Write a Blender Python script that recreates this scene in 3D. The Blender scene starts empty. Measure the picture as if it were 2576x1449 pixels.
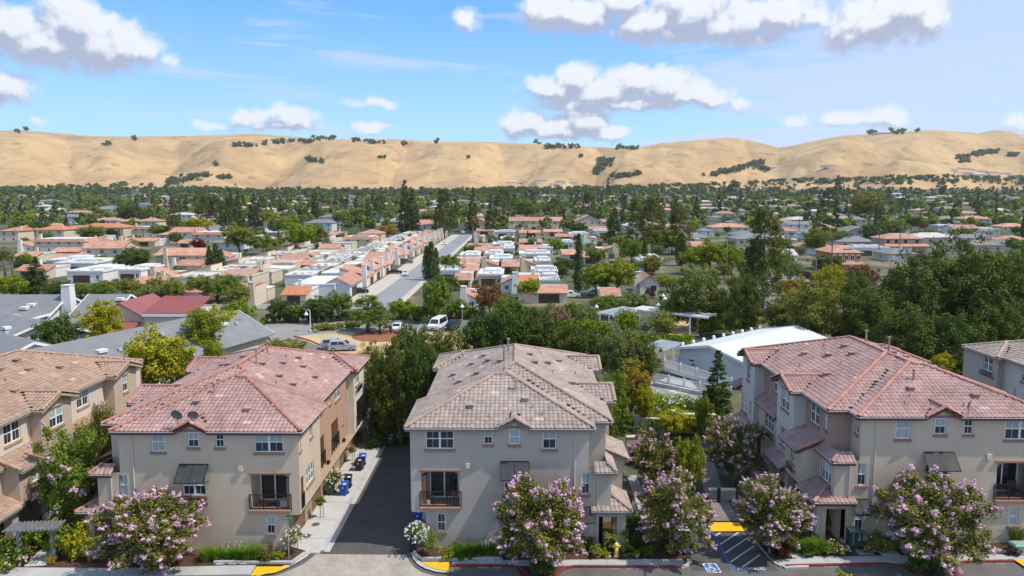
import bpy, math, random
import numpy as np
from mathutils import Vector, Matrix
R = math.radians
sc = bpy.context.scene
COL = sc.collection
random.seed(7)

# ------------------------------------------------------------------ camera, sky, sun
CAM_F, CAM_CX, CAM_CY, CAM_H = 1750.0, 1288.0, 654.0, 25.3
HOR_Y, VAN_X = 485.0, 1305.0
_d = Vector(((VAN_X-CAM_CX)/CAM_F, (CAM_CY-HOR_Y)/CAM_F, 1.0)).normalized()
_yaw = math.asin(_d.x)
_sp = _d.y/math.cos(_yaw); _cp = math.sqrt(1-_sp*_sp)
_right = Vector((math.cos(_yaw), math.sin(_yaw), 0)); _fl = Vector((-math.sin(_yaw), math.cos(_yaw), 0))
_fwd = _fl*_cp - Vector((0, 0, 1))*_sp; _up = _fl*_sp + Vector((0, 0, 1))*_cp
CPOS = Vector((0, 0, CAM_H))
cam_d = bpy.data.cameras.new('camera'); cam = bpy.data.objects.new('camera', cam_d); COL.objects.link(cam)
cam.location = CPOS
cam.rotation_euler = Matrix((_right, _up, -_fwd)).transposed().to_euler()
cam_d.sensor_width = 36; cam_d.lens = CAM_F/2576*36
cam_d.shift_y = -(724.5-CAM_CY)/2576
cam_d.clip_end = 20000; cam_d.clip_start = 0.5
sc.camera = cam

SUN = Vector((0.53, -0.13, 0.84)).normalized()
sun_d = bpy.data.lights.new('sun', 'SUN'); sun = bpy.data.objects.new('sun', sun_d); COL.objects.link(sun)
sun.rotation_euler = SUN.to_track_quat('Z', 'Y').to_euler()
sun_d.energy = 3.0; sun_d.angle = R(0.55); sun_d.color = (1.0, 0.935, 0.82)

sc.view_settings.view_transform = 'Standard'; sc.view_settings.look = 'None'
sc.view_settings.gamma = 1; sc.view_settings.use_curve_mapping = False
sc.view_settings.exposure = 0.62
sc.cycles.use_denoising = True
sc.cycles.max_bounces = 6; sc.cycles.diffuse_bounces = 3; sc.cycles.glossy_bounces = 2
sc.cycles.transparent_max_bounces = 8; sc.cycles.volume_bounces = 0
sc.cycles.use_adaptive_sampling = True

def ray(x, y): return _fwd + _right*((x-CAM_CX)/CAM_F) + _up*((CAM_CY-y)/CAM_F)
def G(x, y, z=0.0):                       # point of the photograph on the level plane z
    r = ray(x, y); return CPOS + r*((z-CAM_H)/r.z)
def AY(x, y, Y):                          # ... on the upright plane at distance Y
    r = ray(x, y); return CPOS + r*(Y/r.y)
def PX(p):
    v = Vector(p)-CPOS; d = v.dot(_fwd)
    return CAM_CX+CAM_F*v.dot(_right)/d, CAM_CY-CAM_F*v.dot(_up)/d

class NT:                                 # tiny node-tree helper
    def __init__(s, tree): s.t = tree
    def n(s, typ, **kw):
        nd = s.t.nodes.new(typ)
        for k, v in kw.items():
            if k == 'i':
                for a, b in v.items():
                    if hasattr(b, 'is_linked') and hasattr(b, 'node'): s.t.links.new(b, nd.inputs[a])
                    else: nd.inputs[a].default_value = b
            else: setattr(nd, k, v)
        return nd
    def m(s, op, a, b=None, c=None, clamp=False):
        nd = s.n('ShaderNodeMath', operation=op); nd.use_clamp = clamp
        for k, v in enumerate((a, b, c)):
            if v is None: continue
            if hasattr(v, 'node'): s.t.links.new(v, nd.inputs[k])
            else: nd.inputs[k].default_value = v
        return nd.outputs[0]
    def vm(s, op, a, b=None):
        nd = s.n('ShaderNodeVectorMath', operation=op)
        for k, v in enumerate((a, b)):
            if v is None: continue
            if hasattr(v, 'node'): s.t.links.new(v, nd.inputs[k])
            else: nd.inputs[k].default_value = v
        return nd
    def mix(s, f, a, b, mode='MIX'):
        nd = s.n('ShaderNodeMix', data_type='RGBA', blend_type=mode); nd.clamp_factor = True
        for k, v in ((0, f), (6, a), (7, b)):
            if hasattr(v, 'node'): s.t.links.new(v, nd.inputs[k])
            else: nd.inputs[k].default_value = (v if k == 0 else (*v, 1.0) if len(v) == 3 else v)
        return nd.outputs[2]
    def ramp(s, f, stops):
        nd = s.n('ShaderNodeValToRGB'); cr = nd.color_ramp
        while len(cr.elements) < len(stops): cr.elements.new(0.5)
        for e, (p, c) in zip(cr.elements, stops): e.position = p; e.color = (*c, 1)
        s.t.links.new(f, nd.inputs[0]); return nd.outputs[0]
    def link(s, a, b): s.t.links.new(a, b)

# --- sky: Nishita air, cumulus and cirrus by view direction
W = bpy.data.worlds.new('World'); sc.world = W; W.use_nodes = True
W.node_tree.nodes.clear()
w = NT(W.node_tree)
sky = w.n('ShaderNodeTexSky', sky_type='NISHITA'); sky.sun_disc = False
sky.sun_elevation = math.asin(SUN.z); sky.sun_rotation = math.atan2(SUN.x, SUN.y)
sky.altitude = 0; sky.air_density = 1.0; sky.dust_density = 0.25; sky.ozone_density = 2.5
tc = w.n('ShaderNodeTexCoord').outputs['Generated']
sep = w.n('ShaderNodeSeparateXYZ', i={0: tc})
azn = w.m('ARCTAN2', sep.outputs[0], sep.outputs[1])
elv = w.m('ARCSINE', sep.outputs[2])
pos = w.n('ShaderNodeCombineXYZ', i={0: azn, 1: elv}).outputs[0]
def azel(x, y):
    r = ray(x, y).normalized(); return math.atan2(r.x, r.y), math.asin(r.z)
# (px, py, rx, ry, weight) of every cumulus lobe seen in the photograph
LOBES = [(40,75,60,48,1),(110,110,110,48,1),(185,70,62,75,1.1),(250,110,80,62,1.05),(320,120,66,50,.95),(190,40,36,45,.9),(270,140,110,30,.8),
 (10,215,60,38,.75),(425,150,28,18,.45),(1170,48,40,28,.6),
 (1385,30,75,50,1),(1470,40,90,45,1),(1560,10,70,40,.9),(1640,60,95,48,1),(1740,30,110,62,1.05),(1850,55,120,55,1),(1960,45,90,45,.95),(2040,40,45,30,.7),(1700,85,120,26,.8),(1900,95,90,24,.7),
 (2140,95,70,32,.8),(2200,55,90,55,1),(2270,20,80,50,1.05),(2330,45,50,45,.9),
 (1400,225,80,36,1),(1450,200,62,42,1.05),(1520,232,100,42,1),(1600,205,64,44,1),(1665,215,75,48,1.05),(1730,235,70,38,1),(1780,245,60,26,.8),(1560,262,230,20,.85),
 (1325,312,62,36,1),(1400,318,60,30,.9),(1475,305,62,40,1.05),(1530,330,60,22,.8),(1400,335,130,16,.85),
 (620,303,44,20,.75),(680,292,46,20,.75),(745,298,56,26,.85),(540,318,40,12,.5),(700,315,130,12,.65),
 (950,258,70,14,.5),(930,322,60,18,.5),(1870,265,45,22,.45),(2010,305,36,16,.45),(2120,300,70,18,.5),(2240,298,50,24,.6),(2560,305,40,18,.5),(110,303,26,10,.35),(700,268,50,7,.3)]
grp = bpy.data.node_groups.new('cumulus', 'ShaderNodeTree')
grp.interface.new_socket('p', in_out='INPUT', socket_type='NodeSocketVector')
grp.interface.new_socket('d', in_out='OUTPUT', socket_type='NodeSocketFloat')
g = NT(grp); gi = g.n('NodeGroupInput'); go = g.n('NodeGroupOutput')
wob = g.n('ShaderNodeTexNoise', noise_dimensions='2D', i={'Vector': gi.outputs[0], 'Scale': 28.0, 'Detail': 6.0, 'Roughness': 0.55})
wv = g.vm('SUBTRACT', wob.outputs['Color'], (0.5, 0.5, 0.5)).outputs[0]
wv = g.vm('MULTIPLY', wv, (0.024, 0.018, 0)).outputs[0]
p2 = g.vm('ADD', gi.outputs[0], wv).outputs[0]
acc = None
for (x, y, rx, ry, wt) in LOBES:
    a, e = azel(x, y)
    q = g.vm('SUBTRACT', p2, (a, e, 0)).outputs[0]
    q = g.vm('MULTIPLY', q, (CAM_F/rx/1.28, CAM_F/ry/1.28, 0)).outputs[0]
    ln = g.vm('LENGTH', q).outputs['Value']
    v = g.m('MULTIPLY_ADD', ln, -wt, wt)
    acc = v if acc is None else g.m('SMOOTH_MAX', acc, v, 0.12)
fb = g.n('ShaderNodeTexNoise', noise_dimensions='2D', i={'Vector': gi.outputs[0], 'Scale': 36.0, 'Detail': 8.0, 'Roughness': 0.56}).outputs[0]
fb = g.m('MULTIPLY_ADD', fb, 0.85, -0.46)
g.link(g.m('ADD', acc, fb), go.inputs[0])
def cum(vec):
    nd = w.n('ShaderNodeGroup'); nd.node_tree = grp; w.link(vec, nd.inputs[0]); return nd.outputs[0]
d0 = cum(pos)
d1 = cum(w.vm('ADD', pos, (0.006, 0.017, 0)).outputs[0])
ca = w.n('ShaderNodeMapRange', interpolation_type='SMOOTHSTEP', i={0: d0, 1: -0.03, 2: 0.46}).outputs[0]
# cumulus elsewhere round the sky, out of view, cover thickened to whiten the fill
oth = w.n('ShaderNodeTexNoise', noise_dimensions='3D', i={'Vector': tc, 'Scale': 3.2, 'Detail': 7.0, 'Roughness': 0.58}).outputs[0]
away = w.n('ShaderNodeMapRange', i={0: w.m('ABSOLUTE', azn), 1: 0.66, 2: 0.95}).outputs[0]
hi = w.n('ShaderNodeMapRange', i={0: elv, 1: 0.30, 2: 0.42}).outputs[0]
oa = w.n('ShaderNodeMapRange', interpolation_type='SMOOTHSTEP', i={0: oth, 1: 0.49, 2: 0.66}).outputs[0]
oa = w.m('MULTIPLY', oa, w.m('MAXIMUM', away, hi))
shade = w.n('ShaderNodeMapRange', interpolation_type='SMOOTHSTEP', i={0: w.m('SUBTRACT', d1, d0), 1: -0.30, 2: 0.16}).outputs[0]
thick = w.n('ShaderNodeMapRange', i={0: d0, 1: 0.1, 2: 0.9}).outputs[0]
ccol = w.mix(shade, (0.93, 0.95, 0.99), (0.42, 0.47, 0.62))
ccol = w.mix(w.m('MULTIPLY', thick, 0.10), ccol, (0.5, 0.54, 0.66))
# cirrus veil, streaked
rot = w.n('ShaderNodeMapping', i={0: pos, 'Rotation': (0, 0, R(-13)), 'Scale': (2.2, 19.0, 1)}).outputs[0]
st = w.n('ShaderNodeTexNoise', noise_dimensions='2D', i={'Vector': rot, 'Scale': 1.7, 'Detail': 5.0, 'Roughness': 0.55, 'Distortion': 0.3}).outputs[0]
ra = w.n('ShaderNodeMapRange', interpolation_type='SMOOTHSTEP', i={0: w.m('MULTIPLY_ADD', elv, -0.6, azn), 1: -0.05, 2: 0.42}).outputs[0]
sa = w.n('ShaderNodeMapRange', interpolation_type='SMOOTHSTEP', i={0: w.m('MULTIPLY_ADD', ra, 0.34, st), 1: 0.55, 2: 0.80}).outputs[0]
sa = w.m('MULTIPLY', sa, 0.60)
grad = w.ramp(w.m('MULTIPLY', elv, 2.2), [(0.0, (.40,.60,.76)), (.20, (.27,.54,.82)), (.55, (.095,.335,.78)), (1.0, (.14,.31,.60))])
skc = w.mix(0.8, w.mix(1.0, sky.outputs[0], (.11,.11,.12), 'MULTIPLY'), grad)
b1 = w.n('ShaderNodeBackground', i={0: skc, 1: 1.0})
b2 = w.n('ShaderNodeBackground', i={0: (0.60, 0.64, 0.80, 1), 1: 0.80})
b3 = w.n('ShaderNodeBackground', i={0: ccol, 1: 0.69})
m1 = w.n('ShaderNodeMixShader', i={0: sa, 1: b1.outputs[0], 2: b2.outputs[0]})
m2 = w.n('ShaderNodeMixShader', i={0: w.m('MAXIMUM', w.m('MULTIPLY', ca, 0.95), w.m('MULTIPLY', oa, 0.9)), 1: m1.outputs[0], 2: b3.outputs[0]})
w.n('ShaderNodeOutputWorld', i={0: m2.outputs[0]})

# ------------------------------------------------------------------ materials
MATS = {}
def material(name, col, rough=0.85, var=0.10, scale=1.2, bump=0.0, bscale=30.0, spec=0.3, metal=0.0, col2=None, isl=0.0, obr=0.0, stain=0.0, trans=0.0, emit=None):
    if name in MATS: return MATS[name]
    m = bpy.data.materials.new(name); m.use_nodes = True; t = NT(m.node_tree)
    bs = m.node_tree.nodes['Principled BSDF']
    bs.inputs['Roughness'].default_value = rough; bs.inputs['Metallic'].default_value = metal
    bs.inputs['Specular IOR Level'].default_value = spec
    geo = t.n('ShaderNodeNewGeometry'); pos = geo.outputs['Position']
    ns = t.n('ShaderNodeTexNoise', i={'Vector': pos, 'Scale': scale, 'Detail': 5.0, 'Roughness': 0.6}).outputs[0]
    lo = tuple(c*(1-var) for c in col); hi = tuple(min(1, c*(1+var)) for c in (col2 or col))
    c = t.ramp(ns, [(0.3, lo), (0.7, hi)])
    if isl or obr:
        f = geo.outputs['Random Per Island'] if isl else None
        if obr:
            o = t.n('ShaderNodeObjectInfo').outputs['Random']
            f = o if f is None else t.m('FRACT', t.m('ADD', f, o))
        k = max(isl, obr)
        v = t.m('MULTIPLY_ADD', f, 2*k, 1-k)
        c = t.mix(1.0, c, t.n('ShaderNodeCombineColor', i={0: v, 1: v, 2: t.m('MULTIPLY_ADD', v, .8, .2)}).outputs[0], 'MULTIPLY')
    if stain:
        mp = t.n('ShaderNodeMapping', i={0: pos, 'Scale': (1.6, 1.6, 0.12)}).outputs[0]
        s = t.n('ShaderNodeTexNoise', i={'Vector': mp, 'Scale': 0.9, 'Detail': 4.0}).outputs[0]
        s = t.n('ShaderNodeMapRange', i={0: s, 1: 0.5, 2: 0.75, 3: 1.0, 4: 1-stain}).outputs[0]
        c = t.mix(1.0, c, t.n('ShaderNodeCombineColor', i={0: s, 1: s, 2: s}).outputs[0], 'MULTIPLY')
    t.link(c, bs.inputs['Base Color'])
    if bump:
        b = t.n('ShaderNodeTexNoise', i={'Vector': pos, 'Scale': bscale, 'Detail': 4.0}).outputs[0]
        bn = t.n('ShaderNodeBump', i={'Height': b, 'Strength': bump, 'Distance': 0.03})
        t.link(bn.outputs[0], bs.inputs['Normal'])
    if trans:
        tr = t.n('ShaderNodeBsdfTranslucent'); t.link(c, tr.inputs[0])
        mx = t.n('ShaderNodeMixShader', i={0: trans, 1: bs.outputs[0], 2: tr.outputs[0]})
        t.link(mx.outputs[0], m.node_tree.nodes['Material Output'].inputs[0])
    MATS[name] = m; return m

# ------------------------------------------------------------------ meshes and things
class MB:
    def __init__(s): s.v = []; s.f = []; s.mi = []
    def quad(s, a, b, c, d, mi=0):
        n = len(s.v); s.v += [tuple(a), tuple(b), tuple(c), tuple(d)]; s.f.append((n, n+1, n+2, n+3)); s.mi.append(mi)
    def face(s, pts, mi=0):
        n = len(s.v); s.v += [tuple(p) for p in pts]; s.f.append(tuple(range(n, n+len(pts)))); s.mi.append(mi)
    def hexa(s, p, mi=0):                 # 8 corners: bottom ring 0-3, top ring 4-7
        n = len(s.v); s.v += [tuple(q) for q in p]
        for f in ((3,2,1,0),(4,5,6,7),(0,1,5,4),(1,2,6,5),(2,3,7,6),(3,0,4,7)):
            s.f.append(tuple(n+k for k in f)); s.mi.append(mi)
    def box(s, x0, x1, y0, y1, z0, z1, mi=0, T=None):
        p = [(x0,y0,z0),(x1,y0,z0),(x1,y1,z0),(x0,y1,z0),(x0,y0,z1),(x1,y0,z1),(x1,y1,z1),(x0,y1,z1)]
        s.hexa([T(*q) for q in p] if T else p, mi)
    def bar(s, a, b, w, h=None, mi=0, up=(0,0,1)):
        a = Vector(a); b = Vector(b); h = h or w; d = (b-a).normalized(); u = Vector(up)
        if abs(d.dot(u)) > 0.95: u = Vector((0, 1, 0))
        sd = d.cross(u).normalized()*w/2; uu = sd.cross(d).normalized()*h/2
        s.hexa([a-sd-uu, a+sd-uu, b+sd-uu, b-sd-uu, a-sd+uu, a+sd+uu, b+sd+uu, b-sd+uu], mi)
    def tube(s, pts, rad, n=8, mi=0, cap=True):
        pts = [Vector(p) for p in pts]; rad = rad if hasattr(rad, '__len__') else [rad]*len(pts)
        st = len(s.v)
        for k, p in enumerate(pts):
            d = (pts[min(k+1, len(pts)-1)]-pts[max(k-1, 0)]).normalized()
            u = Vector((0, 0, 1)) if abs(d.z) < 0.9 else Vector((1, 0, 0))
            a = d.cross(u).normalized(); b = a.cross(d)
            for j in range(n):
                t = 2*math.pi*j/n; q = p+(a*math.cos(t)+b*math.sin(t))*rad[k]; s.v.append(tuple(q))
        for k in range(len(pts)-1):
            for j in range(n):
                s.f.append((st+k*n+j, st+k*n+(j+1) % n, st+(k+1)*n+(j+1) % n, st+(k+1)*n+j)); s.mi.append(mi)
        if cap:
            s.f.append(tuple(st+j for j in range(n))[::-1]); s.mi.append(mi)
            s.f.append(tuple(st+(len(pts)-1)*n+j for j in range(n))); s.mi.append(mi)
    def lathe(s, prof, c=(0,0,0), n=14, mi=0):
        st = len(s.v)
        for (r, z) in prof:
            for j in range(n):
                t = 2*math.pi*j/n; s.v.append((c[0]+r*math.cos(t), c[1]+r*math.sin(t), c[2]+z))
        for k in range(len(prof)-1):
            for j in range(n):
                s.f.append((st+k*n+j, st+k*n+(j+1) % n, st+(k+1)*n+(j+1) % n, st+(k+1)*n+j)); s.mi.append(mi)
    def slab(s, pts, z0, z1, mi=0, side=None):
        n = len(pts); s.face([(p[0], p[1], z1) for p in pts], mi)
        for k in range(n):
            a, b = pts[k], pts[(k+1) % n]
            s.quad((a[0],a[1],z0), (b[0],b[1],z0), (b[0],b[1],z1), (a[0],a[1],z1), mi if side is None else side)
    def build(s, name, mats, parent=None, smooth=False, local=False, kind=None):
        me = bpy.data.meshes.new(name)
        off = Vector((0, 0, 0))
        if parent is not None and not local:
            q = parent
            while q is not None: off += q.location; q = q.parent
        o3 = off
        me.from_pydata([(a[0]-o3.x, a[1]-o3.y, a[2]-o3.z) for a in s.v], [], s.f)
        mats = mats if isinstance(mats, (list, tuple)) else [mats]
        for m in mats: me.materials.append(m)
        if len(mats) > 1: me.polygons.foreach_set('material_index', s.mi)
        if smooth: me.polygons.foreach_set('use_smooth', [True]*len(s.f))
        me.update()
        o = bpy.data.objects.new(name, me); COL.objects.link(o)
        if parent is not None: o.parent = parent
        if kind: o['kind'] = kind
        return o
def tag(o, label=None, cat=None, group=None, kind=None):
    if label: o['label'] = label
    if cat: o['category'] = cat
    if group: o['group'] = group
    if kind: o['kind'] = kind
    return o
def root(name, loc, label, cat, group=None, rz=0.0):
    o = bpy.data.objects.new(name, None); COL.objects.link(o); o.location = loc; o.rotation_euler = (0, 0, rz)
    o.empty_display_size = 0.3
    return tag(o, label, cat, group)
def npmesh(name, verts, faces, mats, mi=None, smooth=False):
    me = bpy.data.meshes.new(name); nv, nf = len(verts), len(faces); k = faces.shape[1]
    me.vertices.add(nv); me.vertices.foreach_set('co', verts.astype(np.float32).ravel())
    me.loops.add(nf*k); me.loops.foreach_set('vertex_index', faces.astype(np.int32).ravel())
    me.polygons.add(nf); me.polygons.foreach_set('loop_start', np.arange(0, nf*k, k, dtype=np.int32))
    for m in (mats if isinstance(mats, (list, tuple)) else [mats]): me.materials.append(m)
    if mi is not None: me.polygons.foreach_set('material_index', mi.astype(np.int32))
    me.polygons.foreach_set('use_smooth', np.full(nf, bool(smooth)))
    me.update(calc_edges=True); me.validate(); return me
def link(name, me, parent=None, loc=None, kind=None):
    o = bpy.data.objects.new(name, me); COL.objects.link(o)
    if parent is not None: o.parent = parent
    if loc is not None: o.location = loc
    if kind: o['kind'] = kind
    return o
def copy_tree(o, parent=None):
    c = o.copy(); COL.objects.link(c)
    if parent is not None: c.parent = parent
    for ch in list(o.children): copy_tree(ch, c)
    return c
HAZE = .000055
concrete = material('pale_concrete', (.46,.455,.44), .9, .10, .8, bump=.15, bscale=40)
# ------------------------------------------------------------------ terrain: plain, rising ground and dry hills
rng = np.random.default_rng(11)
_tab = rng.random((512, 512))
def vnoise(x, y):
    xi = np.floor(x).astype(int); yi = np.floor(y).astype(int); fx = x-xi; fy = y-yi
    fx = fx*fx*(3-2*fx); fy = fy*fy*(3-2*fy)
    g_ = lambda a, b: _tab[a % 512, b % 512]
    return (g_(xi, yi)*(1-fx)+g_(xi+1, yi)*fx)*(1-fy)+(g_(xi, yi+1)*(1-fx)+g_(xi+1, yi+1)*fx)*fy
def fbm(x, y, o=4):
    s, a, t = 0, .5, 0
    for k in range(o): s = s+a*vnoise(x*2**k+17*k, y*2**k+31*k); t += a; a *= .5
    return s/t
RIDGE = np.array([(-900,372),(-300,360),(0,331),(65,329),(150,336),(230,343),(330,345),(500,343),(640,338),(720,344),(800,350),(900,354),(1000,352),(1100,359),(1200,358),(1300,362),(1400,366),(1480,371),(1560,374),(1610,371),(1660,362),(1710,358),(1790,351),(1830,349),(1880,356),(1950,373),(1985,368),(2030,358),(2100,345),(2200,337),(2330,331),(2380,334),(2450,340),(2576,344),(3000,330),(3600,350)], float)
SPUR = np.array([(-600,.5),(-100,.9),(60,.95),(180,.35),(300,.75),(380,.55),(455,.25),(560,.75),(640,.45),(690,.12),(790,.75),(880,1.0),(985,.85),(1010,.35),(1100,.95),(1190,.9),(1245,.35),(1330,.85),(1430,.7),(1492,.0),(1560,.85),(1640,.95),(1720,1.),(1790,.65),(1860,.1),(1910,.3),(1990,.75),(2080,.9),(2150,.6),(2260,1.),(2380,.8),(2460,.3),(2530,.2),(2700,.8),(3300,.3)], float)
YB, YR = 1500.0, 3000.0
def terr(X, Y):
    X = np.asarray(X, float); Y = np.asarray(Y, float)
    rise = 34*np.clip((Y-470)/1100, 0, 1)**1.5
    px = VAN_X+1750*X/np.maximum(Y, 1)
    t = (Y-YB)/(YR-YB)
    wx = X+260*(fbm(X/900+5, Y/900+2, 3)-.5); wy = Y+260*(fbm(X/800+11, Y/800+7, 3)-.5)
    pw = px+120*(fbm(px/330+3, Y/620+1, 2)-.5)*np.clip(1.3-t, 0, 1)
    n = np.interp(pw, SPUR[:, 0], SPUR[:, 1])
    rl = 25.3+YR*(485-np.interp(px, RIDGE[:, 0], RIDGE[:, 1]))/1750
    s = np.clip((t-(1-n)*.30+.16*(fbm(wx/330, wy/330, 3)-.5))/.70, 0, 1)
    prof = .55*s+.45*np.sin(s*math.pi/2)
    prof = np.where(s < .15, prof*(s/.15)**.35, prof)
    env = np.sin(np.clip(s, 0, 1)*math.pi)**.75
    bl = lambda q, o: np.sqrt((2*vnoise(wx/q+o, wy/(q*1.25)+o*.7)-1)**2+.01)
    h = (rl-34)*prof*(.30+.70*np.clip(t, 0, 1))+env*(62*(bl(400, 3.3)-.45)+34*(bl(190, 8.1)-.42)+17*(bl(85, 1.7)-.4)+6*(bl(38, 5.2)-.4))
    h += 6*(fbm(px/60, Y/120)-.5)*np.clip(s*4, 0, 1)*np.clip((1.02-t)*8, 0, 1)
    back = np.clip((Y-YR)/900, 0, 1)
    h = h*(1-.35*back*back)
    # a farther crest right of the valley and a mound at the right end
    h += np.where(Y > YR+300, 120*np.exp(-((px-2490)/120)**2)*np.clip((Y-YR-300)/350, 0, 1), 0)+np.where(Y > YR+200, 45*np.exp(-((px-660)/130)**2)*np.clip((Y-YR-200)/400, 0, 1), 0)
    return np.where(Y < 420, 0.0, rise+np.maximum(h, 0)*(t > -.001))
def HIT(x, y, y0=60.0, y1=3800.0):        # first point of the terrain behind a pixel of the photograph
    r = ray(x, y); Ys = np.concatenate([np.arange(y0, 600, 2.0), np.arange(600, y1, 6.0)])
    P = np.array(CPOS)[:, None]+np.array(r)[:, None]*(Ys/r.y)
    d = P[2]-terr(P[0], P[1]); k = np.argmax(d < 0)
    if d[k] >= 0: return None
    return Vector(P[:, k])
hillm = material('dry_grass_hills', (.46,.305,.155), .95, .16, .006)
def hills_material():
    m = hillm; t = NT(m.node_tree); bs = m.node_tree.nodes['Principled BSDF']; pos = t.n('ShaderNodeNewGeometry').outputs['Position']
    n1 = t.n('ShaderNodeTexNoise', i={'Vector': pos, 'Scale': .0045, 'Detail': 6.0, 'Roughness': .62}).outputs[0]
    c = t.ramp(n1, [(.32, (.34,.22,.115)), (.5, (.45,.30,.145)), (.68, (.53,.37,.18))])
    n2 = t.n('ShaderNodeTexNoise', i={'Vector': t.n('ShaderNodeMapping', i={0: pos, 'Scale': (1, .35, 2.6)}).outputs[0], 'Scale': .022, 'Detail': 6.0, 'Roughness': .7}).outputs[0]
    f = t.n('ShaderNodeMapRange', i={0: n2, 1: .56, 2: .66, 3: 0, 4: .6}).outputs[0]
    c = t.mix(f, c, (.17,.12,.075))
    sx = t.n('ShaderNodeSeparateXYZ', i={0: pos}); 
    fl = t.n('ShaderNodeMapRange', i={0: sx.outputs[1], 1: 1480.0, 2: 1600.0}).outputs[0]
    n3 = t.n('ShaderNodeTexNoise', i={'Vector': pos, 'Scale': .02, 'Detail': 5.0}).outputs[0]
    town = t.ramp(n3, [(.4, (.035,.05,.022)), (.6, (.09,.10,.05)), (.72, (.22,.19,.13))])
    c = t.mix(fl, town, c)
    t.link(c, bs.inputs['Base Color'])
    b = t.n('ShaderNodeBump', i={'Height': n2, 'Strength': .35, 'Distance': 14.0}); t.link(b.outputs[0], bs.inputs['Normal'])
hills_material()
def grid(name, xa, xb, nx, Ys):
    a = np.linspace(xa, xb, nx); Yg = np.asarray(Ys)
    A, YY = np.meshgrid(a, Yg); X = A*np.maximum(YY, 420)
    V = np.stack([X, YY, terr(X, YY)], -1).reshape(-1, 3); ny = len(Yg)
    i = np.arange(nx-1)[None]+(np.arange(ny-1)*nx)[:, None]
    F = np.stack([i, i+1, i+nx+1, i+nx], -1).reshape(-1, 4)
    return link(name, npmesh(name, V, F, hillm, smooth=True))
tag(grid('hills', -.92, .92, 620, [420, 520, 620, 740, 860, 980, 1100, 1220, 1340, 1440, *np.arange(1495, 3100, 9.0), *np.arange(3100, 3900, 40)]), kind='structure')
def ground_material():
    m = material('garden_soil', (.2,.18,.14), .95, .1); t = NT(m.node_tree); bs = m.node_tree.nodes['Principled BSDF']; pos = t.n('ShaderNodeNewGeometry').outputs['Position']
    n = t.n('ShaderNodeTexNoise', i={'Vector': pos, 'Scale': .05, 'Detail': 8.0, 'Roughness': .65}).outputs[0]
    t.link(t.ramp(n, [(.38, (.045,.06,.025)), (.5, (.10,.10,.055)), (.62, (.20,.16,.105)), (.75, (.27,.23,.17))]), bs.inputs['Base Color']); return m
soil = ground_material()
m = MB(); m.quad((-700, -30, -.02), (700, -30, -.02), (700, 424, -.02), (-700, 424, -.02)); tag(m.build('ground', soil), kind='structure')

asphalt = material('street_asphalt', (.115,.105,.10), .92, .16, .35, bump=.2, bscale=60, col2=(.135,.125,.12))
alleym = material('alley_asphalt', (.088,.084,.083), .9, .18, .5, bump=.2, bscale=60)
def paver_material(name, ca, cb, sc_):
    m = material(name, ca, .9, .1); t = NT(m.node_tree); bs = m.node_tree.nodes['Principled BSDF']; pos = t.n('ShaderNodeNewGeometry').outputs['Position']
    mp = t.n('ShaderNodeMapping', i={0: pos, 'Rotation': (0, 0, R(45))}).outputs[0]
    br = t.n('ShaderNodeTexBrick', i={'Vector': mp, 'Color1': (*ca, 1), 'Color2': (*cb, 1), 'Mortar': (ca[0]*.45, ca[1]*.45, ca[2]*.45, 1), 'Scale': sc_, 'Mortar Size': .018, 'Bias': -.1})
    n = t.n('ShaderNodeTexNoise', i={'Vector': pos, 'Scale': .8, 'Detail': 6.0}).outputs[0]
    c = t.mix(1.0, br.outputs[0], t.ramp(n, [(.3, (.8,.8,.8)), (.7, (1.12,1.1,1.08))]), 'MULTIPLY')
    t.link(c, bs.inputs['Base Color']); return m
pavers = paver_material('driveway_pavers', (.42,.385,.335), (.37,.33,.28), 2.2)
paver2 = paver_material('court_pavers', (.26,.225,.205), (.21,.18,.165), 2.2)
mulch = material('bark_mulch', (.085,.045,.03), 1.0, .45, 5.0, bump=1.0, bscale=22)
redkerb = material('red_kerb_paint', (.22,.045,.045), .75, .22, 1.5)
kerbm = material('kerb_concrete', (.42,.415,.40), .9, .14, 1.2, bump=.1, bscale=30)
walk = material('sidewalk_concrete', (.40,.40,.39), .92, .09, .6, bump=.12, bscale=45, obr=.07)
yellow = material('yellow_tactile_paint', (.78,.43,.012), .7, .10, 2.0)
soldier = material('dark_border_pavers', (.115,.10,.10), .9, .15, 2.0)
paintw = material('white_road_paint', (.66,.65,.62), .8, .14, 3.0)
paintb = material('blue_road_paint', (.045,.14,.42), .8, .22, 2.0)
drygrass = material('dry_lawn', (.50,.36,.19), 1.0, .14, .25, bump=.3, bscale=10)
lotm = material('lot_asphalt', (.26,.25,.24), .92, .08, .12)
lot2 = material('aisle_asphalt', (.17,.165,.16), .92, .08, .2)

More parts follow.
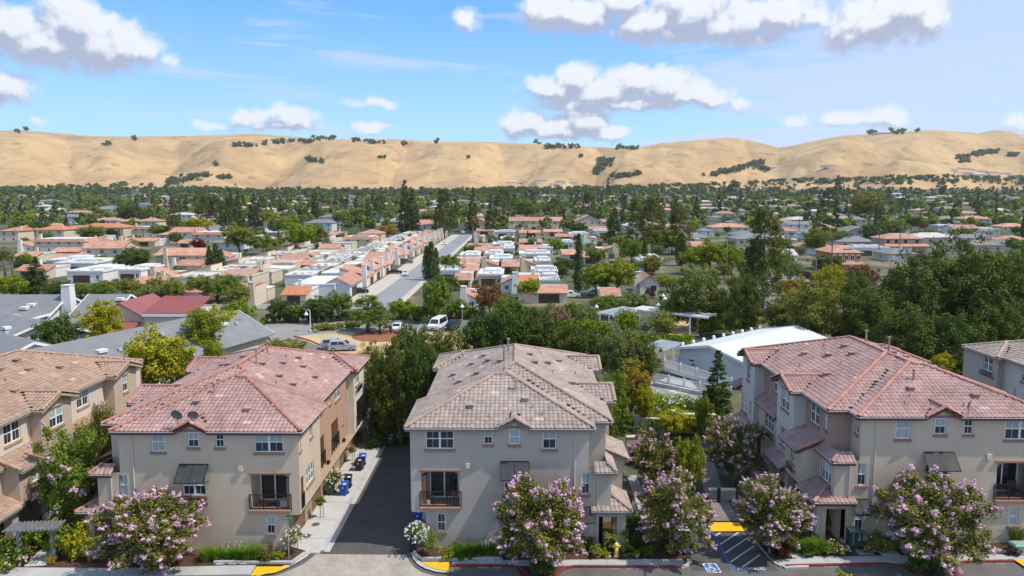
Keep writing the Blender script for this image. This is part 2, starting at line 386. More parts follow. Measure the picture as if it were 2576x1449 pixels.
def flat(name, pix, z, mat, kind='structure', parent=None, zz=0.0):
    m = MB(); m.face([(*G(x, y, zz)[:2], z) for x, y in pix]); o = m.build(name, mat, parent); 
    if kind: o['kind'] = kind
    return o
def pslab(name, pix, z0, z1, mat, kind='structure', parent=None):
    m = MB(); m.slab([G(x, y, z1) for x, y in pix], z0, z1); o = m.build(name, mat, parent)
    if kind: o['kind'] = kind
    return o
def kerb(name, pts, mat, w_=.16, h=.14, parent=None, kind='structure', z0=-.01):
    """kerb along world points (top front edge on the left of the path)"""
    m = MB(); n = len(pts); P = [Vector((p[0], p[1], 0)) for p in pts]; off = []
    for k in range(n):
        d = (P[min(k+1, n-1)]-P[max(k-1, 0)]).normalized(); off.append(Vector((d.y, -d.x, 0)))
    for k in range(n-1):
        a, b, c, d = P[k], P[k+1], P[k+1]+off[k+1]*w_, P[k]+off[k]*w_
        z = Vector((0, 0, 1)); m.hexa([a+z*z0, b+z*z0, c+z*z0, d+z*z0, a+z*h, b+z*h, c+z*h, d+z*h])
    o = m.build(name, mat, parent)
    if kind: o['kind'] = kind
    return o
def slabs(name, a, b, c, d, n, z=.125, mat=None):
    """a row of n concrete slabs between the front edge a-b and the back edge d-c, each slab a piece of its own"""
    a, b, c, d = [Vector((p[0], p[1], 0)) for p in (a, b, c, d)]
    m = MB(); m.face([(*p[:2], z-.02) for p in (a, b, c, d)]); o = m.build(name, kerbm); o['kind'] = 'structure'
    gx = .012
    for k in range(n):
        t0, t1 = k/n, (k+1)/n; L_ = (b-a).length; e = gx/L_
        q = [a.lerp(b, t0+e), a.lerp(b, t1-e), d.lerp(c, t1-e), d.lerp(c, t0+e)]
        s_ = MB(); s_.slab([(p.x, p.y) for p in q], -.01, z); s_.build('slab', mat or walk, o)
    return o
def lettering(txt, loc, width, height, mat, parent, flat_=True, rz=0.0, wx=None):
    cu = bpy.data.curves.new('lettering', 'FONT'); cu.body = txt; cu.align_x = 'CENTER'; cu.align_y = 'CENTER'; cu.size = 1.0; cu.materials.append(mat); cu.resolution_u = 2
    cu.offset = .012
    t_ = bpy.data.objects.new('tmp', cu); COL.objects.link(t_)
    dg = bpy.context.evaluated_depsgraph_get(); me = bpy.data.meshes.new_from_object(t_.evaluated_get(dg)); bpy.data.objects.remove(t_)
    co = np.zeros(len(me.vertices)*3); me.vertices.foreach_get('co', co); co = co.reshape(-1, 3); co -= (co.max(0)+co.min(0))/2
    ext = np.maximum(co.max(0)-co.min(0), 1e-3); co *= [width/ext[0], height/ext[1], 0]; me.vertices.foreach_set('co', co.ravel()); me.update()
    o = bpy.data.objects.new('lettering', me); COL.objects.link(o)
    o.rotation_euler = (0 if flat_ else R(90), 0, rz)
    off = Vector((0, 0, 0)); q = parent
    while q is not None: off += q.location; q = q.parent
    o.location = Vector(loc)-off; o.parent = parent; return o

# air: one closed box of thin even haze round everything
m = MB(); m.box(-3750, 3750, -60, 4050, -320, 470); hz = m.build('haze', []); hz['kind'] = 'stuff'
hm = bpy.data.materials.new('haze'); hm.use_nodes = True; ht = NT(hm.node_tree); hm.node_tree.nodes.clear()
hv = ht.n('ShaderNodeVolumePrincipled', i={'Color': (.90, .91, .95, 1), 'Density': HAZE, 'Anisotropy': .2}); ho = ht.n('ShaderNodeOutputMaterial'); ht.link(hv.outputs[0], ho.inputs['Volume'])
hz.data.materials.append(hm)
# front street
m = MB(); m.quad((-90, 15, 0), (90, 15, 0), (90, 46.2, 0), (-90, 46.2, 0)); tag(m.build('street', asphalt), kind='structure')
# alley
m = MB(); m.quad((-13.35, 46.42, .004), (-7.55, 46.42, .004), (-7.55, 68.6, .004), (-13.35, 68.6, .004)); tag(m.build('alley', alleym), kind='structure')
m = MB(); m.slab([(-16.3, 46.6), (-14.0, 46.6), (-14.0, 68.2), (-16.3, 68.2)], -.01, .10); tag(m.build('driveway_apron', concrete), kind='structure')
for y in (48.6, 51.5, 54.6, 57.8, 61.2, 64.8):
    m = MB(); m.box(-16.29, -13.99, y, y+.03, .08, .104); m.build('apron_joint', soldier)['kind'] = 'structure'
m = MB(); m.slab([(-14.0, 46.9), (-13.72, 46.9), (-13.72, 68.2), (-14.0, 68.2)], -.01, .115); m.slab([(-13.72, 46.9), (-13.35, 46.9), (-13.35, 68.6), (-13.72, 68.6)], -.01, .012); tag(m.build('gutter', kerbm), kind='structure')
m = MB(); m.slab([(-7.55, 47.0), (-7.25, 47.0), (-7.25, 68.2), (-7.55, 68.2)], -.01, .115); m.slab([(-7.25, 47.3), (-6.5, 47.3), (-6.5, 68.2), (-7.25, 68.2)], -.01, .10); tag(m.build('driveway_apron', concrete), kind='structure')
kerb('end_kerb', [(-14.0, 68.75), (-6.5, 68.75)][::-1], redkerb, .2, .15)
for (x, y) in ((772, 1348), (794, 1319), (870, 1194), (890, 1166)):
    p = G(x, y, .1); m = MB(); m.lathe([(.001, .012), (.30, .012), (.32, 0)], (min(p.x, -14.35), p.y, .1), 18); tag(m.build('manhole_cover', soldier), 'round dark cover set in the pale apron, %s' % {772:'nearest the street', 794:'second from the street', 870:'between the white flowered standard and the bins', 890:'farthest up the alley'}[x], 'manhole cover', 'covers in the alley apron')
# paver entrance
ent = [(795,1394),(1022,1396),(1030,1412),(1043,1428),(1062,1440),(1095,1449),(1100,1500),(560,1500),(640,1456),(700,1444),(745,1427),(775,1410)]
flat('paver_entrance', ent, .008, pavers)
def band(name, inner, outer, z, mat):
    m = MB()
    for k in range(len(inner)-1):
        a, b, c, d = inner[k], inner[k+1], outer[k+1], outer[k]
        m.face([(*G(*p)[:2], z) for p in (a, b, c, d)])
    o = m.build(name, mat); o['kind'] = 'structure'; return o
band('border_course', [(800,1390),(786,1402),(768,1416),(745,1428),(714,1441),(676,1454)], [(790,1388),(772,1404),(755,1415),(732,1427),(702,1439),(660,1453)], .013, soldier)
band('border_course', [(1021,1394),(1030,1412),(1043,1427),(1062,1438),(1090,1447),(1125,1452)], [(1031,1392),(1040,1410),(1052,1424),(1070,1434),(1096,1442),(1125,1446)], .013, soldier)
band('kerb_return', [(804,1378),(790,1388),(772,1404),(755,1415),(732,1427),(702,1439),(650,1453)], [(797,1376),(782,1387),(766,1400),(748,1411),(726,1422),(695,1434),(632,1450)], .112, kerbm)
band('kerb_return', [(1031,1392),(1040,1410),(1052,1424),(1070,1434),(1096,1442),(1128,1445.5)], [(1034,1378),(1047,1404),(1060,1418),(1076,1428),(1100,1436),(1128,1440)], .112, kerbm)
# sidewalks in slabs
slabs('sidewalk', (-42, 42.9), G(630,1449)[:2], G(645,1425)[:2], (-42, 44.5), 13)
slabs('sidewalk', (-4.55, 45.02), (11.3, 45.0), (11.3, 46.32), (-4.55, 46.32), 9)
slabs('sidewalk', (19.2, 45.28), (39.5, 46.25), (39.5, 47.75), (19.2, 46.75), 11)
pslab('mulch_bed', [(-60,1425),(330,1428),(575,1421),(731,1420),(762,1398),(768,1385),(700,1365),(-60,1360)], -.01, .16, mulch)
pslab('mulch_bed', [(1042,1388),(1052,1408),(1075,1409),(1740,1405),(1660,1300),(1050,1362)], -.01, .15, mulch)
pslab('mulch_bed', [(2030,1399),(2620,1393),(2620,1340),(2000,1300),(1960,1270),(1945,1300),(1990,1380)], -.01, .15, mulch)
kerb('planter_kerb', [G(x, y)[:2] for x, y in ((540,1419.5),(733,1420.5),(764,1398))], kerbm, .2, .30)
kerb('planter_kerb', [G(x, y)[:2] for x, y in ((1042,1384),(1049,1402),(1062,1411),(1260,1409))], kerbm, .2, .30)
kerb('planter_kerb', [G(x, y)[:2] for x, y in ((2452,1390),(2640,1394))], kerbm, .2, .30)
# lids of the utility vault in the walk
P2_ = lambda x, y: G((2950+x/2.798)/1.5652, (1750+y/2.798)/1.5652)
vo = root('utility_vault', P2_(730, 1240)+Vector((0,0,.13)), 'pale concrete utility vault with two grey lids set in the walk near the mailbox', 'vault'); m = MB(); m.slab([P2_(*q) for q in ((575,1195),(800,1195),(885,1277),(640,1277))], .10, .136); m.build('frame', kerbm, vo)
for q in (((600,1204),(655,1204),(705,1273),(650,1273)), ((745,1204),(800,1204),(865,1273),(815,1273))): m = MB(); m.slab([P2_(*a) for a in q], .12, .142); m.build('lid', soldier if False else material('lid_grey', (.22,.22,.215), .9), vo)
# tactile pads
def pad(pix, label, z):
    m = MB(); pts = [G(x, y, z) for x, y in pix]; m.slab([(p.x, p.y) for p in pts], z-.012, z)
    c = sum(pts, Vector())/len(pts); r_ = root('tactile_pad', (c.x, c.y, z), label, 'tactile paving', 'yellow tactile pads'); m.build('mat', yellow, r_); return r_
pad([(631,1448),(692,1440),(729,1425),(646,1425)], 'yellow tactile pad at the kerb under the green street name sign', .142)
pad([(1062,1414),(1080,1425),(1100,1432),(1128,1436),(1130,1413)], 'yellow tactile pad at the rounded kerb below the white flowered standard bush', .142)
pad([(1790,1336.5),(1873,1336),(1859.5,1313.5),(1783,1314)], 'orange yellow tactile pad at the top of the striped parking aisle', .112)
pad([(2580,1427),(2640,1430),(2610,1408),(2548,1405.5)], 'yellow tactile pad cut by the right edge beyond the mauve tree', .142)
# kerbs of the street
kb = kerb('street_kerb', [(-4.6, 44.98), (-.5, 44.98), (.0, 44.7), (.35, 44.1), (.4, 43.4)], redkerb, -.18, .13); kb2 = kerb('street_kerb', [(2.6, 43.4), (2.75, 44.2), (3.2, 44.75), (3.8, 44.96), (11.1, 44.96)], redkerb, -.18, .13)
for x, w_, t_ in ((1216,26,'NO PARKING'), (1249,22,'FIRE LANE')):
    p = AY(x, 1438, 44.97); lettering(t_, (p.x, 44.795, .07), w_/37.5, .085, paintw, kb, False)
for x, w_, t_ in ((1547,28,'NO PARKING'), (1590,32,'FIRE LANE')):
    p = AY(x, 1438, 44.95); lettering(t_, (p.x, 44.775, .07), w_/37.5, .085, paintw, kb2, False)
kc = kerb('street_kerb', [(18.1, 45.1), (19.0, 45.22), (25.0, 45.5), (25.6, 45.35), (26.3, 44.7), (26.7, 43.8)], redkerb, -.18, .13); kd = kerb('street_kerb', [(29.2, 43.8), (29.3, 44.8), (29.8, 45.5), (30.6, 45.78), (35.4, 46.02), (40, 46.2)], redkerb, -.18, .13)
p = AY(2067, 1432, 45.1); lettering('NO PARKING', (21.2, 45.14, .07), .95, .085, paintw, kc, False, R(2.7))
lettering('NO PARKING', (32.0, 45.66, .07), .85, .085, paintw, kd, False, R(2.7)); lettering('FIRE LANE', (33.0, 45.71, .07), .7, .085, paintw, kd, False, R(2.7))
m = MB(); m.slab([(.45, 43.4), (2.55, 43.4), (3.0, 44.9), (-.2, 44.95)], -.01, .11); tag(m.build('mulch_island', mulch), kind='structure')
m = MB(); m.slab([(26.75, 43.6), (29.15, 43.6), (29.6, 45.5), (26.0, 45.4)], -.01, .11); tag(m.build('mulch_island', mulch), kind='structure')
# parking lane with accessible bay
flat('parking_lane', [(1740,1436),(1960,1436),(1873,1337.5),(1790,1338),(1715,1343),(1712,1366),(1735,1418)], .006, alleym)
flat('court_paving', [(1783,1313),(1862,1312),(1826,1256),(1790,1256)], .07, paver2)
pslab('sidewalk', [(1647,1404),(1692,1404),(1600,1195),(1577,1195)], -.01, .126, walk)
pslab('sidewalk', [(1740,1418),(1728,1404),(1740,1404)], -.01, .126, walk)
pslab('mulch_bed', [(1692,1404),(1722,1404),(1684,1337),(1666,1337)], -.01, .14, mulch)
kerb('lane_kerb', [G(x, y)[:2] for x, y in ((1716,1432),(1732,1425),(1737,1416),(1730,1400),(1712,1366),(1706,1345),(1722,1341),(1760,1336),(1790,1336))][::-1], kerbm, .2, .13)
pslab('walk_top', [(1690,1338),(1792,1335),(1783,1314),(1676,1318)], -.01, .10, walk)
kerb('lane_kerb', [G(x, y)[:2] for x, y in ((1874,1337),(1900,1365),(1938,1408),(1948,1420),(1962,1427),(1985,1429.5))], kerbm, -.2, .13)
pslab('mulch_bed', [(1948,1414),(1958,1402),(1994,1402),(1935,1335),(1898,1330),(1884,1338)], -.01, .14, mulch)
pslab('sidewalk', [(1994,1402),(2062,1402),(2012,1353),(1985,1345),(1950,1345)], -.01, .127, walk)
pslab('sidewalk', [(1950,1408),(2030,1404),(2035,1426),(1975,1428)], -.01, .124, walk)
for a, b in (((1445,900),(1515,857)), ((1513,1015),(1762,855)), ((1580,1135),(1900,920)), ((1650,1262),(1972,1040)), ((1815,1328),(2050,1162))):
    P = lambda q: G((2400+q[0]/3.467)/1.5652, (1850+q[1]/3.467)/1.5652)
    A, B = P(a), P(b); m = MB(); d = (B-A).normalized(); n = Vector((-d.y, d.x, 0))*.055; m.face([(*q[:2], .012) for q in (A-n, B-n, B+n, A+n)]); m.build('aisle_stripe', paintw)['kind'] = 'structure'
A, B = G(1985,1428), G(2003,1422); m = MB(); m.face([(*q[:2], .012) for q in (G(1996,1436),G(2001,1436),G(1952,1402),G(1948,1404))]) if False else None
for a, b in (((1415,855),(1690,1387)), ((1690,1385),(2130,1387))):
    A, B = P(a), P(b); m = MB(); d = (B-A).normalized(); n = Vector((-d.y, d.x, 0))*.06; m.face([(*q[:2], .011) for q in (A-n, B-n, B+n, A+n)]); m.build('aisle_line', paintb)['kind'] = 'structure'
ra_ = tag(flat('accessible_bay_symbol', [((2400+x/3.467)/1.5652, (1850+y/3.467)/1.5652) for x, y in ((1276,1289),(1470,1289),(1507,1389),(1321,1389))], .011, paintb, None), 'blue and white wheelchair symbol painted on the parking lane asphalt', 'road marking')
def adasym():
    o = P((1392, 1340)); sx, sy = .90, 1.22
    m = MB(); q = lambda x, y: (o.x+x*sx+.0*y, o.y+y*sy, .016)
    def seg(a, b, w_):
        A, B = Vector(q(*a)), Vector(q(*b)); d = (B-A).normalized(); n = Vector((-d.y, d.x, 0))*w_; m.face([A-n, B-n, B+n, A+n])
    for k in range(8):
        t = 2*math.pi*k/8; t2 = 2*math.pi*(k+1)/8
        m.face([q(-.06, .30), q(-.06+.055*math.cos(t), .30+.05*math.sin(t)), q(-.06+.055*math.cos(t2), .30+.05*math.sin(t2))])
    seg((-.06,.24),(-.03,-.02),.055); seg((-.03,-.02),(.16,-.02),.05); seg((.16,-.02),(.24,-.2),.05); seg((.24,-.2),(.32,-.18),.04); seg((-.05,.12),(.12,.12),.035)
    for k in range(14):
        t = R(95+k*17); t2 = R(95+(k+1)*17); seg((-.02+.22*math.cos(t), -.1+.2*math.sin(t)), (-.02+.22*math.cos(t2), -.1+.2*math.sin(t2)), .035)
    for (a, b) in (((-.5,.43),(-.28,.43)),((-.2,.43),(.2,.43)),((.28,.43),(.47,.43)),((-.38,-.45),(-.2,-.45)),((-.1,-.45),(.28,-.45)),((.36,-.45),(.56,-.45)),((-.5,.4),(-.46,.15)),((-.44,.05),(-.42,-.25)),((-.4,-.3),(-.37,-.45)),((.46,.42),(.49,.15)),((.5,.05),(.52,-.22)),((.53,-.3),(.56,-.45))): seg(a, b, .045)
    m.build('symbol', paintw, ra_)
adasym()
p = G(1890.5, 1431); o = root('no_parking_marking', (p.x, p.y, 0), 'white NO PARKING lettering painted on the asphalt at the foot of the striped aisle', 'road marking'); lettering('NO PARKING', (p.x, p.y, .015), 68/37.6, .34, paintw, o)
# ---- the car parks behind the blocks
flat('car_park', [(640,880),(660,838),(668,812),(900,806.5),(1212,802),(1212,836),(1000,834),(790,843),(772,852),(800,885)], .004, lotm)
flat('car_park_aisle', [(960,808),(1212,803.5),(1212,834),(980,832.5)], .012, lot2)
flat('dry_lawn', [(742,846),(860,836),(1000,835.5),(1225,838),(1225,885),(1000,905),(830,895),(806,872)], .016, drygrass)
flat('car_park_aisle', [(700,905),(745,846),(812,868),(800,900)], .012, lot2)
kerb('red_kerb', [G(x, y)[:2] for x, y in ((660,813),(760,811),(900,807),(1000,805),(1212,802))], redkerb, -.25, .15)
kerb('red_kerb', [G(x, y)[:2] for x, y in ((742,846),(775,855),(806,868),(818,874),(812,886))], redkerb, .25, .15)
for k in range(6): 
    m = MB(); x0, x1 = 1014+k*34, 1026+k*34; m.face([(*G(a, b)[:2], .02) for a, b in ((x0,833),(x0+1.6,833),(x1+3,811),(x1+1.8,811))]); m.build('bay_line', paintw)['kind'] = 'structure'
m = MB(); c = G(960, 845); m.lathe([(5.2, .02), (4.2, .12), (2, .16), (.01, .17)], c, 22); tag(m.build('bark_ring', material('reddish_bark', (.26,.105,.055), 1, .3, 3.0, bump=.8, bscale=6)), kind='structure')
flat('car_park', [(1600,1012),(1640,955),(1700,962),(1780,1000),(1760,1040)], .004, lotm)
flat('footpath', [(1640,966),(1660,960),(1735,985),(1720,998)], .012, concrete)
flat('dry_lawn', [(1655,808),(1745,806),(1760,845),(1620,842)], .01, drygrass)
# neighbourhood street and its pavements
nst = material('old_street_asphalt', (.245,.25,.255), .92, .07, .1)
m = MB(); m.quad((-35.3, 150, .01), (-28.2, 150, .01), (-28.2, 424, .01), (-35.3, 424, .01)); m.quad((-82, 150, .008), (-28, 150, .008), (-28, 157, .008), (-82, 157, .008)); m.quad((-108, 190, .01), (-100, 190, .01), (-100, 300, .01), (-108, 300, .01)); tag(m.build('street', nst), kind='structure')
m = MB(); m.quad((-40.5, 158, .006), (-35.3, 158, .006), (-35.3, 424, .006), (-40.5, 424, .006)); m.quad((-28.2, 158, .006), (-26.4, 158, .006), (-26.4, 424, .006), (-28.2, 424, .006)); tag(m.build('pavement', material('pinkish_concrete', (.46,.41,.35), .9, .06, .3)), kind='structure')
flat('street', [(1900,775),(1940,688),(2000,672),(2120,745),(2100,800)], .01, nst)
# ------------------------------------------------------------------ stucco townhouses with tiled roofs
white = material('vinyl_white', (.78,.79,.79), .45, .03)
pane_blind = material('blind_behind_glass', (.36,.43,.42), .08, .10, 3.0, spec=.5)
pane_dark = material('dark_glass', (.035,.045,.055), .04, .3, .7, spec=.6)
iron = material('black_iron', (.018,.018,.02), .45, .1, spec=.4)
awn = material('awning_mesh', (.05,.052,.055), .6, .15, 9.0)
glassdoor = material('patio_door_glass', (.018,.022,.024), .05, .3, .6, spec=.6)
ventm = material('cream_vent_cover', (.60,.54,.42), .6, .04)
gutter_w = material('pale_gutter', (.55,.53,.50), .5, .05)
concrete = material('pale_concrete', (.46,.455,.44), .9, .10, .8, bump=.15, bscale=40, stain=.0)
garage_m = material('brown_garage_door', (.19,.115,.075), .7, .1, 1.0)
stone_m = material('stone_veneer', (.36,.30,.23), .9, .25, 3.0, bump=.5, bscale=9, isl=.25, obr=.25)

def tile_verts(wd, ln):
    n = 8; xs = np.linspace(0, wd, n); h = 0.05*np.sin(np.pi*xs/wd)**2
    lo = np.stack([xs, np.zeros(n), h+0.042], 1); up = np.stack([xs, np.full(n, ln), h+0.010], 1)
    lip = np.stack([xs, np.full(n, .012), h-0.012], 1)
    v = np.concatenate([lo, up, lip]); f = []
    for k in range(n-1):
        f.append((k, k+1, n+k+1, n+k)); f.append((2*n+k, 2*n+k+1, k+1, k))
    return v, np.array(f)
TW, TL, TE = 0.325, 0.45, 0.385

class Town:
    def __init__(s, name_label, X0, Y0, sx, sy, sz, mirror, cols, roofc, rot=0.0, full=True):
        s.X0, s.Y0, s.sx, s.sy, s.sz, s.m = X0, Y0, sx, sy, sz, -1 if mirror else 1
        s.c, s.sn = math.cos(rot), math.sin(rot)
        loc = s.T(7.0, 11.0, 0)
        s.r = root('townhouse_block', loc, name_label, 'townhouses')
        s.cols = cols; s.tile_xf = []; s.ridges = []; s.n = 0
        k = name_label.split()[0]
        s.k = k + str(int(X0))
        s.trim = material('trim_'+s.k, cols['trim'], .75, .08)
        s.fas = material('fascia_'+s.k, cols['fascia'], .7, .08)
        s.roofm = material('tile_'+s.k, roofc, .82, .14, .35, isl=.16, obr=.16, bump=.1, bscale=25, col2=tuple(c*1.12 for c in roofc))
        s.palem = material('pale_tile_'+s.k, tuple(min(1, c*1.5+.03) for c in roofc), .8, .08)
        s.under = material('roof_felt', (.05,.04,.04), .9, .1)
        s.walls = {}
    def wm(s, key):
        return material('stucco_%s_%s' % (s.k, key), s.cols[key], .92, .05, .5, bump=.12, bscale=55, stain=.07)
    def T(s, u, v, z):
        x, y = s.m*u*s.sx, v*s.sy
        return Vector((s.X0+x*s.c-y*s.sn, s.Y0+x*s.sn+y*s.c, z*s.sz))
    def wmb(s, key):
        if key not in s.walls: s.walls[key] = MB()
        return s.walls[key]
    def panel(s, key, ax, c, a0, a1, z0, z1, out, holes=(), dep=.11):
        """wall at v=c (ax 'u') or u=c (ax 'v'); out = sign of the outward normal along the other axis"""
        mb = s.wmb(key)
        P = (lambda a, z, d=0.0: s.T(a, c-out*d, z)) if ax == 'u' else (lambda a, z, d=0.0: s.T(c-out*d, a, z))
        A = sorted({a0, a1, *[min(max(x, a0), a1) for h in holes for x in h[:2]]})
        Z = sorted({z0, z1, *[min(max(x, z0), z1) for h in holes for x in h[2:4]]})
        for i in range(len(A)-1):
            for j in range(len(Z)-1):
                ma, mz = (A[i]+A[i+1])/2, (Z[j]+Z[j+1])/2
                if any(h[0] < ma < h[1] and h[2] < mz < h[3] for h in holes): continue
                mb.quad(P(A[i], Z[j]), P(A[i+1], Z[j]), P(A[i+1], Z[j+1]), P(A[i], Z[j+1]))
        for h in holes:
            d = h[4] if len(h) > 4 else dep
            q = [(h[0], h[2]), (h[1], h[2]), (h[1], h[3]), (h[0], h[3])]
            for k in range(4):
                a, b = q[k], q[(k+1) % 4]
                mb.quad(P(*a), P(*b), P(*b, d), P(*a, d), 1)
    def win(s, key, ax, c, a0, a1, z0, z1, out, n=1, sill=True, blind=.6, head=False):
        """a sash window in a recess of the wall; returns the hole"""
        D = .085
        def B(mb, x0, x1, zz0, zz1, d0, d1, mi=0):
            if ax == 'u': mb.box(x0, x1, c-out*d0, c-out*d1, zz0, zz1, mi, s.T)
            else: mb.box(c-out*d0, c-out*d1, x0, x1, zz0, zz1, mi, s.T)
        fr = MB(); wd = (a1-a0)/n; ft = .07
        up, dn = MB(), MB()
        B(fr, a0, a1, z0, z0+ft, D-.03, D+.03); B(fr, a0, a1, z1-ft, z1, D-.03, D+.03)
        zm = (z0+z1)/2
        for k in range(n):
            l, r = a0+k*wd, a0+(k+1)*wd
            B(fr, l, l+ft, z0+ft, z1-ft, D-.03, D+.03); B(fr, r-ft, r, z0+ft, z1-ft, D-.03, D+.03)
            B(fr, l+ft, r-ft, zm-.03, zm+.03, D-.025, D+.03)
            B(fr, (l+r)/2-.009, (l+r)/2+.009, z0+ft, zm-.03, D-.005, D+.02); B(fr, (l+r)/2-.009, (l+r)/2+.009, zm+.03, z1-ft, D-.005, D+.02)
            B(up, l+ft, r-ft, zm+.03, z1-ft, D+.005, D+.012); B(dn, l+ft, r-ft, z0+ft, zm-.03, D+.008, D+.015)
        f = fr.build('window', white, s.r)
        s.n += 1; rb = random.Random(s.n*7+int(s.X0)).random()
        up.build('pane', pane_blind if rb < blind else pane_dark, f); dn.build('pane', pane_blind if rb < blind*.25 else pane_dark, f)
        if sill:
            m = MB(); B(m, a0-.09, a1+.09, z0-.17, z0-.002, -.09, D-.035); m.build('sill', s.trim, f)
        if head:
            m = MB(); B(m, a0-.12, a1+.12, z1+.06, z1+.14, -.06, .02); m.build('trim_board', s.trim, f)
        return (a0, a1, z0, z1)
    def railing(s, ax, c, a0, a1, z0, z1, out, planter=False):
        m = MB()
        def P(a, z, d=0.0): return s.T(a, c+out*d, z) if ax == 'u' else s.T(c+out*d, a, z)
        if planter:
            for d in (.02, .24):
                for z in (z0, z1): m.bar(P(a0, z, d), P(a1, z, d), .035)
            n = int((a1-a0)/.10)
            for k in range(n+1):
                a = a0+(a1-a0)*k/n; m.bar(P(a, z0, .24), P(a, z1, .24), .018); 
                if k % 3 == 0: m.bar(P(a, z0, .02), P(a, z0, .24), .02)
            for a in (a0, a1): m.bar(P(a, z1, .02), P(a, z1, .24), .03); m.bar(P(a, z0-.18, .0), P(a, z0, .22), .03)
            return m.build('window_box_rail', iron, s.r)
        m.bar(P(a0, z1, .06), P(a1, z1, .06), .06, .05); m.bar(P(a0, z0+.07, .06), P(a1, z0+.07, .06), .045)
        n = int((a1-a0)*s.sx/.115)
        for k in range(1, n): a = a0+(a1-a0)*k/n; m.bar(P(a, z0+.07, .06), P(a, z1, .06), .02)
        for k in range(4):
            a = a0+(a1-a0)*k/3; m.bar(P(a, z0-.14, .06), P(a, z1+.04, .06), .055)
        return m.build('balcony_railing', iron, s.r)
    def boxp(s, name, mat, u0, u1, v0, v1, z0, z1, parent=None):
        m = MB(); m.box(u0, u1, v0, v1, z0, z1, 0, s.T); return m.build(name, mat, parent or s.r)
    # ---- roofs: pts in (u,v,z); the first edge is the eave
    def plane(s, pts, pale=0, big=True):
        w_ = [s.T(*p) for p in pts]
        e = (w_[1]-w_[0]).normalized(); nrm = None
        for k in range(2, len(w_)):
            c = e.cross(w_[k]-w_[0])
            if c.length > 1e-4: nrm = c.normalized(); break
        if nrm.z < 0: nrm = -nrm
        d = nrm.cross(e).normalized()
        if d.z < 0: d = -d
        x = d.cross(nrm).normalized()        # along the eave, right-handed with (x, d, nrm)
        o = w_[0]; P2 = [((p-o).dot(x), (p-o).dot(d)) for p in w_]
        s.rf.face([p+nrm*(-.01) for p in w_]); s.rf.face([p-Vector((0, 0, .10)) for p in w_][::-1], 1)
        xs = [p[0] for p in P2]; ys = [p[1] for p in P2]
        ni = int(math.ceil((max(xs)-min(xs))/TW)); tw = (max(xs)-min(xs))/max(ni, 1)
        nj = int(math.ceil((max(ys)-min(ys))/TE))
        rnd = random.Random(len(s.tile_xf)); x0 = min(xs)
        def inside(a, b):
            c = False; k = len(P2)-1
            for i in range(len(P2)):
                (xi, yi), (xj, yj) = P2[i], P2[k]
                if (yi > b) != (yj > b) and a < (xj-xi)*(b-yi)/(yj-yi)+xi: c = not c
                k = i
            return c
        pal = set()
        for _ in range(pale):
            i, j = rnd.randrange(2, max(3, ni-3)), rnd.randrange(2, max(3, nj-2)); pal |= {(i, j), (i+1, j)}
        for j in range(nj):
            for i in range(ni):
                a, b = x0+(i+.5)*tw, min(ys)+(j+.45)*TE
                if inside(a, b):
                    q = o+x*(x0+i*tw)+d*(min(ys)+j*TE-(.05 if j == 0 else 0))+nrm*(.0+rnd.uniform(-.005, .006))
                    wob = rnd.uniform(-.012, .012)
                    M = Matrix((x*(tw/TW), d*math.cos(wob)+x*math.sin(wob)*.6, nrm)).transposed().to_4x4(); M.translation = q
                    s.tile_xf.append((M, (i, j) in pal, o))
    def ridge(s, a, b, lift=.04):
        A, B = s.T(*a), s.T(*b); n = max(1, round((B-A).length/.40))
        for k in range(n):
            p, q = A.lerp(B, k/n), A.lerp(B, (k+1.18)/n)
            s.ridges.append((p+Vector((0, 0, lift)), q+Vector((0, 0, lift+.03 if k % 1 == 0 else lift))))
    def eave(s, a, b, gut=True):
        """fascia board and gutter under the eave from a to b"""
        A, B = s.T(*a), s.T(*b); up = Vector((0, 0, 1)); d = (B-A).normalized(); n = Vector((d.y, -d.x, 0))
        cen = s.T(7, 11, 0)
        if n.dot(A-cen) < 0: n = -n
        s.fa.bar(A-n*.02-up*.17, B-n*.02-up*.17, .06, .19)
        if gut: s.gu.bar(A+n*.035-up*.055, B+n*.035-up*.055, .09, .06)
    def rake(s, a, b):
        A, B = s.T(*a), s.T(*b); s.fa.bar(A-Vector((0, 0, .16)), B-Vector((0, 0, .16)), .06, .22)
    def begin_roof(s): s.rf, s.fa, s.gu = MB(), MB(), MB()
    def pipe(s, u, v, z, h=.9, r=.075):
        p = s.T(u, v, z); m = MB(); m.tube([p-Vector((0,0,.2)), p+Vector((0,0,h))], r, 10); m.lathe([(r*1.7, h-.05), (r*1.9, h+.02), (r*1.7, h+.1), (.01, h+.12)], p, 10)
        m.box(p.x-.25, p.x+.25, p.y-.2, p.y+.2, p.z-.1, p.z+.02)
        m.build('vent_pipe', s.roofm, s.r)
    def dormer(s, u, v, z, slope_v=True):
        p = s.T(u, v, z); m = MB(); m.box(p.x-.2, p.x+.2, p.y-.2, p.y+.2, p.z-.1, p.z+.2); m.box(p.x-.26, p.x+.26, p.y-.3, p.y+.2, p.z+.2, p.z+.26)
        m.build('roof_vent', s.roofm, s.r)
    def stub(s, u, v, z):
        p = s.T(u, v, z); m = MB(); m.tube([p-Vector((0,0,.1)), p+Vector((0,0,.32))], .045, 8); m.build('vent_pipe', s.roofm, s.r)
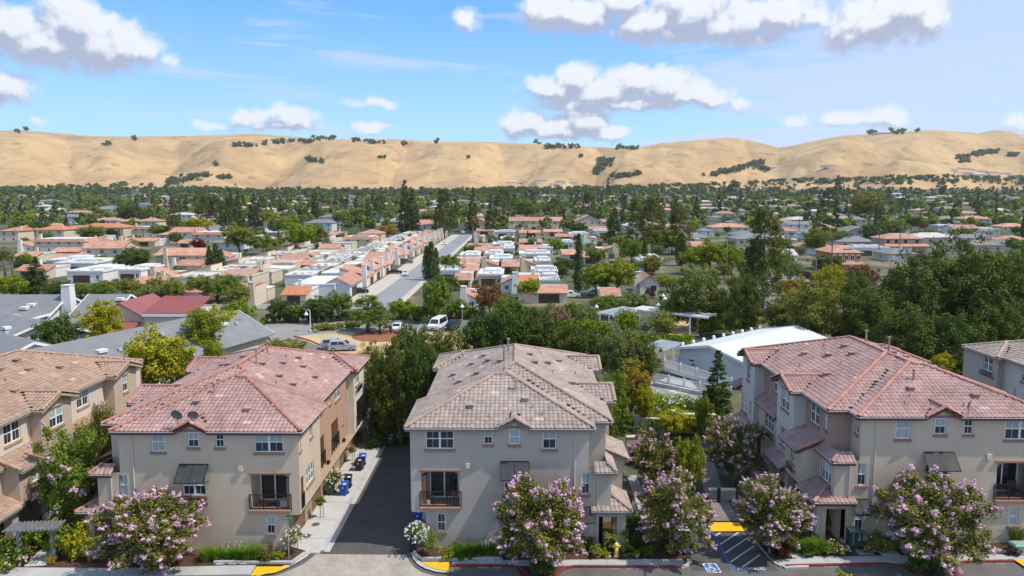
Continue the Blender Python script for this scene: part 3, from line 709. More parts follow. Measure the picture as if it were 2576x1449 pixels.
    def end_roof(s, maxn=300):
        rf = s.rf.build('roof', [s.under, s.fas], s.r)
        s.fa.build('fascia', s.fas, s.r); s.gu.build('gutter', gutter_w, s.r)
        V, F = tile_verts(TW, TL)
        me = npmesh('roof_tile', V, F, s.roofm); me2 = npmesh('roof_tile', V, F, s.palem)
        sc_ = []
        for i, (M, pale, o) in enumerate(s.tile_xf):
            c = M @ Vector((TW/2, TL/2, 0)); x, y = PX(c); vd = (CPOS-c); dist = vd.length
            f = max(0, (M.to_3x3() @ Vector((0, 0, 1))).dot(vd)/dist)
            sc_.append((f/dist**2*(1 if -20 < x < 2600 and y < 1460 else .01)*(3 if pale else 1), i))
        sc_.sort(reverse=True); off = s.r.location
        for _, i in sc_[:maxn]:
            M, pale, o = s.tile_xf[i]
            t = link('roof_tile', me2 if pale else me, s.r); M2 = M.copy(); M2.translation -= off; t.matrix_basis = M2
        rest = [s.tile_xf[i] for _, i in sc_[maxn:]]
        if rest:
            Ms = np.array([[list(r_) for r_ in M] for M, _, _ in rest]); nv = len(V)
            vv = np.einsum('nij,vj->nvi', Ms[:, :3, :3], V)+Ms[:, None, :3, 3]
            ff = (F[None]+(np.arange(len(rest))*nv)[:, None, None]).reshape(-1, 4)
            pm = np.repeat(np.array([1 if p else 0 for _, p, _ in rest]), len(F))
            me3 = npmesh('roof_tiles', (vv-np.array(off)).reshape(-1, 3), ff, [s.roofm, s.palem], pm)
            link('roof_tiles', me3, s.r, kind='stuff')
        # ridge tiles: one shared half barrel
        n = 7; L = 1.0; vs, fs = [], []
        for y, rr in ((0, .165), (1, .135)):
            for k in range(n): t = math.pi*k/(n-1); vs.append((rr*math.cos(t), y, rr*.8*math.sin(t)))
        for k in range(n-1): fs.append((k, k+1, n+k+1, n+k))
        me4 = npmesh('ridge_tile', np.array(vs), np.array(fs), s.ridgem, smooth=False)
        for p, q in s.ridges[:300]:
            d = q-p; ln = d.length; d.normalize(); x = d.cross(Vector((0, 0, 1))).normalized(); zz = x.cross(d)
            M = Matrix((x, d*ln, zz)).transposed().to_4x4(); M.translation = p-off
            t = link('ridge_tile', me4, s.r); t.matrix_basis = M
    def lean(s, u0, u1, v0, v1, ze, zt, hipfront=False, hipback=False):
        """lean-to tile roof against the entry wall: eave at u1 (z=ze), top at u0 (z=zt)"""
        k = u1-u0
        if hipfront:
            s.plane([(u1, v0, ze), (u1, v1, ze), (u0, v1, zt), (u0, v0+k, zt)])
            s.plane([(u0-1.0, v0, ze), (u1, v0, ze), (u0, v0+k, zt), (u0-1.0, v0+k, zt)])
            s.ridge((u1, v0, ze), (u0, v0+k, zt)); s.eave((u0-1.0, v0, ze), (u1, v0, ze))
            s.eave((u1, v0, ze), (u1, v1, ze))
        else:
            s.plane([(u1, v0, ze), (u1, v1, ze), (u0, v1, zt), (u0, v0, zt)])
            s.eave((u1, v0, ze), (u1, v1, ze)); s.ridge((u1, v0, ze), (u0, v0, zt)); s.rake((u1, v0, ze), (u0, v0, zt))
    def build(s, front=True, alley=True, entry=True):
        E = 8.6; S = .34; L = 23.0; a = .65; r_ = 6.2; U = 15.05; VM = 1.5; W_ = 13.6
        s.ridgem = material('ridge_'+s.k, s.cols.get('ridge', (.3,.17,.13)), .8, .12, .6, obr=.12)
        w1, w2, w3, wg = 'w1', 'w2', 'w3', 'wg'
        # front wall
        H = []
        if front:
            for (a0, a1, z0, z1, n) in ((1.45,3.50,7.03,8.42,2), (5.65,6.28,7.36,8.42,1), (7.46,8.25,7.36,8.42,1), (9.88,10.87,7.05,8.42,1)):
                H.append(s.win('f', 'u', .4, a0, a1, z0, z1, -1, n))
            H.append(s.win('f', 'u', .4, 7.1, 8.75, 4.0, 5.35, -1, 2, blind=.2))
            H.append(s.win('f', 'u', .4, 12.69, 13.30, 3.93, 5.42, -1, 1))
            H.append((1.1, 3.86, 3.08, 5.52, .02))
            s.panel(w1, 'u', .4, .4, 13.2, 2.65, E-.06, -1, [h for h in H])
            s.panel(w1, 'u', .4, 13.2, 14.75, 2.9, 5.6, -1, [(13.2, 13.30, 3.93, 5.42)])
            H2 = [s.win('f', 'u', .4, 2.22, 2.84, 1.28, 2.56, -1, 1), s.win('f', 'u', .4, 12.75, 13.35, .95, 2.35, -1, 1)]
            s.panel(w1, 'u', .4, 1.4, 14.0, 0, 2.65, -1, H2); s.panel(w1, 'u', .4, 13.2, 14.0, 2.65, 2.9, -1)
        else:
            s.panel(w1, 'u', .4, .4, 13.2, 2.65, E-.06, -1); s.panel(w1, 'u', .4, 1.4, 14.75, 0, 2.65, -1); s.panel(w1, 'u', .4, 13.2, 14.75, 2.65, 5.6, -1)
        # M front return, F right return
        s.panel(w1 if not s.cols.get('dark_entry') else w2, 'u', 1.9, 13.2, 14.6, 2.9, E-.06, -1)
        hr = [s.win('r', 'v', 13.2, .75, 1.25, 7.2, 8.4, 1, 1)] if entry else []
        s.panel(w1, 'v', 13.2, .4, 1.9, 5.0, E-.06, 1, hr)
        # entry wall 3F
        he = []
        if entry:
            he = [s.win('e','v',14.6,2.6,3.15,6.95,8.3,1), s.win('e','v',14.6,4.1,5.8,6.75,8.3,1,2), s.win('e','v',14.6,12.6,14.2,6.85,8.3,1,2)]
        s.panel(w2, 'v', 14.6, 1.9, 22.6, 2.9, E-.06, 1, [*he])
        s.panel(w1, 'v', 14.85, .4, 3.3, 2.9, 5.62, 1, [s.win('e','v',14.85,1.0,2.7,3.7,5.15,1,3)] if entry else [])
        s.panel(w1, 'u', 3.3, 14.6, 14.85, 2.9, 5.62, 1)
        s.panel(w1, 'u', .4, 14.75, 14.85, 2.9, 5.6, -1)
        # bays with gable ends
        for (b0, b1, dbl) in ((6.8, 10.5, True), (16.6, 20.3, False)):
            hb = []
            if entry:
                m_ = (b0+b1)/2
                hb = [s.win('b','v',15.5,m_-(.85 if dbl else .4),m_+(.85 if dbl else .4),6.75,8.2,1,2 if dbl else 1,head=True)]
                hb += [s.win('b','v',15.5,m_-.7,m_+.7,3.95,5.2,1,2,head=True)] if dbl else [s.win('b','v',15.5,b0+.7,b0+1.1,3.9,5.1,1,1,sill=False), s.win('b','v',15.5,b1-1.7,b1-.1,3.7,5.2,1,3)]
            s.panel(w3, 'v', 15.5, b0, b1, 2.9, E, 1, hb)
            for c, o_ in ((b0, -1), (b1, 1)): s.panel(w3, 'u', c, 14.6, 15.5, 2.9, E, o_)
            mb = s.wmb(w3); md = (b0+b1)/2; top = E+S*(b1-b0+.8)/2-.14
            mb.face([s.T(15.5, b0, E), s.T(15.5, b1, E), s.T(15.5, md, top)])
        # shed bay and second-floor walls between bays
        if entry:
            s.panel(w1, 'v', 16.1, 3.3, 6.6, 2.9, 5.35, 1, [s.win('s','v',16.1,4.7,5.3,3.9,5.2,1,1,sill=False)])
            s.panel(w1, 'u', 3.3, 14.85, 16.1, 2.9, 5.4, -1); s.panel(w1, 'u', 6.6, 15.5, 16.1, 2.9, 5.35, 1)
            s.wmb(w1).face([s.T(14.85, 3.3, 5.4), s.T(16.1, 3.3, 5.4), s.T(14.85, 3.3, 5.9)])
            s.railing('v', 16.1, 4.35, 5.65, 3.45, 3.85, 1, True)
            s.panel(w1, 'v', 15.1, 10.5, 16.6, 2.9, 5.5, 1, [s.win('s','v',15.1,12.4,14.7,3.75,5.2,1,3)])
            s.railing('v', 15.1, 12.2, 14.9, 3.3, 3.7, 1, True)
        # ground floor on the entry side, porch posts and stone pier
        s.panel(w1, 'v', 14.3, .4, 22.6, 0, 2.92, 1, [(3.6, 4.6, 0, 2.3, .3), (8.2, 9.3, 0, 2.3, .3), (13.5, 14.5, 0, 2.3, .3), (18.0, 19.1, 0, 2.3, .3)])
        s.boxp('front_door', garage_m, 14.0, 14.05, 3.6, 4.6, 0, 2.3); s.boxp('front_door', garage_m, 14.0, 14.05, 8.2, 9.3, 0, 2.3)
        s.boxp('front_door', garage_m, 14.0, 14.05, 13.5, 14.5, 0, 2.3); s.boxp('front_door', garage_m, 14.0, 14.05, 18.0, 19.1, 0, 2.3)
        s.panel(w1, 'u', .4, 14.0, 15.95, 2.35, 2.92, -1); s.boxp('porch_column', s.wm(w1), 15.3, 15.95, .4, 1.0, 0, 2.35)
        s.panel(w1, 'v', 15.95, .4, 3.2, 2.35, 2.92, 1); s.boxp('porch_column', s.wm(w1), 15.3, 15.95, 2.6, 3.2, 0, 2.35)
        s.boxp('porch_slab', concrete, 14.3, 15.95, 1.0, 2.6, 0, .12)
        for v in (6.7, 10.6, 16.3, 20.5):
            c_ = s.boxp('porch_column', s.wm(w1), 15.35, 15.9, v-.3, v+.3, 0, 2.9)
        if s.cols.get('stone'):
            rs = random.Random(3); 
            for v in (6.7, 10.6):
                for z in range(7):
                    for h in range(2):
                        s.boxp('stone', stone_m, 15.9, 15.93+rs.uniform(.02, .06), v-.31+h*.32, v+.0+h*.31, .02+z*.31, .31+z*.31)
        # alley side
        ha, hm, hk = [], [], []
        if alley:
            ha = [s.win('a','v',.4,.55,1.0,7.0,8.35,-1,1), s.win('a','v',.4,3.2,3.8,7.05,8.3,-1), s.win('a','v',.4,2.1,3.9,3.9,5.2,-1,3)]
            ha.append((.65, 1.35, 3.0, 5.1, 1.0))
            hm = [s.win('a','v',1.05,6.4,6.9,7.3,8.3,-1,1), s.win('a','v',1.05,8.3,8.9,7.3,8.3,-1), s.win('a','v',1.05,10.9,11.5,7.2,8.3,-1), s.win('a','v',1.05,12.9,14.6,6.9,8.3,-1,2), s.win('a','v',1.05,15.2,15.5,4.2,6.0,-1,1)]
            hm += [(6.7, 9.1, 3.1, 5.4, 1.4), (11.4, 13.6, 3.1, 5.4, 1.4)]
            hk = [s.win('a','v',.4,17.9,19.3,6.9,8.3,-1,2), (18.0, 21.4, 3.1, 5.4, 1.4)]
            s.railing('v', 1.05, 6.6, 9.2, 3.05, 4.1, -1); s.railing('v', 1.05, 11.3, 13.7, 3.05, 4.1, -1); s.railing('v', .4, 17.8, 21.6, 3.05, 4.1, -1)
            s.railing('v', .4, 17.6, 19.6, 6.4, 6.8, -1, True); s.railing('v', .4, .65, 1.35, 3.0, 3.9, -1)
            for (u, v0, v1) in ((2.45, 6.7, 9.1), (2.45, 11.4, 13.6), (1.8, 18.0, 21.4)):
                s.boxp('patio_door', glassdoor, u, u+.02, v0, v1, 3.1, 5.4)
            for v in (4.9, 9.6, 14.9):
                q = s.boxp('wall_lamp', iron, .78, 1.05, v, v+.3, 2.75, 2.95)
        s.panel(w1, 'v', .4, .4, 5.8, 2.65, E-.06, -1, ha); s.panel(w1, 'u', 5.8, .4, 1.05, 2.65, E-.06, 1)
        s.panel(w2, 'v', 1.05, 5.8, 17.1, 2.65, E-.06, -1, hm)
        s.panel(w3, 'v', .4, 17.1, 22.6, 2.65, E-.06, -1, hk); s.panel(w3, 'u', 17.1, .4, 1.05, 2.65, E-.06, -1)
        s.wmb(wg).quad(s.T(.4,.4,2.65), s.T(1.4,.4,2.65), s.T(1.4,22.6,2.65), s.T(.4,22.6,2.65))
        gd = [(2.0, 4.6), (6.4, 9.0), (10.6, 13.2), (15.2, 17.8), (19.0, 21.6)]
        s.panel(wg, 'v', 1.4, .4, 22.6, 0, 2.65, -1, [(x, y, 0, 2.25, .15) for x, y in gd])
        for x, y in gd:
            g0 = s.boxp('garage_door', garage_m, 1.5, 1.54, x, y, 0, 2.25)
            for k in range(4):
                s.boxp('panel', garage_m, 1.485, 1.4995, x+.05, y-.05, .06+k*.55, .54+k*.55, g0)
        s.panel(w1, 'u', 22.6, .4, 14.75, 0, E-.06, 1)
        # front details
        if front:
            bal = MB(); bal.box(1.1, 3.86, .42, 1.9, 3.0, 3.08, 0, s.T); bal.box(1.0, 3.98, .12, .42, 2.88, 3.05, 0, s.T); bal.build('balcony_floor', s.trim, s.r)
            rc = s.wmb(w1)
            for q in ([(1.1,.42,3.08),(1.1,1.9,3.08),(1.1,1.9,5.52),(1.1,.42,5.52)], [(3.86,.42,3.08),(3.86,1.9,3.08),(3.86,1.9,5.52),(3.86,.42,5.52)], [(1.1,1.9,3.08),(3.86,1.9,3.08),(3.86,1.9,5.52),(1.1,1.9,5.52)], [(1.1,.42,5.52),(3.86,.42,5.52),(3.86,1.9,5.52),(1.1,1.9,5.52)]):
                rc.quad(*[s.T(*p) for p in q])
            d = MB()
            for (x0, x1, z0, z1) in ((1.55,3.7,3.1,3.18),(1.55,3.7,5.28,5.36),(1.55,1.63,3.18,5.28),(3.62,3.7,3.18,5.28),(2.58,2.67,3.18,5.28)): d.box(x0, x1, 1.80, 1.89, z0, z1, 0, s.T)
            f = d.build('patio_door', white, s.r)
            for (x0, x1) in ((1.63,2.58),(2.67,3.62)): s.boxp('pane', glassdoor, x0, x1, 1.83, 1.85, 3.18, 5.28, f)
            m = MB(); m.box(.94, 4.02, .28, .39, 5.52, 5.64, 0, s.T)
            for (x, sg) in ((1.1, 1), (3.86, -1)):
                m.hexa([s.T(x,.41,5.25),s.T(x+sg*.03,.41,5.25),s.T(x+sg*.03,.5,5.25),s.T(x,.5,5.25),s.T(x,.41,5.519),s.T(x+sg*.5,.41,5.519),s.T(x+sg*.5,.5,5.519),s.T(x,.5,5.519)])
            m.build('balcony_header', s.trim, s.r)
            s.railing('u', .4, 1.0, 3.98, 3.05, 4.08, -1)
            s.boxp('vent_cover', ventm, 4.34, 4.66, .24, .398, 5.75, 6.08)
            for nm, (u0, u1, zt, zb, o0) in (('awning', (6.85, 8.9, 6.2, 5.25, .95)), ('awning', (12.55, 13.6, 3.05, 2.25, .75))):
                A, B, Cc, D = s.T(u0,.36,zt), s.T(u1,.36,zt), s.T(u1,.36-o0,zb), s.T(u0,.36-o0,zb)
                fr = MB()
                for p, q in ((A,B),(B,Cc),(Cc,D),(D,A)): fr.bar(p, q, .05)
                um = (u0+u1)/2; fr.bar(s.T(um,.36,zt), s.T(um,.36-o0,zb), .04)
                for u in (u0, u1): fr.bar(s.T(u,.38,zb-.25), s.T(u,.36-o0,zb), .035)
                fo = fr.build(nm+'_frame', iron, s.r); cl = MB()
                n_ = 30
                for k in range(n_):
                    t0, t1 = k/n_, (k+.72)/n_
                    cl.quad(A.lerp(D,t0), B.lerp(Cc,t0), B.lerp(Cc,t1), A.lerp(D,t1))
                n_ = int((u1-u0)/.07)
                for k in range(n_):
                    t0, t1 = k/n_, (k+.4)/n_; o_ = Vector((0,0,.004))
                    cl.quad(A.lerp(B,t0)+o_, A.lerp(B,t1)+o_, D.lerp(Cc,t1)+o_, D.lerp(Cc,t0)+o_)
                cl.build('awning_fabric', awn, s.r, kind='stuff')
            s.railing('u', .4, 7.0, 8.85, 3.45, 3.85, -1, True)
            ds = MB()
            for (u, z0, z1, v) in ((12.2, .1, 8.5, .36), (13.85, .1, 5.5, .36), (15.6, .1, 2.8, .36)):
                ds.tube([s.T(u, v, z0), s.T(u, v, z1)], .042, 8)
            for (u, v, z0, z1) in ((.36, .5, 2.7, 8.45), (1.01, 17.0, 2.7, 8.45), (1.01, 6.0, 2.7, 8.45), (14.64, 6.7, 5.9, 8.45), (15.14, 16.5, 3.1, 5.6)): ds.tube([s.T(u, v, z0), s.T(u, v, z1)], .042, 8)
            ds.build('downspout', material('downspout_cream', (.62,.54,.43), .6, .05), s.r)
            s.boxp('wall_lamp', ventm, 9.5, 9.62, .27, .398, 2.7, 2.82)
        # ---------------- roof
        s.begin_roof()
        z = lambda h: E+S*h
        ga = (W_+a)/2; gz = W_-ga                                  # front apex
        mr = (U+a)/2; mh = (U-a)/2                                # main ridge
        # front slope, cut for the eyebrow gable
        e0, e1, ec = 6.62, 9.08, 7.85; eh = .60; ed = eh/S
        s.plane([(0,0,E),(e0,0,E),(ec,ed,z(ed)),(e1,0,E),(W_,0,E),(ga,gz,z(gz)),(r_+a,r_,z(r_)),(r_,r_,z(r_))], 3)
        s.eave((0,0,E),(e0+.1,0,E)); s.eave((e1-.1,0,E),(W_,0,E))
        ez = E+eh
        for (x, q) in ((e0, 1), (e1, -1)):
            s.plane([(x,-.04,E+.02),(x,.04,E+.02),(ec,ed,ez+.02),(ec,-.04,ez+.02)] if q > 0 else [(x,.04,E+.02),(x,-.04,E+.02),(ec,-.04,ez+.02),(ec,ed,ez+.02)])
            s.ridge((x,-.06,E+.03),(ec,-.06,ez+.05)); s.rake((x,.0,E+.03),(ec,.0,ez+.05))
        s.ridge((ec,-.1,ez+.02),(ec,ed,ez+.02))
        s.wmb(w1).face([s.T(e0+.25,.395,E-.1), s.T(e1-.25,.395,E-.1), s.T(e1-.25,.395,E), s.T(ec,.395,ez-.12), s.T(e0+.25,.395,E)])
        s.boxp('vent_cover', ventm, ec-.16, ec+.16, .27, .39, E+.08, E+.36); s.boxp('trim_board', s.trim, e0+.3, e1-.3, .34, .39, E-.14, E-.02)
        # alley-side front wing
        s.plane([(0,r_,E),(0,0,E),(r_,r_,z(r_))], 1); s.eave((0,r_,E),(0,0,E))
        s.ridge((0,0,E),(r_,r_,z(r_))); s.ridge((0,r_,E),(r_,r_,z(r_))); s.rake((0,r_,E),(a+.4,r_,E+.13)); s.ridge((r_,r_,z(r_)),(r_+a,r_,z(r_))); s.ridge((r_+a,r_,z(r_)),(ga,gz,z(gz)))
        # entry-side slopes
        vb = VM+gz
        s.plane([(W_,0,E),(W_,VM,E),(ga,vb,z(gz)),(ga,gz,z(gz))]); s.eave((W_,0,E),(W_,VM,E))
        s.ridge((W_,0,E),(ga,gz,z(gz))); s.ridge((ga,gz,z(gz)),(ga,vb,z(gz)))
        s.plane([(W_,VM,E),(U,VM,E),(mr,VM+mh,z(mh)),(ga,vb,z(gz))]); s.eave((W_,VM,E),(U,VM,E))
        s.ridge((U,VM,E),(mr,VM+mh,z(mh))); s.ridge((ga,vb,z(gz)),(mr,VM+mh,z(mh)))
        v2 = L-mh-.6; s.ridge((mr,VM+mh,z(mh)),(mr,v2,z(mh)))
        Lb = v2+mh                                                # back eave of the main part
        # main entry slope with two gabled bays
        bays = ((6.4, 10.9), (16.2, 20.7))
        poly = [(U,Lb,E)]
        for b0, b1 in bays[::-1]:
            md = (b0+b1)/2; h = (b1-b0)/2; poly += [(U,b1,E),(U-h,md,z(h)),(U,b0,E)]
        poly += [(U,VM,E),(mr,VM+mh,z(mh)),(mr,v2,z(mh))]
        s.plane(poly, 4)
        prev = VM
        for b0, b1 in bays:
            md = (b0+b1)/2; h = (b1-b0)/2; uo = 15.95
            s.plane([(U,b0,E),(uo,b0,E),(uo,md,z(h)),(U-h,md,z(h))]); s.plane([(uo,b1,E),(U,b1,E),(U-h,md,z(h)),(uo,md,z(h))])
            s.ridge((uo,md,z(h)),(U-h,md,z(h))); s.ridge((uo-.05,b0,E),(uo-.05,md,z(h))); s.ridge((uo-.05,b1,E),(uo-.05,md,z(h)))
            s.rake((uo-.02,b0,E),(uo-.02,md,z(h))); s.rake((uo-.02,b1,E),(uo-.02,md,z(h)))
            s.eave((U,prev,E),(U,b0,E)); s.eave((U,b0,E),(uo,b0,E)); s.eave((U,b1,E),(uo,b1,E)); prev = b1
        s.eave((U,prev,E),(U,Lb,E))
        # main alley slope and the rear wing
        k0 = 16.7
        s.plane([(a,k0,E),(a,r_,E),(r_+a,r_,z(r_)),(ga,gz,z(gz)),(ga,vb,z(gz)),(mr,VM+mh,z(mh)),(mr,v2,z(mh)),(a+mh-.01,k0+mh-.01,z(mh))] if False else
                [(a,k0,E),(a,r_,E),(r_+a,r_,z(r_)),(ga,gz,z(gz)),(ga,vb,z(gz)),(mr,VM+mh,z(mh)),(mr,v2,z(mh)),(a+(Lb-k0)/2,k0+(Lb-k0)/2,z((Lb-k0)/2))], 6)
        s.eave((a,k0,E),(a,r_,E))
        hk2 = (Lb-k0)/2
        s.plane([(0,k0,E),(a,k0,E),(a+hk2,k0+hk2,z(hk2)),(hk2,k0+hk2,z(hk2))]); s.eave((0,k0,E),(a,k0,E))
        s.plane([(0,Lb,E),(0,k0,E),(hk2,k0+hk2,z(hk2))], 2); s.eave((0,Lb,E),(0,k0,E))
        s.ridge((0,k0,E),(hk2,k0+hk2,z(hk2))); s.ridge((0,Lb,E),(hk2,k0+hk2,z(hk2))); s.ridge((hk2,k0+hk2,z(hk2)),(a+hk2,k0+hk2,z(hk2))); s.ridge((a+hk2,k0+hk2,z(hk2)),(mr,v2,z(mh)))
        s.plane([(U,Lb,E),(0,Lb,E),(hk2,k0+hk2,z(hk2)),(a+hk2,k0+hk2,z(hk2)),(mr,v2,z(mh))]); s.ridge((U,Lb,E),(mr,v2,z(mh))); s.eave((0,Lb,E),(U,Lb,E))
        # small roofs on the entry side
        if entry:
            s.lean(14.6, 15.2, .0, 3.5, 5.62, 6.05, True); s.lean(14.6, 16.55, 3.1, 6.9, 5.4, 6.15)
            s.lean(14.6, 15.55, 10.7, 16.4, 5.55, 6.0); s.lean(14.4, 16.35, 0.0, 3.4, 2.95, 3.75, True)
            s.lean(15.3, 16.45, 6.5, 10.7, 2.95, 3.5); s.lean(15.3, 16.45, 16.3, 20.6, 2.95, 3.5)
            s.lean(14.6, 15.9, 20.7, 22.6, 5.55, 6.1)
        # vents and pipes
        for (u, v, f) in ((4.6,2.2,'d'),(8.7,3.0,'d'),(9.2,2.1,'s'),(6.0,1.1,'s'),(9.9,1.3,'s')): (s.dormer if f == 'd' else s.stub)(u, v, z(v)+.02)
        s.pipe(7.9, 4.2, z(4.2), .75)
        for (u, v) in ((3.2,8.5),(4.6,9.2),(5.4,12.5),(3.9,13.4),(2.4,11.8),(4.9,15.2),(6.5,10.6)): s.dormer(u, v, z(u-a)+.02)
        for (u, v, h) in ((6.9,10.2,1.3),(7.2,13.6,1.1)): s.pipe(u, v, z(u-a), h)
        for (u, v) in ((2.6,9.8),(4.3,7.4),(5.8,14.4)): s.stub(u, v, z(u-a))
        for (u, v) in ((9.6,10.8),(10.8,12.4),(9.2,13.2),(11.9,14.8),(12.6,8.2)): s.dormer(u, v, z(U-u)+.02)
        for (u, v) in ((11.0,9.4),(13.2,12.2),(10.2,15.0)): s.stub(u, v, z(U-u))
        s.end_roof()
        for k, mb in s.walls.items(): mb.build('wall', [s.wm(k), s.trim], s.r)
        return s

mauve = (.325,.205,.185); brownr = (.31,.21,.155); grayr = (.295,.235,.205)
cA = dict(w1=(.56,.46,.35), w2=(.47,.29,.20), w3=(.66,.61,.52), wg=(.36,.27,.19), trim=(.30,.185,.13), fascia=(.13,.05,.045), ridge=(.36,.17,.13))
cB = dict(w1=(.45,.40,.345), w2=(.44,.40,.35), w3=(.44,.40,.35), wg=(.30,.26,.22), trim=(.33,.19,.13), fascia=(.26,.20,.17), ridge=(.34,.245,.195))
cC = dict(w1=(.56,.46,.35), w2=(.37,.245,.19), w3=(.58,.53,.47), wg=(.36,.27,.19), trim=(.32,.175,.125), fascia=(.15,.055,.05), ridge=(.40,.20,.155), dark_entry=True)
cL = dict(w1=(.44,.355,.27), w2=(.62,.55,.47), w3=(.50,.39,.30), wg=(.36,.27,.19), trim=(.42,.29,.18), fascia=(.40,.31,.21), ridge=(.36,.235,.165), stone=True)
cD = dict(w1=(.42,.355,.31), w2=(.55,.51,.46), w3=(.42,.355,.31), wg=(.30,.26,.22), trim=(.25,.17,.13), fascia=(.26,.20,.17), ridge=(.42,.30,.23))
TA = Town('tan townhouse block with mauve tiled roof and two satellite dishes over its front', -14.97, 46.45, .982, .982, 1.035, True, cA, mauve).build()
TB = Town('grey townhouse block with grey brown tiled roof between the alley and the parking lane', -7.93, 46.9, .973, .973, 1.052, False, cB, grayr).build()
TC = Town('tan townhouse block with mauve tiled roof behind the green mailbox cabinet', 38.25, 48.0, 1.05, .94, 1.113, True, cC, mauve).build()
TL_ = Town('brown roofed townhouse block with pink tan gabled bays beside the weathered arbor', -51.4, 44.4, .975, .98, 1.045, False, cL, brownr).build(front=True, alley=False)
TD = Town('grey tan townhouse block with grey tiled roof partly seen past the oak trees', 47.6, 52.2, .97, .97, 1.04, False, cD, grayr).build(front=False, entry=False)
# ------------------------------------------------------------------ plants
def unit(v): return v/np.maximum(np.linalg.norm(v, axis=-1, keepdims=True), 1e-6)
def leaf_mesh(cs, rs, n, size, seed, outward=.55, aspect=1.7, shell=.55, flatten=1.0, droop=0.0, upb=.25):
    """leaf quads spread through the clumps cs (radius rs)"""
    r = np.random.default_rng(seed); cs = np.asarray(cs, float); rs = np.asarray(rs, float)
    N = len(cs)*n; d = unit(r.normal(size=(N, 3))); rad = np.repeat(rs, n)*(r.random(N)**shell)
    p = np.repeat(cs, n, 0)+d*rad[:, None]*np.array([1, 1, flatten])
    nm = unit(d*outward+unit(r.normal(size=(N, 3)))*(1-outward)+np.array([0, 0, upb]))
    t = unit(np.cross(nm, r.normal(size=(N, 3)))); t[:, 2] -= droop; t = unit(t)
    b = unit(np.cross(nm, t)); L = size*(.6+.8*r.random(N))[:, None]; Wd = L/aspect
    v = np.stack([p-t*L/2, p+b*Wd/2, p+t*L/2, p-b*Wd/2], 1).reshape(-1, 3)
    f = np.arange(N*4).reshape(-1, 4); return v, f
def ellips(n, seed, rx, ry, rz, cz, power=.45, jitter=.12, low=-1.0):
    r = np.random.default_rng(seed); out = []
    while len(out) < n:
        d = unit(r.normal(size=3)); q = d*(r.random()**power)
        if q[2] < low: continue
        out.append(q*(1+r.normal()*jitter))
    o = np.array(out)*[rx, ry, rz]; o[:, 2] += cz; return o
def leafmat(name, c, var=.30, c2=None, trans=.22):
    return material('leaf_'+name, c,   .75, .22, .6, spec=.08, isl=var, col2=c2, trans=trans)
bark = material('bark', (.17,.13,.10), .95, .25, 4.0, bump=.6, bscale=20)
barkp = material('pale_bark', (.34,.28,.22), .9, .2, 3.0)
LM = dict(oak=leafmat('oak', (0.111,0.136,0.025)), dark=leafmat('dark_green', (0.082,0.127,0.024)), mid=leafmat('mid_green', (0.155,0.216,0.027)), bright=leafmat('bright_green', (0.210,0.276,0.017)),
          yellow=leafmat('yellow_green', (0.340,0.320,0.016)), olive=leafmat('olive', (0.222,0.223,0.040)), grey=leafmat('grey_green', (0.192,0.219,0.058)), conifer=leafmat('conifer', (0.092,0.119,0.028)), pine=leafmat('pine', (0.134,0.140,0.030)),
          cypress=leafmat('cypress', (0.069,0.113,0.026)), brown=leafmat('brown', (0.165,0.094,0.037)), red=leafmat('dark_red', (0.165,0.015,0.019)), gold=leafmat('golden', (0.341,0.231,0.031)), myrtle=leafmat('myrtle', (.125,.175,.026), .4, (.215,.185,.05)),
          lime=leafmat('lime', (0.232,0.259,0.019)), blue=leafmat('blue_green', (0.107,0.153,0.055)), palm=leafmat('palm', (0.169,0.183,0.032)), flax=leafmat('flax', (0.132,0.066,0.031), .4), grass=leafmat('grass_blades', (0.109,0.207,0.015), .35), vine=leafmat('vine', (0.170,0.228,0.012)),
          hedge=leafmat('hedge', (0.219,0.256,0.047)), plum=leafmat('plum', (0.083,0.033,0.044)), rust=leafmat('rust', (0.209,0.110,0.044)), dry=leafmat('dry_twigs', (0.264,0.187,0.106)))
blossom = material('pink_blossom', (.70,.38,.56), .8, .1, 2.0, isl=.30, trans=.25, col2=(.76,.52,.64), spec=.05)
wblossom = material('white_blossom', (.80,.79,.72), .7, .05, 2.0, isl=.1, trans=.2)
pblossom = material('pale_pink_blossom', (.78,.52,.50), .7, .08, 2.0, isl=.2, trans=.2)
PROTO = {}
def trunk_mb(h, r0, r1, seed, limbs=5, spread=1.0, top=None, stems=1):
    rd = random.Random(seed); m = MB(); top = top or h*1.5
    for s_ in range(stems):
        ox, oy = (0, 0) if stems == 1 else (rd.uniform(-.15, .15), rd.uniform(-.15, .15)); lx, ly = rd.uniform(-.25, .25)*spread, rd.uniform(-.25, .25)*spread
        m.tube([(ox, oy, -.15), (ox+lx*.4, oy+ly*.4, h*.5), (ox+lx, oy+ly, h)], [r0, (r0+r1)/2, r1], 7)
        for k in range(limbs):
            a = 2*math.pi*(k+rd.random()*.6)/limbs+s_; e = spread*(.6+.5*rd.random())
            m.tube([(ox+lx, oy+ly, h*(.75+.2*rd.random())), (ox+lx+math.cos(a)*e*.5, oy+ly+math.sin(a)*e*.5, (h+top)/2), (ox+lx+math.cos(a)*e, oy+ly+math.sin(a)*e, top)], [r1*.75, r1*.5, r1*.15], 5, cap=False)
    return m
def mb_mesh(m, name, mat):
    o = m.build(name, mat, smooth=True); me = o.data; bpy.data.objects.remove(o); return me
def proto(key, h, w_, parts): PROTO[key] = (h, w_, parts)
def lm(name, vf, mat, extra=None): return npmesh(name, vf[0], vf[1], mat)
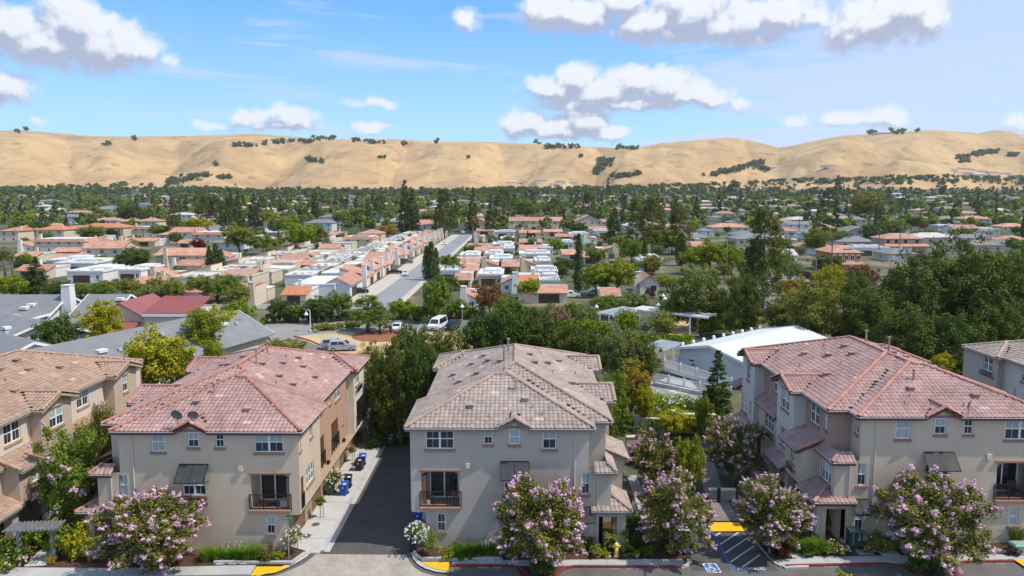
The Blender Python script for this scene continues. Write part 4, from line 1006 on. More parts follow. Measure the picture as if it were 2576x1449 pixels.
for i in range(3):
    for (k_, h_, rx, rz_, cz, n_, sd) in (('broad', 8, 3.0, 2.5, 5.1, 120, 20), ('tall', 12, 2.9, 4.4, 7.2, 170, 25)):
        c = ellips(n_, sd+i, rx, rx, rz_, cz, .38, .15, -.8); rs = np.random.default_rng(i).uniform(.42, .95, n_)
        proto('%s%d' % (k_, i), h_, 7, [('trunk', mb_mesh(trunk_mb(2.6, .22, .15, i, 6, 1.9, cz+.7), 'trunk', bark)), ('crown', lm('crown', leaf_mesh(c, rs, 85, .29, 30+sd+i, .6, 1.6, .4), LM['mid']))])
    for (k_, h_, rx, rz_, cz, n_, sd) in (('oak', 9, 4.6, 3.3, 5.4, 190, 40), ('otall', 13, 4.2, 5.2, 7.6, 240, 46)):
        c = ellips(n_, sd+i, rx, rx, rz_, cz, .36, .15, -.88); rs = np.random.default_rng(9+i).uniform(.5, 1.15, n_)
        proto('%s%d' % (k_, i), h_, 10 if k_ == 'otall' else 11, [('trunk', mb_mesh(trunk_mb(2.6, .32, .22, 5+i, 7, 3.2, cz+1), 'trunk', bark)), ('crown', lm('crown', leaf_mesh(c, rs, 85, .30, 50+sd+i, .6, 1.5, .4), LM['oak']))])
    # conifer: drooping whorls
    r = np.random.default_rng(60+i); cs, rs = [], []
    for z in np.linspace(2.2, 21.4, 30):
        R_ = 3.6*(1-(z-1.5)/21)**.85*r.uniform(.8, 1.15)+.15; k = max(3, int(R_*4.2))
        for j in range(k):
            a = r.random()*6.28; q = R_*r.uniform(.45, 1.0); cs.append((q*math.cos(a), q*math.sin(a), z-q*.22+r.normal()*.25)); rs.append(.35+.16*R_*r.uniform(.7, 1.2))
    proto('conifer%d' % i, 22, 8, [('trunk', mb_mesh(trunk_mb(20, .35, .06, 70+i, 0, .2), 'trunk', bark)), ('crown', lm('crown', leaf_mesh(cs, rs, 30, .62, 80+i, .35, 2.6, .6, .55, .25), LM['conifer']))])
    r = np.random.default_rng(90+i); cs, rs = [], []
    for k in range(120):
        z = r.uniform(3.2, 19.5); R_ = 4.6*(1-((z-3)/17.5)**1.6)**.7*(.55+.45*r.random())+.3; a = r.random()*6.28
        cs.append((R_*math.cos(a), R_*math.sin(a), z)); rs.append(r.uniform(.7, 1.45))
    proto('pine%d' % i, 20, 10, [('trunk', mb_mesh(trunk_mb(17, .38, .1, 100+i, 4, 1.2, 18), 'trunk', bark)), ('crown', lm('crown', leaf_mesh(cs, rs, 46, .55, 110+i, .5, 2.0, .5, .8), LM['pine']))])
    r = np.random.default_rng(120+i); cs = []; rs = []
    for z in np.linspace(.7, 11.6, 46):
        R_ = .85*math.sin(min(1, (z+.6)/3.2)*1.57)*(1-(max(0, z-5)/7.0)**1.7)+.08; a = r.random()*6.28
        for j in range(2): cs.append((R_*.5*math.cos(a+3*j), R_*.5*math.sin(a+3*j), z)); rs.append(R_*.62+.12)
    proto('cypress%d' % i, 12, 2.2, [('trunk', mb_mesh(trunk_mb(1.2, .12, .1, 130+i, 0, .1), 'trunk', bark)), ('crown', lm('crown', leaf_mesh(cs, rs, 26, .42, 140+i, .85, 2.4, .3, 1.3, -.8, .1), LM['cypress']))])
    # low-detail kinds for the far plain
    c = ellips(26, 150+i, 2.9, 2.9, 2.3, 3.6, .40, .15, -.8); rs = np.random.default_rng(160+i).uniform(.8, 1.4, 26)
    proto('farbroad%d' % i, 6.4, 7, [('tree', lm('tree', leaf_mesh(c, rs, 24, 1.0, 170+i, .7, 1.4, .3), LM['mid']))])
    r = np.random.default_rng(180+i); cs, rs = [], []
    for k in range(30):
        z = r.uniform(1.2, 16.3); R_ = 3.1*(1-(z-1)/16.2)**.8*r.uniform(.4, 1); a = r.random()*6.28; cs.append((R_*math.cos(a), R_*math.sin(a), z)); rs.append(.55+.28*(1-z/17))
    proto('farconifer%d' % i, 17, 6.4, [('tree', lm('tree', leaf_mesh(cs, rs, 20, 1.3, 190+i, .5, 1.5, .4), LM['conifer']))])
for i in range(2):
    c = ellips(34, 200+i, .75, .75, .55, .55, .35, .1, -.6); rs = np.random.default_rng(i).uniform(.16, .30, 34)
    proto('shrub%d' % i, 1.2, 1.9, [('leaves', lm('leaves', leaf_mesh(c, rs, 48, .13, 210+i, .6, 1.6), LM['mid']))])
    r = np.random.default_rng(220+i); v, f = [], []
    for k in range(300):
        a, q = r.random()*6.28, r.random()**.6*.28; b = np.array([q*math.cos(a), q*math.sin(a), 0]); d = np.array([math.cos(a+r.normal()*.5), math.sin(a+r.normal()*.5), 0]); L = r.uniform(.55, 1.0); o = r.uniform(.12, .62)
        s_ = np.array([-d[1], d[0], 0])*.014; p = [b, b+d*o*.35*L+[0, 0, .6*L], b+d*o*L+[0, 0, .86*L]]
        n = len(v); v += [p[0]-s_, p[0]+s_, p[1]+s_*.9, p[1]-s_*.9, p[2]+s_*.15, p[2]-s_*.15]; f += [(n, n+1, n+2, n+3), (n+3, n+2, n+4, n+5)]
    proto('tuft%d' % i, .85, 1.3, [('blades', npmesh('blades', np.array(v), np.array(f), LM['grass']))])
    r = np.random.default_rng(230+i); v, f = [], []
    for k in range(90):
        a, q = r.random()*6.28, r.random()*.2; b = np.array([q*math.cos(a), q*math.sin(a), 0]); d = np.array([math.cos(a), math.sin(a), 0]); L = r.uniform(.7, 1.25); o = r.uniform(.15, .8)
        s_ = np.array([-d[1], d[0], 0])*.032; p = [b, b+d*o*.4*L+[0, 0, .55*L], b+d*o*L+[0, 0, .72*L]]
        n = len(v); v += [p[0]-s_, p[0]+s_, p[1]+s_, p[1]-s_, p[2]+s_*.1, p[2]-s_*.1]; f += [(n, n+1, n+2, n+3), (n+3, n+2, n+4, n+5)]
    proto('flax%d' % i, .95, 1.5, [('blades', npmesh('blades', np.array(v), np.array(f), LM['flax']))])
def myrtle(i, nbl, low):
    c = ellips(120, 240+i, 2.0, 2.0, 2.1, 2.8, .45, .13, low); r = np.random.default_rng(250+i); rs = r.uniform(.34, .62, 120)
    up = c[c[:, 2] > 1.2]; far = np.linalg.norm((up-[0, 0, 2.9])/[1.95, 1.95, 1.95], axis=1); tips = up[np.argsort(-far)[:nbl]]
    tips = tips+unit(tips-[0, 0, 2.7])*.30; sp = np.concatenate([tips+r.normal(size=tips.shape)*.13 for _ in range(4)]); sp2 = sp+unit(sp-[0, 0, 2.4])*.14
    bl = np.concatenate([sp, sp2]); br = np.concatenate([np.full(len(sp), .13), np.full(len(sp2), .08)])
    tw = tips-unit(tips-[0, 0, 2.7])*.1
    proto('myrtle%d' % i, 5.1, 4.4, [('trunk', mb_mesh(trunk_mb(1.5, .085, .06, 260+i, 5, 1.1, 3.4, 1), 'trunk', barkp)),
        ('crown', lm('crown', leaf_mesh(np.concatenate([c, tw]), np.concatenate([rs, np.full(len(tw), .25)]), 165, .125, 270+i, .5, 1.6), LM['myrtle'])),
        ('blossoms', lm('blossoms', leaf_mesh(bl, br, 17, .085, 280+i, .7, 1.2), blossom))])
for i, (nb, lw) in enumerate(((95, -.85), (86, -.8), (76, -.8), (18, -.8))): myrtle(i, nb, lw)
def palm_proto():
    m = MB(); m.tube([(0,0,-.2),(.1,0,4),(0,0,9.2)], [.42,.30,.30], 9); r = np.random.default_rng(3); v, f = [], []
    for k in range(46):
        a = r.random()*6.28; e = r.uniform(-.9, 1.15); L = r.uniform(1.3, 1.9); d = np.array([math.cos(a)*math.cos(e), math.sin(a)*math.cos(e), math.sin(e)]); s_ = np.array([-math.sin(a), math.cos(a), 0]); b = np.array([0, 0, 9.3])
        c = b+d*L*.75
        for j in range(-5, 6):
            q = c+(d*math.cos(j*.2)+s_*math.sin(j*.2))*L*.55-np.array([0, 0, .25]); w2 = s_*.07
            n = len(v); v += [c-w2, c+w2, q+w2*.3, q-w2*.3]; f.append((n, n+1, n+2, n+3))
        n = len(v); v += [b-s_*.03, b+s_*.03, c+s_*.03, c-s_*.03]; f.append((n, n+1, n+2, n+3))
    sk = leaf_mesh([(0,0,8.6),(0,0,8.0),(0,0,7.5)], [.55,.5,.4], 60, .8, 5, .3, 4, .3, 1, 1.2)
    proto('palm', 11, 3.6, [('trunk', mb_mesh(m, 'trunk', bark)), ('fronds', npmesh('fronds', np.array(v), np.array(f), LM['palm'])), ('skirt', lm('skirt', sk, LM['dry']))])
palm_proto()
PLACED = []
def plant(key, loc, h, w_, label, cat, group=None, mat=None, name=None, rz=None, bmat=None, wy=None):
    ph, pw, parts = PROTO[key]; loc = Vector(loc)
    rz = random.random()*6.28 if rz is None else rz
    nm = name or {'broad': 'broadleaf_tree', 'oak': 'oak_tree', 'coni': 'conifer_tree', 'pine': 'pine_tree', 'tall0': 'broadleaf_tree', 'otal': 'oak_tree', 'cypr': 'cypress_tree', 'shru': 'shrub', 'tuft': 'ornamental_grass', 'flax': 'flax_plant', 'myrt': 'crape_myrtle', 'palm': 'palm_tree', 'farb': 'broadleaf_tree', 'farc': 'conifer_tree'}.get(key[:5] if key[:5] == 'broad' else key[:4], 'broadleaf_tree')
    def setm(o, m):
        o.material_slots[0].link = 'OBJECT'; o.material_slots[0].material = m
    if len(parts) == 1 and key.startswith(('far', 'shrub', 'tuft', 'flax')):
        o = link(nm, parts[0][1]); o.location = loc; o.rotation_euler = (0, 0, rz); o.scale = (w_/pw, (wy or w_)/pw, h/ph); tag(o, label, cat, group)
        if mat: setm(o, mat)
        return o
    r_ = root(nm, loc, label, cat, group, rz); r_.scale = (w_/pw, (wy or w_)/pw, h/ph)
    for n_, me in parts:
        o = link(n_, me, r_)
        if n_ == 'crown' and mat: setm(o, mat)
        if n_ == 'blossoms' and bmat: setm(o, bmat)
    return r_
# ------------------------------------------------------------------ things in front: plants, bins, street furniture
def at(x, y, z=.14): return G(x, y, z)
GM = 'crape myrtles in flower'
for (x, y, h, w_, k, lb) in (
    (378, 1441, 5.7, 6.4, 0, 'pink flowering crape myrtle in front of the tan block with two satellite dishes'),
    (1362, 1441, 6.6, 6.2, 1, 'pink flowering crape myrtle with two dark clipped shrubs at its foot before the grey block'),
    (1692, 1392, 5.6, 5.3, 2, 'crape myrtle in the strip between the side walk and the lane, beside the wheelchair marking'),
    (1936, 1392, 5.4, 5.2, 1, 'crape myrtle in the flax strip right of the striped aisle'),
    (2336, 1432, 6.4, 6.8, 0, 'broad crape myrtle standing in the red kerbed island before the balcony with furniture')):
    plant('myrtle%d' % k, at(x, y, .1), h, w_, lb, 'tree', GM, rz=x*.37)
for (x, y, h, w_, k, lb) in (
    (1640, 1225, 4.6, 4.2, 2, 'far crape myrtle beside the grey block, in front of the cream garden wall'),
    (1845, 1215, 5.6, 5.0, 0, 'far crape myrtle under the white gabled bay of the right block'),
    (1715, 1235, 3.4, 3.4, 2, 'small crape myrtle in the middle of the court path')):
    plant('myrtle%d' % k, at(x, y, .1), h, w_, lb, 'tree', GM, rz=x*.21)
plant('myrtle3', at(205, 1335), 8.6, 5.4, 'tall green crape myrtle with few flowers between the brown and the mauve roofed blocks', 'tree', GM, mat=LM['mid'], rz=.4)
plant('myrtle3', at(262, 1255), 8.6, 3.6, 'slender crape myrtle reaching the cream walls of the brown roofed block', 'tree', GM, mat=LM['olive'], rz=2.4)
plant('broad1', at(1735, 1260), 5.6, 2.6, 'slim bright green tree in the court between two crape myrtles', 'tree', mat=LM['lime'])
plant('broad2', at(1700, 1108), 3.2, 4.0, 'low golden green tree in front of the cream garden wall', 'tree', mat=LM['yellow'])
plant('broad0', at(1765, 1095), 4.2, 2.0, 'narrow yellow green sapling before the garden wall pier', 'tree', mat=LM['lime'])
S_ = lambda x, y, h, w_, mat, lb, k=0, grp=None, z=.14, bm=None: plant('shrub%d' % (k % 2), at(x, y, z), h, w_, lb, 'shrub', grp, LM[mat] if isinstance(mat, str) else mat)
S_(671, 1409, .95, 1.7, 'oak', 'dark olive shrub left of the green street name sign'); S_(700, 1408, .6, 1.2, 'bright', 'low green shrub right beside the dark olive one under the small window', 1)
S_(1125, 1404, .9, 1.6, 'bright', 'yellow green shrub under the small ground floor window of the grey block'); S_(1147, 1402, 1.0, 1.5, 'dark', 'dark shrub between the yellow green shrub and the long grass', 1)
S_(1345, 1446, 1.25, 1.3, 'dark', 'dark clipped shrub left of the crape myrtle trunk on the central island', 0, 'clipped shrubs in the kerb islands', .1); S_(1381, 1446, 1.25, 1.3, 'dark', 'dark clipped shrub right of the crape myrtle trunk on the central island', 1, 'clipped shrubs in the kerb islands', .1)
S_(2306, 1441, 1.35, 1.8, 'dark', 'round clipped shrub left of the trunk in the right hand island', 1, 'clipped shrubs in the kerb islands', .1); S_(2356, 1440, 1.3, 1.5, 'dark', 'round clipped shrub right of the trunk in the right hand island', 0, 'clipped shrubs in the kerb islands', .1)
S_(2218, 1380, 1.0, 2.2, 'hedge', 'wide pale green rounded shrub by the downspout right of the mailbox'); S_(2243, 1383, .9, 1.6, 'grey', 'grey green shrub half merged with the wide pale one', 1)
S_(1500, 1399, .8, 1.3, 'hedge', 'squarish pale shrub left of the yellow hydrant', 1); S_(1523, 1400, .55, .8, 'yellow', 'small yellow green shrub at the hydrant', 0); S_(1598, 1399, .6, .9, 'bright', 'small green shrub right of the hydrant near the lamp stub', 0); S_(1628, 1400, .9, 1.2, 'oak', 'dark shrub at the corner of the bed by the side walk', 1)
S_(2470, 1383, 1.35, 2.4, 'oak', 'dark shrub left of the green utility box'); S_(2548, 1394, .5, 1.4, 'plum', 'low purple grey plant in front of the utility box', 1)
S_(2060, 1312, 2.3, 2.6, 'bright', 'bright green leafy shrub at the dark porch opening left of the mailbox'); S_(2075, 1330, 1.6, 1.8, 'mid', 'mid green shrub close behind the mailbox', 1)
for (x, y, h, w_, mat, lb) in ((60, 1405, 2.0, 3.2, 'mid', 'leafy green shrub behind the left post of the arbor'), (95, 1375, 1.7, 2.6, 'bright', 'rounded green shrub behind the middle of the arbor'), (160, 1395, 2.6, 2.8, 'mid', 'tall green shrub right of the arbor'), (200, 1402, 2.4, 2.4, 'yellow', 'yellow green small tree like shrub right of the arbor'),
    (240, 1408, 1.5, 1.9, 'hedge', 'grey green shrub between the yellow shrub and the pink tree'), (178, 1300, 1.6, 2.2, 'bright', 'bright shrub by the stone pier'), (195, 1330, .8, 2.6, 'hedge', 'low clipped pale hedge behind the yellow shrub'), (120, 1345, 1.2, 2.0, 'mid', 'green shrub beyond the arbor by the garage'), (0, 1412, 1.6, 2.4, 'mid', 'green shrub at the left edge of the photo'), (126, 1420, .6, .9, 'gold', 'small golden shrub at the foot of the right arbor post'),
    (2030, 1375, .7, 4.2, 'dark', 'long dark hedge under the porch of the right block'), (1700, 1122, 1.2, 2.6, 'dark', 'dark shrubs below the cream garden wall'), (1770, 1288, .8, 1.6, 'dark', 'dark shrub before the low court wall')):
    S_(x, y, h, w_, mat, lb, int(x))
# shrubs with flowers
def rose(x, y, h, w_, bm, mat, lb, n=40, z=.14):
    o = root('rose_bush', at(x, y, z), lb, 'shrub', None); me = PROTO['shrub0'][2][0][1]; l = link('leaves', me, o); l.material_slots[0].link = 'OBJECT'; l.material_slots[0].material = LM[mat]; l.scale = (w_/1.9, w_/1.9, h/1.2)
    c = ellips(n, int(x), w_*.44, w_*.44, h*.5, h*.5, .12, .05, -.4); v, f = leaf_mesh(c, np.full(n, .07), 9, .10, int(x), .6, 1.1); link('blossoms', npmesh('blossoms', v, f, bm), o); return o
rose(30, 1425, .9, 2.6, pblossom, 'mid', 'low rose bush with pale pink flowers left of the arbor'); rose(2108, 1391, .95, 1.7, pblossom, 'olive', 'rose bush with pale and pink flowers left of the mailbox cabinet'); rose(2185, 1386, 1.0, 1.7, pblossom, 'olive', 'rose bush with a few pale flowers right of the mailbox cabinet', 16)
def standard(x, y, h, w_, bm, lb, mat='mid', stake=True, grp='standard bushes on stems', n=110):
    o = root('standard_bush', at(x, y, .12), lb, 'shrub', grp); m = MB(); m.tube([(0,0,-.1),(.02,0,h-w_*.4)], .03, 6)
    m.build('stem', bark, o, local=True); 
    if stake: s_ = MB(); s_.tube([(.22,.05,-.1),(.22,.05,h*.62)], .025, 6); s_.build('stake', bark, o, local=True)
    c = ellips(30, int(x), w_*.42, w_*.42, w_*.36, h-w_*.36, .4); v, f = leaf_mesh(c, np.full(30, w_*.16), 34, .12, int(x)+1, .5); link('crown', npmesh('crown', v, f, LM[mat]), o)
    if bm: c = ellips(n, int(x)+5, w_*.54, w_*.54, w_*.46, h-w_*.36, .08); v, f = leaf_mesh(c, np.full(n, .08), 8, .11, int(x)+2, .6, 1.2); link('blossoms', npmesh('blossoms', v, f, bm), o)
standard(740, 1392, 1.75, 1.35, wblossom, 'white flowered standard bush beside the street name sign', 'olive', n=60); standard(846, 1242, 2.0, 1.45, wblossom, 'white flowered standard bush behind the green bin', 'olive', n=60)
standard(806, 1302, 1.7, 1.0, None, 'small green standard tree in the apron between the two white flowered ones', 'mid', n=0); standard(886, 1160, 1.5, .9, None, 'sparse small standard tree near the black bin', 'olive', n=0)
standard(1049, 1392, 2.1, 1.5, wblossom, 'white flowered standard bush at the alley corner of the grey block'); standard(1083, 1400, 1.75, 1.7, None, 'green standard bush right of the white flowered one at the grey block corner', 'mid', n=0)
# ornamental grasses
for k, (x, y, h, w_) in enumerate(((520,1410,.9,1.5),(545,1408,.8,1.4),(575,1405,.75,1.4),(602,1405,.85,1.5),(628,1408,1.0,1.6),(646,1408,.95,1.5))): plant('tuft%d' % (k % 2), at(x, y), h, w_, ['leftmost tuft', 'second tuft', 'third tuft', 'fourth tuft', 'fifth tuft', 'rightmost tuft'][k]+' of the green grass row under the tan front wall', 'grass tuft', 'grass tufts before the tan block')
for k, (x, y, h, w_) in enumerate(((1160,1405,1.0,1.5),(1182,1404,.95,1.5),(1205,1400,.9,1.4),(1228,1399,.95,1.5),(1252,1399,1.0,1.5),(1275,1398,.9,1.4))): plant('tuft%d' % (k % 2), at(x, y), h, w_, ['leftmost tuft', 'second tuft', 'third tuft', 'fourth tuft', 'fifth tuft', 'rightmost tuft'][k]+' of the grass row under the grey front wall', 'grass tuft', 'grass tufts before the grey block')
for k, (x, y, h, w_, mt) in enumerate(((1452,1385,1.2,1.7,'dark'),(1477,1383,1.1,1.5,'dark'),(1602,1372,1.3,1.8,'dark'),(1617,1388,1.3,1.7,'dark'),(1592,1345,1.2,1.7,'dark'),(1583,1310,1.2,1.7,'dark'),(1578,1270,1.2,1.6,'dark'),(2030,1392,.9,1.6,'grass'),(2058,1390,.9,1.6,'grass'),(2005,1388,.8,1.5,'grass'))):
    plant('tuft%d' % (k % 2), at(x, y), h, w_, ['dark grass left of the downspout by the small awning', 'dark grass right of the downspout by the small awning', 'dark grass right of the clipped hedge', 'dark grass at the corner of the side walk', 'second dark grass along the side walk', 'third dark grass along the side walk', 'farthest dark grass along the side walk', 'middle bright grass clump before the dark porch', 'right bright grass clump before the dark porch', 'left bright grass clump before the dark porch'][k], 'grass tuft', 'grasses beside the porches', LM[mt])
plant('tuft1', at(948, 1113), 1.2, 2.0, 'tall green grass at the end of the alley by the blue bin', 'grass tuft'); plant('tuft0', at(2555, 1366), 1.5, 1.7, 'feathery grey grass behind the utility box', 'grass tuft', None, LM['hedge'])
for k, (x, y) in enumerate(((1700,1398),(1688,1378),(1678,1358),(1712,1388))): plant('flax%d' % (k % 2), at(x, y), 1.15, 1.6, ['nearest bronze flax in the strip left of the lane', 'second bronze flax in the strip left of the lane', 'farthest bronze flax in the strip left of the lane', 'bronze flax touching the kerb of the lane'][k], 'flax plant', 'bronze flax plants')
for k, (x, y) in enumerate(((1966,1398),(1945,1388),(1928,1368),(1910,1350),(1975,1392))): plant('flax%d' % (k % 2), at(x, y), 1.25, 1.8, ['nearest bronze flax right of the striped aisle', 'second bronze flax right of the striped aisle', 'third bronze flax right of the striped aisle', 'farthest bronze flax right of the striped aisle', 'bronze flax at the walk behind the right lane kerb'][k], 'flax plant', 'bronze flax plants')
def bush_box(name, x0, x1, y0, y1, z1, mat, lb, cat='hedge', lf=.12, n=None):
    r = np.random.default_rng(int(abs(x0)*10)); vol = max(40, int((x1-x0)*(y1-y0)*26)); n = n or vol
    p = r.random((n, 3)); ax = r.integers(0, 3, n); p[np.arange(n), ax] = np.where((ax == 2) | (r.random(n) < .5), .96, .04)
    c = np.array([x0, y0, .1])+p*[x1-x0, y1-y0, z1-.15]; v, f = leaf_mesh(c, np.full(n, .18), 40, lf, n, .5, 1.5)
    m = MB(); o = link(name, npmesh(name, v, f, LM[mat])); return tag(o, lb, cat)
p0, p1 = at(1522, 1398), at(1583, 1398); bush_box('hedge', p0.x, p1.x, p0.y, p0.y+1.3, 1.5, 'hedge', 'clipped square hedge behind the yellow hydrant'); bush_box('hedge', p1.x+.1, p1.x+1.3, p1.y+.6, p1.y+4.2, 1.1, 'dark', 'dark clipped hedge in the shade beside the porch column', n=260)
# foreground tips cut by the lower edge
o = link('shrub', npmesh('shrub', *leaf_mesh(np.array([tuple(AY(x, y, 30.0)) for x, y in ((2096,1462),(2112,1444),(2125,1452),(2140,1460),(2165,1466),(2118,1474),(2150,1478),(2130,1500),(2130,1530))]), np.full(9, .26), 60, .14, 4, .5), LM['yellow'])); tag(o, 'yellow green tree top rising into the lower edge before the right block', 'tree')
m = MB(); m.tube([AY(2130, 1520, 30.0)*1, (AY(2130, 1520, 30.0).x, 30.0, 0)], [.06, .12], 7); m.build('trunk', bark, o)
# --- bins
def bin_(x, y, col, lb, rz=0.0, z=.1):
    o = root('wheeled_bin', at(x, y, z), lb, 'bin', 'wheeled bins in the alley', rz); mt = material('bin_'+col, dict(blue=(.015,.085,.42), black=(.014,.014,.018), green=(.018,.085,.035))[col], .5, .1, spec=.4)
    m = MB(); m.hexa([(-.24,-.26,.06),(.24,-.26,.06),(.24,.22,.06),(-.24,.22,.06),(-.31,-.36,1.0),(.31,-.36,1.0),(.31,.36,1.0),(-.31,.36,1.0)]); m.box(-.34,.34,-.38,.38,.97,1.02); m.build('body', mt, o, local=True)
    l = MB(); l.hexa([(-.34,-.42,1.022),(.34,-.42,1.022),(.34,.38,1.05),(-.34,.38,1.05),(-.31,-.38,1.06),(.31,-.38,1.06),(.31,.36,1.13),(-.31,.36,1.13)]); l.bar((-.3,.46,1.0),(.3,.46,1.0),.04); l.build('lid', mt, o, local=True)
    for sx in (-.27,.27):
        w_ = MB(); w_.tube([(sx-.04,.27,.13),(sx+.04,.27,.13)], .13, 12); w_.build('wheel', iron, o, local=True)
    s_ = MB(); s_.quad((-.07,-.345,.72),(.07,-.345,.72),(.08,-.362,.86),(-.08,-.362,.86)); s_.build('emblem', paintw, o, local=True)
    s_ = MB(); s_.quad((-.02,-.30,1.075),(.26,-.30,1.075),(.26,-.1,1.1),(-.02,-.1,1.1)); s_.build('label_plate', material('label', (.6,.6,.6)), o, local=True)
bin_(833, 1243, 'green', 'green wheeled bin beside the white flowered standard'); bin_(866, 1246, 'blue', 'front blue wheeled bin in the alley beside the green one', -.1, .03); bin_(876, 1228, 'black', 'dark bin just behind the front blue bin', .1, .03)
bin_(904, 1184, 'black', 'black wheeled bin halfway up the alley', -.1, .04); bin_(912, 1172, 'blue', 'blue wheeled bin behind the black one halfway up the alley', .1, .06)
bin_(938, 1120, 'blue', 'blue wheeled bin by the tall grass at the alley end', .2); bin_(983, 1119, 'green', 'leftmost green bin at the shaded end of the alley', .1); bin_(1001, 1114, 'green', 'middle green bin at the shaded end of the alley'); bin_(1015, 1112, 'green', 'rightmost green bin at the shaded end of the alley'); bin_(960, 1112, 'black', 'black bin in the shade between the blue and the green bins')
bin_(1041, 1386, 'black', 'black wheeled bin under the white flowers at the grey block corner', 0, .1); bin_(1052, 1318, 'blue', 'blue bin peeping out under the overhang of the grey block', 0, .1)
# --- fire hydrant
o = root('fire_hydrant', at(1550, 1399), 'yellow fire hydrant in front of the square hedge', 'hydrant'); hy = material('hydrant_yellow', (.72,.52,.13), .5, .1)
m = MB(); m.lathe([(.20,0),(.20,.05),(.13,.07),(.125,.52),(.16,.55),(.16,.60),(.12,.64),(.13,.80),(.18,.83),(.18,.87),(.14,.93),(.05,.99),(.05,1.04),(.001,1.05)], n=16); m.build('barrel', hy, o, local=True)
for s_, z, r in ((-1,.72,.07),(1,.72,.07)): m = MB(); m.tube([(0,0,z),(s_*.26,0,z)], [r, r*1.1], 10); m.build('outlet', hy, o, local=True)
m = MB(); m.tube([(0,0,.45),(-.02,-.24,.42)], [.1,.115], 12); m.build('outlet', hy, o, local=True)
o = root('hydrant_cover', at(1529, 1401), 'grey utility lid set in the bed left of the hydrant', 'cover'); m = MB(); m.box(-.2,.2,-.15,.15,0,.12); m.build('lid', concrete, o, local=True)
o = root('path_light', at(1602, 1402), 'low round pale path light in the corner bed', 'light'); m = MB(); m.lathe([(.1,0),(.12,.18),(.2,.2),(.2,.24),(.02,.26)], n=12); m.build('lamp', material('grey_metal', (.35,.38,.4), .5), o, local=True)
# --- mailbox cabinet
o = root('mailbox_cabinet', at(2147, 1394, .13), 'dark green cluster mailbox cabinet on a pedestal before the right block', 'mailbox'); gm = material('mailbox_green', (.012,.05,.045), .45, .12, spec=.4)
m = MB(); m.lathe([(.30,0),(.28,.06),(.17,.12),(.13,.2),(.12,.72)], n=14); m.build('pedestal', gm, o, local=True)
m = MB(); m.box(-.44,.44,-.28,.28,.72,1.72); m.hexa([(-.48,-.32,1.722),(.48,-.32,1.722),(.48,.32,1.722),(-.48,.32,1.722),(-.46,-.30,1.78),(.46,-.30,1.78),(.46,.30,1.9),(-.46,.30,1.9)]); m.build('cabinet', gm, o, local=True)
for c in range(2):
    for r_ in range(7):
        if c == 1 and r_ < 3: continue
        x0 = -.40+c*.42; z0 = .78+r_*.13; m = MB(); m.box(x0, x0+.37, -.295, -.281, z0, z0+.115); d = m.build('door', gm, o, local=True); m = MB(); m.box(x0+.14, x0+.24, -.30, -.296, z0+.05, z0+.075); m.build('number_plate', ventm, d, local=True)
for z0, z1 in ((.78,.96),(.98,1.16)): m = MB(); m.box(.02,.39,-.295,-.281,z0,z1); m.build('door', gm, o, local=True)
m = MB(); m.box(.10,.30,-.31,-.296,1.19,1.22); m.build('mail_slot', white, o, local=True)
p = at(2172, 1366, 1.1); o = root('paper_sheet', o.location+Vector((.48,0,1.2)), 'white sheet of paper stuck on the right side of the mailbox', 'paper'); m = MB(); m.box(0,.05,-.1,.14,-.05,.35); m.build('sheet', white, o, local=True)
# --- utility box, flag stones
o = root('utility_box', at(2570, 1390), 'pale green transformer box at the right edge by the kerb', 'utility box'); ub = material('utility_green', (.22,.36,.27), .6, .06)
m = MB(); m.hexa([(-.75,-.4,0),(.75,-.4,0),(.75,.4,0),(-.75,.4,0),(-.7,-.36,.62),(.7,-.36,.62),(.7,.36,.62),(-.7,.36,.62)]); m.build('body', ub, o, local=True); m = MB(); m.hexa([(-.74,-.4,.622),(.74,-.4,.622),(.74,.4,.622),(-.74,.4,.622),(-.64,-.3,.72),(.64,-.3,.72),(.64,.3,.72),(-.64,.3,.72)]); m.build('lid', ub, o, local=True)
slabm = material('stepping_stone', (.43,.42,.40), .9, .1, obr=.12)
def stones(pix, lb, grp):
    for k, (x, y, w_, d) in enumerate(pix):
        p = at(x, y, .165); m = MB(); m.box(p.x-w_/2, p.x+w_/2, p.y-d/2, p.y+d/2, .12, .185); o = m.build('stepping_stone', slabm); tag(o, lb[k], 'stone', grp)
stones([(557,1413,.5,.75),(590,1412,.5,.75),(616,1412,.5,.75)], ['left stepping stone before the tan grass row', 'middle stepping stone before the tan grass row', 'right stepping stone before the tan grass row'], 'stepping stones at the tan block')
stones([(1186,1404,.5,.8),(1209,1403,.5,.8),(1236,1403,.5,.8),(1258,1403,.4,.8)], ['leftmost stepping stone before the grey grass row', 'second stepping stone before the grey grass row', 'third stepping stone before the grey grass row', 'rightmost stepping stone before the grey grass row'], 'stepping stones at the grey block')
stones([(2170,1388,1.3,.7),(2236,1391,1.3,.6),(2283,1388,.7,.6),(2276,1380,.7,.6),(2272,1373,.7,.6),(2310,1388,.7,.6),(2300,1378,.7,.6),(2415,1393,.5,.5),(2432,1389,.6,.9)], ['flat flagstone right of the mailbox', 'flat flagstone under the pale shrub', 'front square stepping stone of the path left of the island tree', 'second square stepping stone of the path left of the island tree', 'back square stepping stone of the path left of the island tree', 'front stone of the right hand stepping path', 'back stone of the right hand stepping path', 'small stone left of the low planter kerb', 'long stone at the low planter kerb'], 'stepping stones at the right block')
